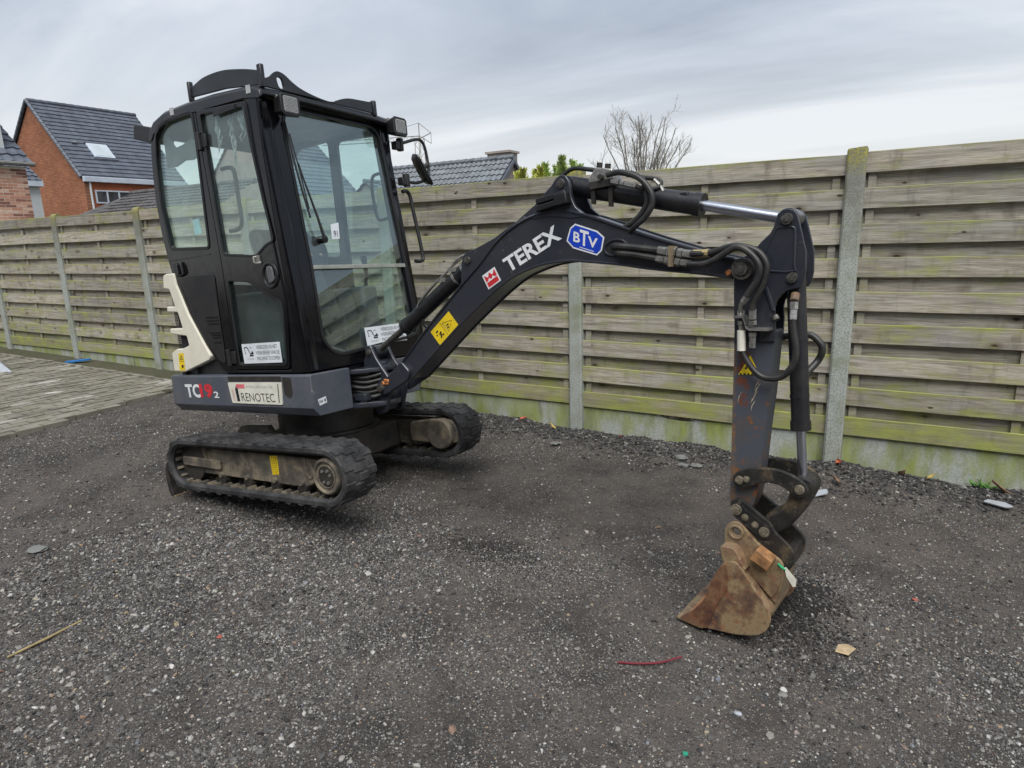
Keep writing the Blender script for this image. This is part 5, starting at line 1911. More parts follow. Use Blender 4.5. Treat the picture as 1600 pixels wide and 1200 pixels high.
    for i in range(3):
        p, q = tri[i], tri[(i + 1) % 3]
        mb.tube([PB(p[0], p[1], 0.001), PB(q[0], q[1], 0.001)], 0.0014, 4)
    mb.prism([yb(0.64, 0.56), yb(0.74, 0.52), yb(0.72, 0.44), yb(0.64, 0.48)], PB, 0.001, 0.0016)
    mb.prism([yb(0.62, 0.42), yb(0.70, 0.40), yb(0.66, 0.30), yb(0.61, 0.32)], PB, 0.001, 0.0016)
    mb.prism([yb(0.48, 0.94), yb(0.49, 0.94), yb(0.49, 0.06), yb(0.48, 0.06)], PB, 0.001, 0.0016)
    for pts in ([(0.15, 0.72), (0.25, 0.76), (0.27, 0.66), (0.17, 0.62)], [(0.22, 0.50), (0.32, 0.56), (0.36, 0.48), (0.30, 0.40), (0.24, 0.42)], [(0.24, 0.40), (0.32, 0.38), (0.24, 0.20), (0.20, 0.22)], [(0.30, 0.36), (0.40, 0.30), (0.36, 0.22), (0.30, 0.30)], [(0.10, 0.55), (0.16, 0.57), (0.17, 0.50), (0.11, 0.48)]):
        mb.prism([yb(*q) for q in pts], PB, 0.001, 0.0016)
    part('label_print', mb, M['black_print'], F_BM, boom)

    # ---- swing post between the bracket plates
    pp = fillet([(-0.138, 0.49), (-0.138, 0.560), (-0.112, 0.590), (-0.115, 0.63), (-0.090, 0.650), (-0.060, 0.648), (-0.045, 0.61), (-0.02, 0.565), (0.07, 0.455), (0.085, 0.395), (0.050, 0.33), (0.022, 0.252), (-0.035, 0.232), (-0.072, 0.240), (-0.094, 0.48)], 0.02)
    post = part('swing_post', MB().prism(pp, lambda u, v, w: (u, w, v), -0.074, -0.052), M['boom_grey'], F_BM, bevel=0.005)
    part('post_cheek', MB().prism(pp, lambda u, v, w: (u, w, v), 0.052, 0.074), M['boom_grey'], F_BM, post, bevel=0.005)
    mb = MB()
    mb.prism(fillet([(-0.10, 0.55), (-0.06, 0.56), (0.02, 0.46), (0.03, 0.36), (-0.01, 0.25), (-0.06, 0.25)], 0.02), lambda u, v, w: (u, w, v), -0.053, 0.053)
    mb.cyl((-0.085, 0.0, 0.27), (-0.085, 0.0, 0.54), 0.055, 20)
    part('post_core', mb, M['boom_grey'], F_BM, post, bevel=0.004)
    mb = MB()
    pinhead(mb, -0.078, 0.608, -0.074, 0.020, 0.010)
    part('post_pin', mb, M['pin'], F_BM, post)

    # ---- hydraulic cylinders
    def ram(name, p0, p1, p2, rb, rr_, barrel_first=True, y=0.0, cap=0.004):
        """barrel from p0 to p1, chrome rod on to p2"""
        a, b, c = (Vector((q[0], y, q[1])) for q in (p0, p1, p2))
        mb = MB()
        mb.cyl(a, b, rb, 28)
        d = (b - a).normalized()
        mb.cyl(b - d * 0.03, b + d * 0.004, rb + cap, 28)
        mb.cyl((a.x, y - 0.045, a.z), (a.x, y + 0.045, a.z), rb * 0.95, 20)
        o = part(name, mb, M['cyl_black'], F_BM)
        part('piston_rod', MB().cyl(b, c, rr_, 20), M['chrome'] if name != 'boom_cylinder' else M['pin'], F_BM, o)
        mb = MB().cyl((c.x, y - 0.04, c.z), (c.x, y + 0.04, c.z), rr_ * 1.9, 20)
        part('rod_eye', mb, M['boom_grey'], F_BM, o)
        return o
    ac = ram('stick_cylinder', (1.354, 1.345), (1.968, 1.169), (2.304, 1.068), 0.044, 0.021)
    lc = ram('boom_cylinder', (0.755, 1.068), (0.182, 0.742), (-0.078, 0.608), 0.042, 0.019)
    mb = MB()
    for t in (0.12, 0.24):
        c = Vector((0.755, 0, 1.068)).lerp(Vector((0.182, 0, 0.742)), t)
        d = Vector((-0.573, 0, -0.326)).normalized()
        mb.cyl(c - d * 0.007, c + d * 0.007, 0.0445, 26)
    part('hose_strap', mb, M['zinc'], F_BM, lc)
    pth = spline([(0.735, -0.03, 1.105), (0.66, -0.035, 1.085), (0.584, -0.035, 1.030), (0.437, -0.035, 0.945), (0.33, -0.03, 0.865), (0.335, -0.03, 0.835), (0.36, -0.03, 0.84)], 5)
    part('steel_pipe', MB().tube(pth, 0.0065, 8), M['zinc'], F_BM, lc)
    pth = spline([(0.70, -0.01, 1.10), (0.60, -0.01, 1.055), (0.45, -0.01, 0.965), (0.36, -0.01, 0.90)], 5)
    part('steel_pipe', MB().tube(pth, 0.0055, 8), M['zinc'], F_BM, lc)
    mb = MB()
    for t in (0.3, 0.5):
        c = Vector((0.735, -0.03, 1.105)).lerp(Vector((0.33, -0.03, 0.865)), t)
        mb.box(c, (0.05, 0.02, 0.022), None)
    part('pipe_clip', mb, M['zinc'], F_BM, lc)
    part('hydraulic_hose', MB().tube(spline([(0.33, -0.01, 0.80), (0.34, 0.0, 0.745), (0.38, 0.02, 0.725), (0.45, 0.03, 0.75), (0.48, 0.03, 0.80)], 5), 0.010, 8), M['hose'], F_BM)
    bc = ram('bucket_cylinder', (2.318, 0.838), (2.322, 0.272), (2.326, 0.045), 0.034, 0.0175)
    mb = MB()
    for z in (0.40, 0.62):
        mb.cyl((2.3205, 0, z - 0.006), (2.3205, 0, z + 0.006), 0.0355, 24)
    part('paint_ring', mb, M['cyl_black'], F_BM, bc)

    # ---- valve block and pipework on the stick cylinder
    mb = MB().prism([(1.478, 1.345), (1.520, 1.392), (1.600, 1.372), (1.612, 1.312), (1.490, 1.322)], SIDE(-0.055), -0.075, 0.0)
    vb = part('valve_block', mb, M['zinc'], F_BM, bevel=0.004)
    mb = MB()
    mb.cyl((1.525, -0.03, 1.38), (1.53, -0.03, 1.412), 0.013, 12)
    mb.cyl((1.565, -0.03, 1.37), (1.57, -0.03, 1.400), 0.013, 12)
    mb.cyl((1.55, -0.055, 1.345), (1.55, -0.075, 1.345), 0.012, 12)
    mb.box((1.545, -0.02, 1.318), (0.11, 0.085, 0.03))
    part('valve_cap', mb, M['dark_metal'], F_BM, vb)
    mb = MB()
    for u, v in ((1.50, 1.300), (1.585, 1.277)):
        mb.prism([(u - 0.008, v + 0.03), (u + 0.010, v + 0.026), (u + 0.004, v - 0.062), (u - 0.014, v - 0.058)], SIDE(-0.043), -0.006, 0.008)
    part('valve_strap', mb, M['dark_metal'], F_BM, vb)

    def fitting(*segs):
        mb = MB()
        for a, b, r_ in segs:
            mb.cyl(a, b, r_, 6)
        part('hose_fitting', mb, M['zinc'], F_BM)
    fitting(((1.608, -0.075, 1.318), (1.645, -0.078, 1.305), 0.014), ((1.648, -0.078, 1.304), (1.668, -0.08, 1.297), 0.011), ((1.672, -0.08, 1.296), (1.725, -0.085, 1.277), 0.012))
    fitting(((1.600, -0.02, 1.362), (1.635, -0.02, 1.356), 0.011), ((1.64, -0.02, 1.355), (1.675, -0.02, 1.345), 0.009))

    def hose(pts, y, r_=0.0125, n=6):
        p = [(q[0], q[2] if len(q) > 2 else y, q[1]) for q in pts]
        part('hydraulic_hose', MB().tube(spline(p, n), r_, 10), M['hose'], F_BM)
    hose([(1.590, 1.345), (1.651, 1.345), (1.731, 1.312), (1.782, 1.254), (1.790, 1.197), (1.757, 1.150), (1.702, 1.112), (1.64, 1.075, -0.04)], -0.082)
    hose([(1.670, 1.345, -0.02), (1.738, 1.300, -0.05), (1.757, 1.237), (1.752, 1.196), (1.706, 1.148), (1.635, 1.112), (1.59, 1.08, -0.03)], -0.06)
    hose([(1.495, 1.388), (1.465, 1.397), (1.383, 1.417), (1.327, 1.402), (1.275, 1.360), (1.24, 1.28)], 0.0, 0.010)
    hose([(1.720, 1.278, -0.085), (1.75, 1.262, -0.06), (1.79, 1.264, -0.03), (1.80, 1.285, -0.01), (1.77, 1.305, 0.0), (1.70, 1.325, 0.01), (1.64, 1.345, 0.0)], -0.05, 0.0095)
    part('steel_pipe', MB().tube(spline([(1.775, -0.02, 1.300), (1.800, -0.02, 1.272), (1.820, -0.02, 1.238), (1.86, -0.02, 1.226), (1.897, -0.02, 1.212)], 5), 0.008, 8), M['zinc'], F_BM)
    part('port_block', MB().box((1.905, -0.02, 1.215), (0.035, 0.03, 0.028)), M['cyl_black'], F_BM, bevel=0.004)
    # hoses along the boom side to the stick
    hose([(1.596, 1.046, -0.07), (1.63, 1.043), (1.70, 1.030), (1.815, 1.006)], -0.100, 0.0150)
    hose([(1.604, 1.022, -0.07), (1.64, 1.012), (1.707, 0.999), (1.805, 0.974)], -0.098, 0.0150)
    fitting(((1.813, -0.10, 1.007), (1.850, -0.10, 0.999), 0.016), ((1.854, -0.10, 0.998), (1.875, -0.10, 0.994), 0.019), ((1.880, -0.10, 0.993), (1.893, -0.10, 0.990), 0.022), ((1.898, -0.10, 0.989), (1.918, -0.10, 0.984), 0.018), ((1.920, -0.10, 0.984), (1.962, -0.10, 0.976), 0.0155))
    fitting(((1.803, -0.098, 0.975), (1.838, -0.098, 0.966), 0.016), ((1.842, -0.098, 0.965), (1.862, -0.098, 0.960), 0.019), ((1.868, -0.098, 0.958), (1.882, -0.098, 0.955), 0.022), ((1.886, -0.098, 0.954), (1.906, -0.098, 0.949), 0.018), ((1.908, -0.098, 0.949), (1.952, -0.098, 0.938), 0.0155))
    part('fitting_bracket', MB().prism([(1.872, 1.018), (1.888, 1.016), (1.880, 0.935), (1.866, 0.937)], SIDE(-0.076), 0.0, 0.055), M['bucket'], F_BM)
    hose([(1.958, 0.977), (2.029, 0.972), (2.088, 0.983), (2.128, 0.989), (2.167, 0.982), (2.198, 0.970), (2.226, 0.949), (2.245, 0.914), (2.244, 0.882), (2.229, 0.833), (2.209, 0.797), (2.194, 0.769), (2.189, 0.745)], -0.118)
    hose([(1.950, 0.938), (2.007, 0.932), (2.053, 0.942), (2.109, 0.970), (2.146, 0.982), (2.181, 0.966), (2.215, 0.929), (2.226, 0.893), (2.215, 0.853), (2.188, 0.815), (2.174, 0.796)], -0.135)
    part('chafed_sleeve', MB().tube([(1.965, -0.108, 0.976), (2.0, -0.112, 0.973), (2.032, -0.116, 0.972)], 0.0165, 10), M['stick_wood'], F_BM)
    fitting(((2.176, -0.132, 0.798), (2.160, -0.125, 0.778), 0.0135))
    part('steel_pipe', MB().tube(spline([(2.160, -0.125, 0.778), (2.147, -0.115, 0.763), (2.142, -0.105, 0.735), (2.141, -0.10, 0.72)], 4), 0.009, 8), M['zinc'], F_BM)
    fitting(((2.141, -0.10, 0.745), (2.140, -0.10, 0.722), 0.014), ((2.140, -0.10, 0.705), (2.140, -0.10, 0.690), 0.013), ((2.140, -0.10, 0.688), (2.140, -0.10, 0.668), 0.0105))
    part('paper_label', MB().cyl((2.140, -0.10, 0.668), (2.137, -0.10, 0.590), 0.0165, 12), M['paper'], F_BM)
    fitting(((2.189, -0.115, 0.748), (2.187, -0.112, 0.711), 0.0145), ((2.187, -0.112, 0.706), (2.186, -0.11, 0.690), 0.0155), ((2.184, -0.108, 0.660), (2.183, -0.106, 0.645), 0.0145), ((2.183, -0.106, 0.642), (2.180, -0.104, 0.601), 0.0125))
    mb = MB()
    bp = [(2.120, 0.721), (2.152, 0.721), (2.160, 0.700), (2.163, 0.680), (2.175, 0.672), (2.248, 0.668)]
    mb.loft([[(u, y, v + 0.005), (u, y, v - 0.005)] for u, v in bp for y in (0,)] and [[(u, -0.062, v + 0.004), (u, -0.125, v + 0.004), (u, -0.125, v - 0.004), (u, -0.062, v - 0.004)] for u, v in bp])
    part('fitting_bracket', mb, M['zinc'], F_BM)
    hose([(2.138, 0.592), (2.146, 0.57), (2.160, 0.545), (2.180, 0.515), (2.209, 0.490), (2.243, 0.482), (2.282, 0.489), (2.316, 0.520), (2.333, 0.558), (2.336, 0.601), (2.330, 0.655), (2.326, 0.700)], -0.098, 0.0125)
    fitting(((2.326, -0.090, 0.700), (2.327, -0.082, 0.735), 0.0135), ((2.327, -0.08, 0.738), (2.328, -0.078, 0.765), 0.016))
    part('port_rust', MB().cyl((2.328, -0.072, 0.768), (2.329, -0.055, 0.792), 0.016, 10), M['bucket'], F_BM)
    hose([(2.19, 0.610), (2.222, 0.617), (2.259, 0.625), (2.338, 0.628), (2.363, 0.616), (2.385, 0.588), (2.387, 0.560), (2.370, 0.525), (2.344, 0.490, 0.045), (2.33, 0.46, 0.03)], 0.075, 0.0135)

    # ---- stick
    sr = [(2.258, 1.04), (2.267, 1.068), (2.274, 1.088), (2.294, 1.103), (2.313, 1.104), (2.335, 1.095), (2.345, 1.077), (2.352, 1.044), (2.371, 0.942), (2.368, 0.870), (2.360, 0.832), (2.347, 0.815), (2.319, 0.811), (2.299, 0.806), (2.279, 0.791), (2.262, 0.768), (2.256, 0.745), (2.257, 0.700), (2.254, 0.654), (2.244, 0.571), (2.225, 0.414), (2.202, 0.271), (2.182, 0.125), (2.168, 0.03), (2.150, -0.035)]
    ee = [(2.093 + 0.040 * math.cos(a), -0.058 + 0.040 * math.sin(a)) for a in (math.radians(d) for d in (-20, -50, -90, -130, -165))]
    sl = [(2.052, -0.02), (2.060, 0.067), (2.075, 0.321), (2.091, 0.555), (2.103, 0.80), (2.106, 0.870), (2.112, 0.915), (2.148, 0.946), (2.192, 0.974), (2.213, 0.995), (2.246, 1.022)]
    box = [(2.254, 0.66), (2.244, 0.571), (2.225, 0.414), (2.202, 0.271), (2.182, 0.125), (2.168, 0.03), (2.150, -0.035)] + ee + [(2.052, -0.02), (2.060, 0.067), (2.075, 0.321), (2.091, 0.555), (2.096, 0.66)]
    mb = plate(box, [], P, -0.048, 0.052)
    stick = part('stick', mb, M['stick'], F_BM, bevel=0.007)
    # the two head plates
    mb = MB()
    full = sr[:16] + [(2.256, 0.745), (2.257, 0.700), (2.250, 0.62), (2.10, 0.62)] + [q for q in sl if q[1] > 0.66]
    for w0, w1 in ((0.053, 0.066), (-0.066, -0.053)):
        part('stick_head_plate', plate(full, [], P, w0, w1, 0.003), M['boom_grey'], F_BM, stick, 35)
    core = [(2.262, 0.99), (2.330, 0.99), (2.352, 0.93), (2.345, 0.87), (2.22, 0.87), (2.20, 0.93)]
    part('head_core', MB().prism(core, lambda u, v, w: (u, w, v), -0.054, 0.054), M['boom_grey'], F_BM, stick)
    # weld beads
    mb = MB()
    bead = [(2.228, 0.955), (2.248, 0.995), (2.270, 1.035), (2.290, 1.040), (2.325, 1.036), (2.336, 1.02), (2.334, 0.96), (2.330, 0.90), (2.334, 0.878)]
    mb.tube([(u, -0.067, v) for u, v in spline(bead, 4)], 0.0035, 5)
    mb.tube([(2.245, -0.067, 0.884), (2.300, -0.067, 0.876), (2.334, -0.067, 0.878)], 0.0035, 5)
    mb.tube([(2.227, -0.067, 0.825), (2.240, -0.067, 0.78), (2.252, -0.067, 0.735)], 0.0075, 6)
    part('weld_bead', mb, M['boom_grey'], F_BM, stick)
    mb = MB()
    pinhead(mb, 2.309, 1.066, -0.066, 0.022, 0.012)
    pinhead(mb, 2.322, 0.853, -0.066, 0.020, 0.012)
    pinhead(mb, 2.309, 1.066, 0.066, 0.022, 0.012, 1)
    mb.cyl((2.254, -0.062, 0.715), (2.262, -0.066, 0.70), 0.014, 10)
    part('stick_pin', mb, M['pin'], F_BM, stick)
    PS = SIDE(-0.0525)
    tri = part('warning_triangle', quad(PS, [(2.106, 0.489), (2.156, 0.566), (2.188, 0.489)], 0.0003, 0.0012), M['yellow'], F_BM, stick)
    mb = MB()
    for a in ((2.150, 0.530), (2.138, 0.512), (2.163, 0.510)):
        mb.prism([(a[0] - 0.006, a[1]), (a[0], a[1] + 0.012), (a[0] + 0.005, a[1] + 0.008), (a[0] + 0.002, a[1] - 0.002)], PS, 0.0012, 0.0018)
    for k in range(5):
        mb.prism([(2.112 + k * 0.015, 0.4895), (2.120 + k * 0.015, 0.4895), (2.120 + k * 0.015, 0.495), (2.112 + k * 0.015, 0.495)], PS, 0.0012, 0.0018)
    part('triangle_print', mb, M['black_print'], F_BM, stick)
    mb = MB()
    rr2 = random.Random(12)
    for c0, c1 in (((2.165, 0.405), (2.190, 0.455)), ((2.158, 0.385), (2.180, 0.425)), ((2.150, 0.375), (2.172, 0.405)), ((2.168, 0.43), (2.184, 0.46)), ((2.10, 0.375), (2.116, 0.42)), ((2.150, 0.345), (2.168, 0.385))):
        mb.tube([PS(c0[0], c0[1], 0.0), PS((c0[0] + c1[0]) / 2 - 0.003, (c0[1] + c1[1]) / 2 + 0.002, 0.0), PS(c1[0], c1[1], 0.0)], [0.0006, 0.0020, 0.0006], 5)
    part('scratch', mb, flat('bare_scratched_metal', (0.42, 0.36, 0.26), 0.5, 0, 0.3, 60), F_BM, stick)

    # ---- bucket linkage
    hl = fillet([(2.078, 0.076), (2.099, 0.102), (2.149, 0.119), (2.212, 0.127), (2.265, 0.123), (2.317, 0.106), (2.351, 0.083), (2.368, 0.055), (2.360, 0.032), (2.336, 0.019), (2.312, 0.026), (2.295, 0.043), (2.264, 0.062), (2.224, 0.069), (2.184, 0.062), (2.154, 0.049), (2.123, 0.034), (2.092, 0.038)], 0.012)
    for w0, w1 in ((0.072, 0.092), (-0.092, -0.072)):
        h = part('side_link', plate(hl, [], P, w0, w1, 0.004), M['linkage'], F_BM, None, 40)
        mb = MB()
        s = -1 if w0 > 0 else 1
        yy = s * 0.092
        pinhead(mb, 2.109, 0.068, yy, 0.017, 0.010, s)
        pinhead(mb, 2.136, 0.074, yy, 0.013, 0.007, s)
        pinhead(mb, 2.336, 0.055, yy, 0.019, 0.010, s)
        part('link_pin', mb, M['dusty_bolt'], F_BM, h)
    mb = MB()
    mb.cyl((2.109, -0.075, 0.068), (2.109, 0.075, 0.068), 0.024, 16)
    mb.cyl((2.334, -0.075, 0.052), (2.334, 0.075, 0.052), 0.026, 16)
    part('link_tube', mb, M['linkage'], F_BM)
    pl = fillet([(2.308, 0.086), (2.340, 0.096), (2.374, 0.087), (2.384, 0.045), (2.363, -0.002), (2.330, -0.060), (2.285, -0.116), (2.241, -0.150), (2.205, -0.150), (2.180, -0.115), (2.187, -0.085), (2.213, -0.070), (2.240, -0.058), (2.268, -0.028), (2.284, 0.011)], 0.02)
    part('bucket_link', plate(pl, [], P, -0.052, 0.056, 0.010), M['linkage'], F_BM, None, 40)
    hp = fillet([(2.066, -0.048), (2.072, -0.020), (2.095, -0.010), (2.120, -0.016), (2.148, -0.038), (2.195, -0.075), (2.224, -0.094), (2.241, -0.131), (2.273, -0.161), (2.301, -0.187), (2.311, -0.212), (2.303, -0.265), (2.270, -0.290), (2.225, -0.250), (2.190, -0.205), (2.165, -0.165), (2.130, -0.132), (2.092, -0.094), (2.072, -0.078)], 0.016)
    for w0, w1 in ((0.074, 0.092), (-0.092, -0.074)):
        q = part('quick_hitch', plate(hp, [], P, w0, w1, 0.003), M['linkage'], F_BM, None, 40)
        s = -1 if w0 > 0 else 1
        yy = s * 0.092
        mb = MB()
        pinhead(mb, 2.093, -0.055, yy, 0.024, 0.012, s)
        pinhead(mb, 2.201, -0.133, yy, 0.022, 0.012, s)
        pinhead(mb, 2.127, -0.083, yy, 0.015, 0.009, s)
        pinhead(mb, 2.166, -0.109, yy, 0.015, 0.009, s)
        part('hitch_bolt', mb, M['dusty_bolt'], F_BM, q)
        rim = fillet([(2.068, -0.055), (2.082, -0.028), (2.105, -0.030), (2.150, -0.066), (2.200, -0.100), (2.228, -0.128), (2.222, -0.158), (2.190, -0.165), (2.140, -0.128), (2.085, -0.088)], 0.012)
        part('hitch_boss', plate(rim, [], P, w0 if s > 0 else w1, (w0 if s > 0 else w1) + (-0.006 if s > 0 else 0.006), 0.0) if s < 0 else plate(rim, [], P, w0 - 0.006, w0, 0.0), M['linkage'], F_BM, q)
    mb = MB()
    mb.cyl((2.093, -0.075, -0.055), (2.093, 0.075, -0.055), 0.030, 18)
    mb.cyl((2.201, -0.075, -0.133), (2.201, 0.075, -0.133), 0.026, 18)
    mb.box((2.285, 0, -0.235), (0.03, 0.15, 0.06))
    part('hitch_tube', mb, M['linkage'], F_BM)

    # ---- bucket
    W = 0.185
    side = [(2.045, -0.285), (2.060, -0.257), (2.083, -0.243), (2.114, -0.242), (2.136, -0.266), (2.169, -0.319), (2.210, -0.379), (2.234, -0.415), (2.242, -0.450), (2.236, -0.479), (2.223, -0.504), (2.197, -0.527), (2.161, -0.540), (2.099, -0.551), (1.987, -0.554), (1.930, -0.551), (1.872, -0.541), (1.868, -0.532), (1.892, -0.512), (1.931, -0.483), (1.976, -0.430), (1.994, -0.390), (2.013, -0.336)]
    for w0, w1 in ((W - 0.013, W), (-W, -W + 0.013)):
        if w0 > 0:
            bk = part('bucket', plate(fillet(side, 0.012), [], P, w0, w1, 0.003), M['bucket'], F_BM, None, 40)
        else:
            part('bucket_side', plate(fillet(side, 0.012), [], P, w0, w1, 0.003), M['bucket'], F_BM, bk, 40)
    # wear plate on the leading half of each side
    wp = [(1.872, -0.541), (1.868, -0.532), (1.892, -0.512), (1.931, -0.483), (1.976, -0.430), (1.994, -0.390), (2.013, -0.336), (2.055, -0.263), (2.080, -0.255), (2.079, -0.362), (2.025, -0.451), (1.987, -0.551), (1.93, -0.553)]
    for w0, w1 in ((W, W + 0.007), (-W - 0.007, -W)):
        part('side_cutter', plate(fillet(wp, 0.008), [], P, w0, w1, 0.002), M['bucket_dark'], F_BM, bk, 40)
    # shell: top plate, rounded heel, floor
    sh = [(2.075, -0.250), (2.110, -0.255), (2.160, -0.330), (2.200, -0.392), (2.224, -0.425), (2.229, -0.452), (2.222, -0.480), (2.205, -0.503), (2.170, -0.522), (2.099, -0.540), (1.987, -0.545), (1.88, -0.545)]
    shi = [(x - 0.010 if i < 8 else x, z + (0.010 if i >= 6 else -0.002)) for i, (x, z) in enumerate(sh)]
    mb = MB().loft([[(x, y, z) for x, z in sh + shi[::-1]] for y in (-W + 0.008, W - 0.008)])
    part('bucket_shell', mb, M['bucket'], F_BM, bk, 40)
    li = [(x - 0.012 if i < 8 else x, z + (0.0125 if i >= 6 else -0.004)) for i, (x, z) in enumerate(sh)]
    lo = [(x - 0.002, z + 0.0015) for x, z in li]
    mb = MB().loft([[(x, y, z) for x, z in li + lo[::-1]] for y in (-W + 0.015, W - 0.015)])
    part('bucket_lining', mb, M['bucket_rust'], F_BM, bk, 40)
    mb = MB().prism([(1.850, -0.540), (1.856, -0.528), (1.95, -0.538), (1.97, -0.556), (1.95, -0.558)], lambda u, v, w: (u, w, v), -W - 0.006, W + 0.006)
    part('cutting_edge', mb, M['bucket'], F_BM, bk, bevel=0.003)
    # ears and the boss between them
    ear = fillet([(2.046, -0.205), (2.045, -0.150), (2.058, -0.117), (2.086, -0.102), (2.113, -0.107), (2.139, -0.138), (2.173, -0.174), (2.211, -0.205), (2.245, -0.222), (2.268, -0.240), (2.275, -0.262), (2.250, -0.36), (2.225, -0.40), (2.12, -0.29), (2.055, -0.262)], 0.014)
    hole = [(2.094 + 0.015 * math.cos(a), -0.145 + 0.015 * math.sin(a)) for a in (2 * math.pi * k / 16 for k in range(16))]
    for w0, w1 in ((0.095, 0.113), (-0.113, -0.095)):
        part('bucket_ear', plate(ear, [hole], P, w0, w1, 0.003), M['bucket'], F_BM, bk, 40)
    mb = MB()
    mb.tube([(2.094 + 0.026 * math.cos(a), -0.114, -0.145 + 0.026 * math.sin(a)) for a in (2 * math.pi * k / 20 for k in range(20))], 0.006, 6, closed=True)
    part('ear_boss', mb, M['bucket'], F_BM, bk)
    # spine behind the ears
    mb = MB()
    mb.prism([(2.11, -0.255), (2.27, -0.27), (2.262, -0.34), (2.238, -0.43), (2.20, -0.40)], lambda u, v, w: (u, w, v), -0.098, 0.098)
    part('bucket_spine', mb, M['bucket'], F_BM, bk, bevel=0.006)
    mb = MB().prism([(2.190, -0.182), (2.250, -0.222), (2.228, -0.266), (2.160, -0.226)], SIDE(-0.113), -0.01, 0.055)
    part('side_block', mb, flat('orange_rust_block', (0.23, 0.115, 0.045), 0.75, 0, 0.3, 30, 0.3), F_BM, bk, bevel=0.004)
    mb = MB()
    mb.prism(fillet([(2.042, -0.19), (2.105, -0.19), (2.150, -0.285), (2.052, -0.262)], 0.02), lambda u, v, w: (u, w, v), -0.168, -0.11)
    part('corner_gusset', mb, M['bucket'], F_BM, bk, bevel=0.012)
    # tag tied to the ear
    tie = part('cable_tie', MB().tube([(2.258, -0.118, -0.247), (2.272, -0.130, -0.252), (2.290, -0.135, -0.258)], 0.005, 6), M['green_plastic'], F_BM)
    mb = MB().prism([(2.284, -0.250), (2.290, -0.246), (2.328, -0.290), (2.324, -0.318), (2.314, -0.322), (2.292, -0.285)], SIDE(-0.136), -0.0008, 0.0008)
    part('paper_tag', mb, M['paper'], F_BM, tie, 0)


build_boom()


# ------------------------------------------------------------------ houses behind the fence
def tiled_slope(name, origin, along, down, length, depth, tw, th_, amp, step, mat, parent=None, lean=True):
    """roof slope of real tiles: pan waves along the eave, a step at each course"""
    o, a, d = Vector(origin), Vector(along).normalized(), Vector(down).normalized()
    n = a.cross(d)
    if n.z < 0:
        n = -n
    nc = max(1, round(length / tw))
    nr = max(1, round(depth / th_))
    tw, th_ = length / nc, depth / nr
    prof = [(0.0, 0.0), (0.25, amp), (0.5, 0.0), (0.75, -amp * 0.7)] if amp else [(0.0, 0.0), (0.92, 0.0), (0.95, -0.006)]
    us = [(i + p) * tw for i in range(nc) for p, _ in prof] + [length]
    hs = [h for i in range(nc) for _, h in prof] + [0.0]
    v, f = [], []
    nu = len(us)
    for r in range(nr):
        for k, (dd, hh) in enumerate(((0.0, 0.0), (th_ * 1.0, step), (th_ * 1.0, step - step * 1.05))):
            for u, h in zip(us, hs):
                v.append(tuple(o + a * u + d * (r * th_ + dd) + n * (h + hh)))
    rows = nr * 3
    for r in range(rows - 1):
        for i in range(nu - 1):
            f.append((r * nu + i, r * nu + i + 1, (r + 1) * nu + i + 1, (r + 1) * nu + i))
    mb = MB()
    mb.v, mb.f = v, f
    return obj(name, mb, mat, parent, 25, fix=False)


def window_unit(parent, P, u0, u1, v0, v1, mull, name='window'):
    mb = MB()
    t = 0.055
    for a, b, c, d in ((u0, u1, v0, v0 + t), (u0, u1, v1 - t, v1), (u0, u0 + t, v0 + t, v1 - t), (u1 - t, u1, v0 + t, v1 - t)):
        mb.prism([(a, c), (b, c), (b, d), (a, d)], P, 0.0, 0.05)
    xs = [u0 + t] + list(mull) + [u1 - t]
    for m_ in mull:
        mb.prism([(m_ - 0.03, v0 + t), (m_ + 0.03, v0 + t), (m_ + 0.03, v1 - t), (m_ - 0.03, v1 - t)], P, 0.0, 0.045)
    w = obj(name, mb, M['frame_blue'], parent, 0)
    for a, b in zip(xs[:-1], xs[1:]):
        obj('pane', MB().prism([(a, v0 + t), (b, v0 + t), (b, v1 - t), (a, v1 - t)], P, 0.005, 0.015), M['pane_dark'], w, 0)
    return w


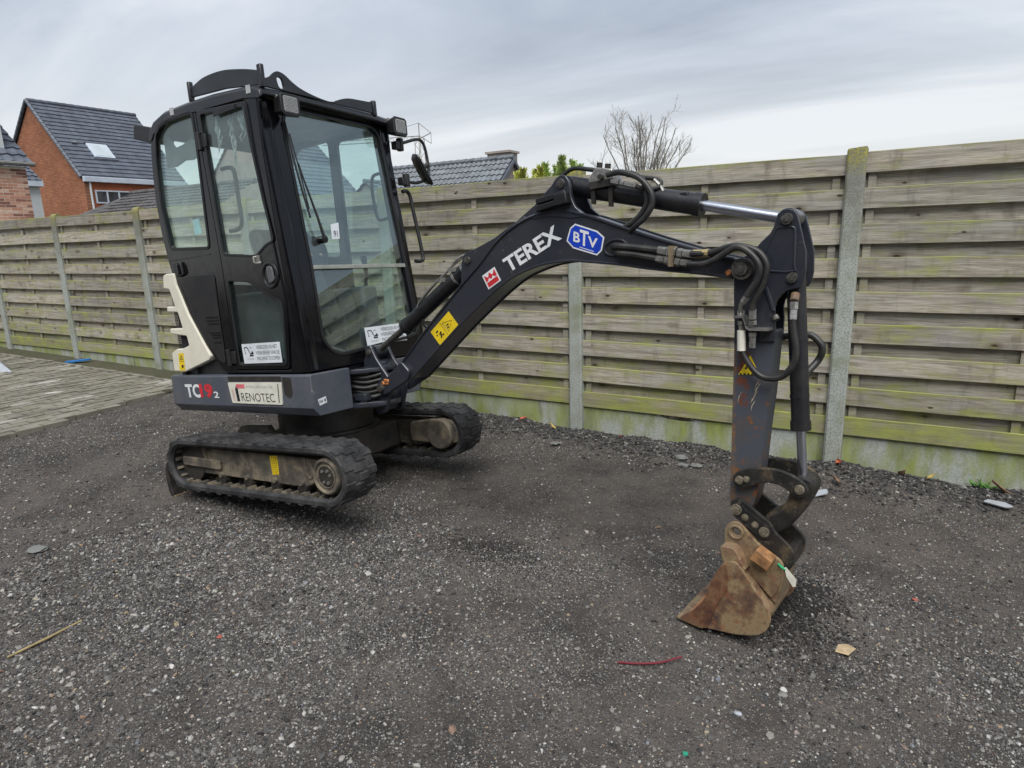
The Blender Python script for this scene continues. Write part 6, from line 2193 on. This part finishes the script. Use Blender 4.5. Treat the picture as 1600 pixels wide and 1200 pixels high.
def build_houses():
    # orange brick house
    H = empty('brick_house', (0, 0, 0), 'orange brick house with a steep dark roof and a skylight', 'house')
    x0, x1, xr = -37.0, -29.95, -33.38
    y0, y1 = 11.45, 16.2
    ze, zr = 4.50, 7.90
    g = [(x0 + 0.06, -0.2), (x1 - 0.04, -0.2), (x1 - 0.04, ze), (xr, zr), (x0 + 0.06, ze)]
    obj('gable_wall', MB().prism(g, lambda u, v, w: (u, y0 + w, v), 0.0, 0.3), M['brick_orange_x'], H, 0)
    obj('gable_wall', MB().prism(g, lambda u, v, w: (u, y1 - w, v), 0.0, 0.3), M['brick_orange_x'], H, 0)
    obj('side_wall', MB().bb(x1 - 0.35, x1 - 0.05, y0 + 0.3, y1 - 0.3, -0.2, ze + 0.1), M['brick_orange_y'], H, 0)
    obj('side_wall', MB().bb(x0 + 0.05, x0 + 0.35, y0 + 0.3, y1 - 0.3, -0.2, ze), M['brick_orange_y'], H, 0)
    dn = Vector((x1 + 0.02 - xr, 0, ze - 0.02 - (zr + 0.12)))
    roof = tiled_slope('roof', (xr, y0 - 0.06, zr + 0.12), (0, 1, 0), dn, y1 - y0 + 0.12, dn.length, 0.34, 0.255, 0.0, 0.035, M['tile_dark'], H)
    dl = Vector((x0 - 0.05 - xr, 0, ze - 0.02 - (zr + 0.12)))
    tiled_slope('roof', (xr, y0 - 0.06, zr + 0.12), (0, 1, 0), dl, y1 - y0 + 0.12, dl.length, 0.34, 0.255, 0.0, 0.035, M['tile_dark'], H)
    mb = MB()
    for i in range(15):
        yy = y0 - 0.05 + i * (y1 - y0 + 0.1) / 15
        mb.tube([(xr, yy, zr + 0.12), (xr, yy + (y1 - y0 + 0.1) / 15 * 1.04, zr + 0.135)], 0.10, 8)
    obj('ridge_tile', mb, M['tile_dark'], H, 30)
    mb = MB()
    for q in (dn, dl):
        n_ = int(q.length / 0.255)
        for i in range(n_):
            a = Vector((xr, y0 - 0.075, zr + 0.12)) + q.normalized() * (i * 0.255)
            b = a + q.normalized() * 0.26 + Vector((0, 0, 0.02))
            mb.tube([a, b], 0.075, 6)
    obj('verge_tile', mb, M['tile_dark'], H, 20)
    obj('fascia', MB().bb(x1 - 0.03, x1 + 0.10, y0 - 0.05, y1, ze - 0.12, ze + 0.10), M['frame_blue'], H, 0, 0.02)
    obj('downpipe', MB().cyl((x1, y0 + 0.22, 0), (x1, y0 + 0.22, ze - 0.1), 0.045, 10), M['white_wall'], H)
    PW = lambda u, v, w: (x1 - 0.05 + w, u, v)
    window_unit(H, PW, 11.84, 13.45, 3.50, 4.06, (12.35, 12.86))
    window_unit(H, PW, 14.0, 15.2, 3.45, 4.02, (14.6,))
    # skylight
    a = Vector((xr, 0, zr + 0.12))
    d = dn.normalized()
    n = Vector((0, 1, 0)).cross(d)
    n = n if n.z > 0 else -n
    PS = lambda u, v, w: tuple(a + Vector((0, u, 0)) + d * v + n * w)
    s0, s1 = 2.62, 3.50
    fr = obj('skylight', MB().prism([(12.60, s0), (13.50, s0), (13.50, s1), (12.60, s1)], PS, 0.0, 0.09), M['frame_blue'], H, 0, 0.01)
    obj('pane', MB().prism([(12.67, s0 + 0.07), (13.43, s0 + 0.07), (13.43, s1 - 0.07), (12.67, s1 - 0.07)], PS, 0.09, 0.10), M['skylight'], fr, 0)
    mb = MB().prism([(12.56, s0 - 0.05), (13.54, s0 - 0.05), (13.54, s0), (12.56, s0)], PS, 0.0, 0.11)
    mb.prism([(12.55, s1), (13.56, s1), (13.6, s1 + 0.10), (12.51, s1 + 0.10)], PS, 0.04, 0.06)
    obj('flashing', mb, M['tile_dark'], H, 0)
    obj('roof_vent', MB().prism([(12.0, 2.55), (12.22, 2.55), (12.22, 2.68), (12.0, 2.68)], PS, 0.03, 0.10), M['tile_grey'], H, 0)

    # small red brick house at the left picture edge
    B = empty('red_brick_house', (0, 0, 0), 'small red brick house with a white chimney at the left edge', 'house')
    X = -17.0
    ya, yb = -1.5, 3.30
    obj('mortar_wall', MB().bb(X - 3.4, X - 0.004, ya, yb - 0.004, -0.1, 3.44), M['mortar'], B, 0)
    bm_ = MB().box((0, 0, 0), (0.1, 0.205, 0.054)).mesh('brick')
    bm_.materials.append(M['brick_red'])
    rest = MB()
    r = random.Random(8)
    for c in range(52):
        z = 0.04 + c * 0.065
        y = yb - 0.1025 - (0.1075 if c % 2 else 0)
        if c % 2:
            rest.box((X - 0.05, yb - 0.05, z), (0.1, 0.10, 0.054))
        while y > ya:
            if z > 2.15 and y > 1.9:
                o = bpy.data.objects.new('brick', bm_)
                COL.objects.link(o)
                o.parent = B
                o.location = (X - 0.05 + r.uniform(-0.002, 0.003), y - (0.0 if c % 2 == 0 else 0.0), z)
            else:
                rest.box((X - 0.05, y, z), (0.1, 0.205, 0.054))
            y -= 0.215
    tag(obj('lower_bricks', rest, M['brick_red'], B, 0), kind='stuff')
    dn = Vector((1.0, 0, -0.82))
    L_ = 2.2
    top = Vector((X + 0.10, 0, 3.52)) - dn.normalized() * L_
    tiled_slope('roof', (top.x, ya, top.z), (0, 1, 0), dn, yb - ya + 0.12, L_, 0.22, 0.28, 0.02, 0.03, M['tile_dark'], B)
    obj('gutter', MB().tube([(X + 0.14, ya, 3.49), (X + 0.14, yb + 0.14, 3.49)], 0.05, 8), M['concrete_bit'], B)
    mb = MB().bb(X - 0.95, X - 0.28, 2.45, 3.08, 3.5, 5.6)
    obj('chimney', mb, M['white_wall'], B, 0)

    # white annex behind it
    A = empty('white_annex', (0, 0, 0), 'white rendered annex with a downpipe between the two brick houses', 'annex')
    obj('wall', MB().bb(-28.0, -24.33, 2.5, 7.0, -0.1, 3.62), M['white_wall'], A, 0)
    obj('fascia', MB().bb(-24.45, -24.15, 2.4, 7.06, 3.62, 3.82), M['frame_blue'], A, 0, 0.01)
    tiled_slope('roof', (-26.15, 2.4, 5.25), (0, 1, 0), (2.0, 0, -1.45), 4.62, 2.47, 0.22, 0.25, 0.02, 0.03, M['tile_dark'], A)
    tiled_slope('roof', (-26.15, 2.4, 5.25), (0, 1, 0), (-2.0, 0, -1.45), 4.62, 2.47, 0.22, 0.25, 0.02, 0.03, M['tile_dark'], A)
    obj('gable_wall', MB().prism([(-28.0, 3.6), (-24.35, 3.6), (-26.15, 5.15)], lambda u, v, w: (u, 6.9 + w, v), 0.0, 0.09), M['white_wall'], A, 0)
    obj('downpipe', MB().tube([(-24.22, 6.55, 3.6), (-24.28, 6.50, 3.4), (-24.28, 6.50, 0.0)], 0.045, 8), M['tile_grey'], A)

    # low garage with a hipped roof
    G = empty('garage', (0, 0, 0), 'low garage with a brown hipped roof peeping over the fence', 'garage')
    obj('wall', MB().bb(-26.3, -18.0, 8.65, 12.2, -0.1, 2.50), M['brick_orange_x'], G, 0)
    e = 2.50
    tiled_slope('roof', (-24.95, 10.4, 3.56), (1, 0, 0), (0, -1.95, -1.06), 7.0, 2.22, 0.22, 0.25, 0.012, 0.03, M['tile_brown'], G)
    mb = MB().add([(-26.75, 8.45, e), (-24.95, 10.4, 3.56), (-24.95, 8.45, e)], [(0, 1, 2)])
    mb.add([(-26.75, 8.45, e), (-26.75, 12.4, e), (-24.95, 10.4, 3.56)], [(0, 1, 2)])
    mb.add([(-26.75, 8.44, e - 0.02), (-17.95, 8.44, e - 0.02), (-17.95, 12.4, e - 0.02), (-26.75, 12.4, e - 0.02)], [(0, 1, 2, 3)])
    obj('hip_end', mb, M['tile_brown'], G, 0)
    obj('ridge_tile', MB().tube([(-24.95, 10.4, 3.58), (-17.95, 10.4, 3.58)], 0.09, 8), M['tile_brown'], G)

    # long grey roof in the middle
    Hm = empty('bungalow', (0, 0, 0), 'long bungalow with a grey pantile roof and a squat chimney', 'house')
    xa, xb, yr, zr = -16.5, -11.15, 15.4, 4.08
    g = [(13.2, -0.1), (17.6, -0.1), (17.6, 2.2), (yr, zr - 0.05), (13.2, 2.2)]
    obj('gable_wall', MB().prism(g, lambda u, v, w: (xb - 0.08 - w, u, v), 0.0, 0.3), M['pink_wall'], Hm, 0)
    obj('gable_wall', MB().prism(g, lambda u, v, w: (xa + 0.08 + w, u, v), 0.0, 0.3), M['pink_wall'], Hm, 0)
    obj('wall', MB().bb(xa + 0.38, xb - 0.38, 13.3, 17.5, -0.1, 2.3), M['pink_wall'], Hm, 0)
    dn = Vector((0, -2.5, -2.15))
    tiled_slope('roof', (xa, yr, zr + 0.06), (1, 0, 0), dn, xb - xa, dn.length, 0.20, 0.30, 0.028, 0.035, M['tile_grey'], Hm)
    tiled_slope('roof', (xa, yr, zr + 0.06), (1, 0, 0), (0, 2.5, -2.15), xb - xa, dn.length, 0.20, 0.30, 0.028, 0.035, M['tile_grey'], Hm)
    mb = MB()
    for i in range(17):
        x = xa + i * (xb - xa) / 17
        mb.tube([(x, yr, zr + 0.07), (x + (xb - xa) / 17 * 1.05, yr, zr + 0.09)], 0.09, 8)
    obj('ridge_tile', mb, M['tile_grey'], Hm, 30)
    ch = MB().bb(-12.30, -11.45, 15.6, 16.2, 3.5, 4.36)
    ch.bb(-12.36, -11.39, 15.54, 16.26, 4.36, 4.43)
    obj('chimney', ch, M['pink_wall'], Hm, 0)
    obj('barge_board', MB().prism([(12.9, 1.94), (yr, zr + 0.03), (17.9, 1.94), (17.9, 1.82), (yr, zr - 0.10), (12.9, 1.82)], lambda u, v, w: (xb - w, u, v), -0.06, 0.02), M['tile_dark'], Hm, 0)

    # dark roofed house glimpsed through the cab
    C = empty('dark_roofed_house', (0, 0, 0), 'house with a plain dark roof glimpsed through the cab windscreen', 'house')
    def row_house(root, xr_, zr_, half, drop, ya, yb, wall, tile):
        """gable towards the yard, ridge running away from it"""
        g_ = [(xr_ - half, -0.1), (xr_ + half, -0.1), (xr_ + half, zr_ - drop), (xr_, zr_ - 0.08), (xr_ - half, zr_ - drop)]
        obj('gable_wall', MB().prism(g_, lambda u, v, w: (u, ya + 0.1 + w, v), 0.0, 0.25), wall, root, 0)
        obj('gable_wall', MB().prism(g_, lambda u, v, w: (u, yb - 0.1 - w, v), 0.0, 0.25), wall, root, 0)
        obj('side_wall', MB().bb(xr_ + half - 0.27, xr_ + half - 0.02, ya + 0.36, yb - 0.36, -0.1, zr_ - drop), wall, root, 0)
        for sg in (1, -1):
            d_ = Vector((sg * (half + 0.1), 0, -drop - 0.1 * drop / half))
            tiled_slope('roof', (xr_, ya, zr_), (0, 1, 0), d_, yb - ya, d_.length, 0.30, 0.28, 0.0, 0.035, tile, root)
        obj('ridge_tile', MB().tube([(xr_, ya, zr_ + 0.02), (xr_, yb, zr_ + 0.02)], 0.09, 8), tile, root)
    row_house(C, -25.5, 6.85, 3.2, 3.15, 16.0, 20.0, M['pink_wall'], M['tile_dark'])
    D = empty('gabled_outhouse', (0, 0, 0), 'low outhouse with a pinkish gable seen between cab pillar and dark roof', 'outhouse')
    row_house(D, -17.47, 3.75, 1.7, 1.35, 15.0, 18.0, M['pink_wall'], M['tile_grey'])

    # unseen terrace added behind the viewpoint for dark cab panels and panes to mirror
    T_ = empty('unseen_terraced_house', (-6, -15, 0), 'unseen brown brick terraced house added behind the viewpoint', 'house')
    xa, xb, yw = -17.0, 9.0, -13.5
    T_.location = (0, 0, 0)
    obj('wall', MB().bb(xa, xb, yw - 7.0, yw, -0.2, 4.7), brick_mat('brown_brick', (0.17, 0.085, 0.055), (0.13, 0.06, 0.04), (0.16, 0.14, 0.12)), T_, 0)
    tiled_slope('roof', (xa - 0.2, yw - 3.5, 8.2), (1, 0, 0), (0, 3.8, -3.6), xb - xa + 0.4, 5.25, 0.30, 0.30, 0.0, 0.035, M['tile_dark'], T_)
    tiled_slope('roof', (xa - 0.2, yw - 3.5, 8.2), (1, 0, 0), (0, -3.8, -3.6), xb - xa + 0.4, 5.25, 0.30, 0.30, 0.0, 0.035, M['tile_dark'], T_)
    for xg in (xa + 0.02, xb - 0.27):
        obj('gable_wall', MB().prism([(yw - 7.0, 4.6), (yw, 4.6), (yw - 3.5, 8.05)], lambda u, v, w: (xg + w, u, v), 0.0, 0.25), M['brick_orange_y'], T_, 0)
    PT = lambda u, v, w: (u, yw + w, v)
    for k in range(6):
        x_ = xa + 1.6 + k * 4.2
        window_unit(T_, PT, x_, x_ + 1.8, 0.9, 2.3, (x_ + 0.9,))
        window_unit(T_, PT, x_, x_ + 1.6, 3.1, 4.3, (x_ + 0.8,))


build_houses()


# ------------------------------------------------------------------ trees, bushes, crane
def build_bare_tree():
    T = empty('bare_tree', (-11.0, 28.0, 0), 'leafless tree with upright twigs against the sky behind the fence', 'tree')
    r = random.Random(21)
    limb, twig = MB(), MB()
    limb.tube([(0, 0, -0.2), (0.03, 0, 1.5), (0.0, 0.05, 3.0)], [0.20, 0.16, 0.12], 9)

    def wander(a, b, n, j):
        pts = []
        for i in range(n + 1):
            t = i / n
            q = a.lerp(b, t) + Vector((0, 0, -0.35 * (b - a).length * 0.5 * math.sin(math.pi * t) * (1 - abs((b - a).normalized().z))))
            if 0 < i < n:
                q += Vector((r.uniform(-j, j), r.uniform(-j, j), r.uniform(-j, j)))
            pts.append(q)
        return pts

    def shoots(pts, rad, lvl, ln):
        n = len(pts) - 1
        cnt = (7, 5, 2)[lvl]
        for i in range(cnt):
            t = r.uniform(0.22, 0.97)
            k = min(n - 1, int(t * n))
            p = pts[k].lerp(pts[k + 1], t * n - k)
            d = (pts[k + 1] - pts[k]).normalized()
            a = r.uniform(0, 6.28)
            side = (d.orthogonal().normalized() @ Matrix.Rotation(a, 3, d))
            nd = (d * 0.75 + side * r.uniform(0.35, 0.8) + Vector((0, 0, 0.35))).normalized()
            L_ = ln * r.uniform(0.6, 1.25) * (1.15 - 0.5 * t)
            q = wander(p, p + nd * L_, 4, 0.05 * L_)
            rr = max(0.0062, rad * 0.45)
            twig.tube(q, [rr * (1 - 0.5 * m / 4) for m in range(5)], 4)
            if lvl < 2:
                shoots(q, rr, lvl + 1, ln * 0.52)
    for i in range(20):
        a = i * 2.399 + r.uniform(-0.25, 0.25)
        e = (i + 0.5) / 20
        rad_ = 2.55 * math.sqrt(e) * r.uniform(0.85, 1.05)
        tip = Vector((rad_ * math.cos(a), rad_ * math.sin(a) * 0.9, 7.02 - 2.0 * e ** 1.5 + r.uniform(-0.25, 0.25)))
        st = Vector((0.0, 0.0, r.uniform(1.9, 3.0)))
        pts = wander(st, tip, 7, 0.10)
        limb.tube(pts, [0.055 * (1 - 0.8 * k / 7) + 0.006 for k in range(8)], 6)
        shoots(pts, 0.030, 0, 1.15)
    obj('trunk', limb, M['trunk'], T, 40)
    obj('crown', twig, M['bark'], T, 40)


build_bare_tree()


def build_shrubs():
    r = random.Random(31)

    def shrub(loc, shoots, mat, label):
        S = empty('conifer_shrub', loc, label, 'shrub', 'evergreen shrubs behind the fence')
        st, lf = MB(), MB()
        for sx, sy, h, w in shoots:
            st.tube([(sx * 0.4, sy * 0.4, -0.1), (sx, sy, h * 0.6), (sx, sy, h * 0.97)], [0.03, 0.02, 0.005], 5)
            for i in range(1500):
                t = r.uniform(0.45, 1.0)
                z = h * t
                rad = w * (1.02 - t) ** 0.75 * r.uniform(0.25, 1.0) * (0.7 + 0.3 * math.sin(t * 70))
                a = r.uniform(0, 6.28)
                p = Vector((sx + rad * math.cos(a), sy + rad * math.sin(a), z))
                d = Vector((math.cos(a), math.sin(a), r.uniform(0.3, 1.4))).normalized()
                sd_ = d.orthogonal().normalized()
                L_ = r.uniform(0.06, 0.13)
                wv = sd_ * 0.016
                lf.add([p - wv, p + wv, p + d * L_ + wv * 0.3, p + d * L_ - wv * 0.3], [(0, 1, 2, 3)])
        obj('stem', st, M['trunk'], S, 40)
        obj('foliage', lf, mat, S, 0, fix=False)
    shrub((-7.05, 9.0, 0), [(-0.20, 0.0, 3.04, 0.55), (-0.45, 0.2, 2.98, 0.55), (0.08, 0.1, 2.99, 0.55), (0.25, 0.0, 3.05, 0.4)], M['leaf_yellow'], 'broad yellowish evergreen shrub beside the bungalow gable')
    shrub((-6.55, 9.1, 0), [(-0.18, 0.0, 3.12, 0.55), (0.05, 0.1, 3.05, 0.50), (0.20, 0.0, 3.10, 0.4)], M['leaf'], 'middle green evergreen shrub behind the boom bracket')
    shrub((-6.12, 9.0, 0), [(-0.14, 0.0, 3.22, 0.48), (0.08, 0.1, 3.12, 0.42), (0.28, 0.0, 3.0, 0.35)], M['leaf'], 'tallest pointed evergreen shrub just left of the stick cylinder')


build_shrubs()


def build_crane():
    Cn = empty('tower_crane', (-75.9, 95, 0), 'distant tower crane with a thin lattice jib', 'crane')
    r_ = 0.075
    m = MB()
    for a, b in ((-0.6, -0.6), (0.6, -0.6), (0.6, 0.6), (-0.6, 0.6)):
        m.tube([(a, b, 0), (a, b, 19.2)], r_, 4)
    for i in range(16):
        z = i * 1.2
        s = 1 if i % 2 else -1
        m.tube([(-0.6 * s, -0.6, z), (0.6 * s, -0.6, z + 1.2)], r_ * 0.7, 4)
        m.tube([(0.6, -0.6 * s, z), (0.6, 0.6 * s, z + 1.2)], r_ * 0.7, 4)
    obj('mast', m, M['crane'], Cn, 0)
    j = MB()
    j.tube([(0, 0, 19.5), (-24, 0, 20.6)], r_, 4)
    j.tube([(0, 0, 18.8), (-24, 0, 20.0)], r_, 4)
    for i in range(30):
        x = -i * 0.8
        z0, z1 = 18.8 - x * 0.05, 19.5 - x * 0.046
        j.tube([(x, 0, z0 if i % 2 else z1), (x - 0.8, 0, z1 if i % 2 else z0)], r_ * 0.5, 4)
    obj('jib', j, M['crane'], Cn, 0)
    t = MB()
    t.tube([(0, 0, 19), (0, 0, 21.7)], r_ * 1.3, 4)
    t.tube([(0, 0, 21.7), (2.6, 0, 19.8)], r_ * 0.8, 4)
    t.tube([(2.6, 0, 19.8), (2.6, 0, 18.0)], r_ * 0.8, 4)
    t.tube([(0, 0, 19.0), (2.6, 0, 19.8)], r_, 4)
    t.tube([(0, 0, 19.6), (2.6, 0, 18.0)], r_ * 0.8, 4)
    t.tube([(0, 0, 21.7), (-12, 0, 20.2)], r_ * 0.5, 4)
    obj('counter_jib', t, M['crane'], Cn, 0)
    obj('trolley', MB().box((-9.5, 0, 19.35), (1.6, 1.0, 0.5)), M['tile_dark'], Cn, 0)


build_crane()


# ------------------------------------------------------------------ small things on the ground
def gz_(x, y):
    return float(gheight(x, y))


def litter():
    r = random.Random(17)

    def lay(name, mb, mat, x, y, label, cat, rz=0.0, dz=0.0, group=None, tilt=(0, 0), bevel=0.0):
        o = obj(name, mb, mat, None, 30, bevel)
        o.location = (x, y, gz_(x, y) + dz)
        o.rotation_euler = (tilt[0], tilt[1], rz)
        return tag(o, label, cat, group)
    # cane at the lower left
    a, b = Vector((-2.592, -3.749)), Vector((-2.600, -3.470))
    mb = MB().tube([(0, 0, 0.006), (0.012, 0.14, 0.012), (0.0, 0.28, 0.010)], [0.005, 0.0055, 0.004], 8)
    lay('dry_cane', mb, M['stick_wood'], a.x, a.y, 'straw coloured cane lying on the gravel at lower left', 'stick', 0, 0.006)
    # red cable offcut
    mb = MB().tube(spline([(0, 0, 0), (0.07, 0.025, 0.002), (0.14, 0.072, 0.0), (0.205, 0.135, 0.006)], 5), 0.0042, 8)
    lay('cable_offcut', mb, M['red_cable'], -0.456, -2.624, 'dark red offcut of cable lying in front of the bucket', 'cable', 0, 0.010)
    mb = MB().prism([(-0.040, -0.018), (0.005, -0.034), (0.042, 0.006), (0.012, 0.030), (-0.020, 0.024)], lambda u, v, w: (u, v, w + 0.05 * u * u), 0, 0.004)
    lay('card_scrap', mb, M['card'], 0.287, -2.116, 'tan scrap of board on the gravel right of the bucket', 'scrap', 0.3, 0.014, None, (0.12, -0.05), 0.002)
    # concrete lumps near the broken slab
    for i, (x, y, s, lab) in enumerate(((-0.885, -0.27, 0.075, 'flat pale concrete lump lying nearest the broken slab'), (-0.835, -0.39, 0.060, 'grey concrete lump left of the other two in front'), (-0.755, -0.37, 0.065, 'greenish concrete lump closest to the excavator stick'))):
        me = rock_mesh('concrete_lump', 50 + i, 2, 0.7, M['concrete_bit'])
        o = obj('concrete_lump', me, M['concrete_bit'], None, 30)
        o.data.materials.pop()
        o.scale = (s * 1.25, s, s * 0.8)
        o.location = (x, y, gz_(x, y) + s * 0.18)
        tag(o, lab, 'concrete lump', 'broken concrete lumps by the slab')
    # red brick bit and teal glass
    for nm, x, y, s, mat, lab, cat in (('brick_bit', -1.98, -3.24, 0.026, 'brick_bit', 'bright red bit of brick in the left foreground gravel', 'brick bit'),
                                       ('brick_bit', 0.53, -1.60, 0.028, 'brick_bit', 'orange bit of brick on the gravel far right of the bucket', 'brick bit'),
                                       ('glass_bit', -0.11, -2.94, 0.020, 'teal_bit', 'small teal bit of glass at the bottom of the picture', 'glass bit'),
                                       ('flat_stone', -3.45, -3.24, 0.10, 'concrete_bit', 'flat pale stone in the dark gravel at far left', 'stone'),
                                       ('slate_piece', -1.84, -0.38, 0.085, 'concrete_bit', 'flat grey slab piece between the far track and the fence', 'stone'),
                                       ('pale_stone', 0.0, -2.70, 0.026, 'white_plastic', 'white pebble in the gravel below the bucket', 'stone')):
        me = rock_mesh(nm, int(abs(x * 100)), 2, 0.55, M[mat])
        o = obj(nm, me, M[mat], None, 20)
        o.data.materials.pop()
        o.scale = (s, s, s * (0.35 if s > 0.05 else 0.8))
        o.location = (x, y, gz_(x, y) + s * 0.16)
        tag(o, lab, cat)
    # leaves
    for x, y, mat, s, lab in ((0.11, -0.05, 'leaf_red', 0.075, 'reddish leaf leaning on the foot of the lichen topped post'), (-0.07, -0.42, 'leaf_ochre', 0.05, 'ochre leaf on the stones right of the bucket linkage'),
                              (0.10, -0.30, 'leaf_brown', 0.07, 'brown leaf on the stones in front of the lichen topped post'), (0.47, -0.02, 'leaf_brown', 0.08, 'dark brown leaf standing against the mossy slab'), (0.985, -0.05, 'leaf_brown', 0.085, 'curled brown leaf beside the white plastic strip'), (0.63, -0.02, 'leaf_ochre', 0.05, 'tan leaf at the foot of the mossy slab'),
                              (-2.30, -0.06, 'leaf_red', 0.06, 'red leaf at the slab foot behind the far track'), (-1.42, -0.07, 'leaf_red', 0.055, 'red leaf left of the broken slab'), (-2.02, -0.05, 'leaf_ochre', 0.06, 'tan leaf at the slab foot left of the boom post')):
        n = 9
        up, dn = [], []
        mb = MB()
        ph = r.uniform(0, 6)
        pts = []
        for i in range(n + 1):
            t = i / n
            wd = 0.42 * math.sin(math.pi * t) ** 0.8 * (0.8 + 0.25 * math.sin(9 * t + ph))
            zc_ = 0.18 * math.sin(2.4 * t + ph)
            pts.append(((t - 0.5) * s, wd * s * 0.5, (zc_ + 0.12) * s))
        top = [(x_, y_, z_ + 0.15 * s) for x_, y_, z_ in pts]
        mid = [(x_, 0, z_) for x_, y_, z_ in pts]
        bot = [(x_, -y_, z_ + 0.12 * s) for x_, y_, z_ in pts]
        mb.loft([top, mid, bot], False, False)
        mb.v = [(q[0] * 1.35, q[1] * 1.35, q[2] * 1.35) for q in mb.v]
        o = lay('fallen_leaf', mb, M[mat], x, y, lab, 'leaf', r.uniform(0, 6), 0.016, 'fallen leaves along the fence foot', (r.uniform(-0.4, 0.4), r.uniform(-0.4, 0.4)))
    # plastic scraps
    mb = MB().prism(fillet([(-0.07, -0.02), (0.05, -0.035), (0.075, 0.0), (0.02, 0.03), (-0.06, 0.022)], 0.01), lambda u, v, w: (u, v, w + 0.01 * math.sin(20 * u)), 0, 0.006)
    lay('plastic_strip', mb, M['white_plastic'], 0.96, -0.24, 'crumpled white plastic strip at the right picture edge', 'plastic scrap', -0.45, 0.018, None, (0.1, 0.1))
    mb = MB().prism(fillet([(-0.05, -0.02), (0.05, -0.03), (0.06, 0.02), (-0.03, 0.035)], 0.01), lambda u, v, w: (u, v, w + 0.012 * math.sin(30 * u + 20 * v)), 0, 0.005)
    lay('plastic_film', mb, M['white_plastic'], 0.03, -0.51, 'clear plastic film scrap right of the bucket link', 'plastic scrap', 0.4, 0.020, None, (0.1, -0.1))
    mb = MB().prism(fillet([(-0.17, -0.04), (-0.02, -0.05), (0.16, -0.02), (0.15, 0.03), (-0.02, 0.045), (-0.15, 0.03)], 0.02), lambda u, v, w: (u, v, w + 0.012 * math.sin(14 * u)), 0, 0.02)
    lay('plastic_scrap', mb, M['blue_plastic'], -9.05, -0.16, 'crumpled blue plastic by the foot of the fence', 'plastic scrap', 0.55, 0.02)
    # corner of a white sheet on the paving
    mb = MB().loft([[(0.0, 0.0, 0.0), (-0.62, 0.05, 0.16), (-0.62, -0.32, 0.0)], [(-0.02, 0.02, -0.012), (-0.62, 0.08, 0.145), (-0.62, -0.31, -0.015)]])
    lay('metal_sheet', mb, M['white_plastic'], -9.03, -0.95, 'corner of a white metal sheet on the paving at left', 'metal sheet', 0.0, 0.03)
    # weed by the slab
    mb = MB()
    for i in range(26):
        a = r.uniform(0, 6.28)
        d = Vector((math.cos(a), math.sin(a) * 0.6, r.uniform(0.3, 1.0))).normalized()
        s_ = d.orthogonal().normalized() * 0.006
        L_ = r.uniform(0.03, 0.07)
        p = Vector((r.uniform(-0.05, 0.05), r.uniform(-0.01, 0.01), 0))
        mb.add([p - s_ * 0.4, p + s_ * 0.4, p + d * L_ * 0.6 + s_, p + d * L_, p + d * L_ * 0.6 - s_], [(0, 1, 2, 3, 4)])
    lay('weed', mb, M['weed'], 0.90, 0.0, 'small green weed at the foot of the mossy slab', 'weed', 0, 0.01)
    # loose soil thrown up behind the bucket
    me = rock_mesh('clod', 3, 1, 0.8, M['soil'])
    pts, sc, ro = [], [], []
    for i in range(3200):
        x = 0.09 + r.gauss(0, 0.10)
        y = -1.93 + r.gauss(0, 0.17)
        s = r.uniform(0.005, 0.016) * (0.6 + 0.9 * r.random() ** 3)
        pts.append((x, y, gz_(x, y) + s * 0.2))
        sc.append((s, s, s))
        ro.append((r.uniform(0, 6), r.uniform(0, 6), r.uniform(0, 6)))
    for i in range(1500):
        x = -1.38 + r.gauss(0, 0.17)
        y = -2.12 + r.gauss(0, 0.08)
        s = r.uniform(0.004, 0.011)
        pts.append((x, y, gz_(x, y) + s * 0.2))
        sc.append((s, s, s))
        ro.append((r.uniform(0, 6), r.uniform(0, 6), r.uniform(0, 6)))
    scatter('loose_soil', pts, sc, ro, [me], 'dark loose clods of soil heaped beside the bucket', 'soil')


litter()
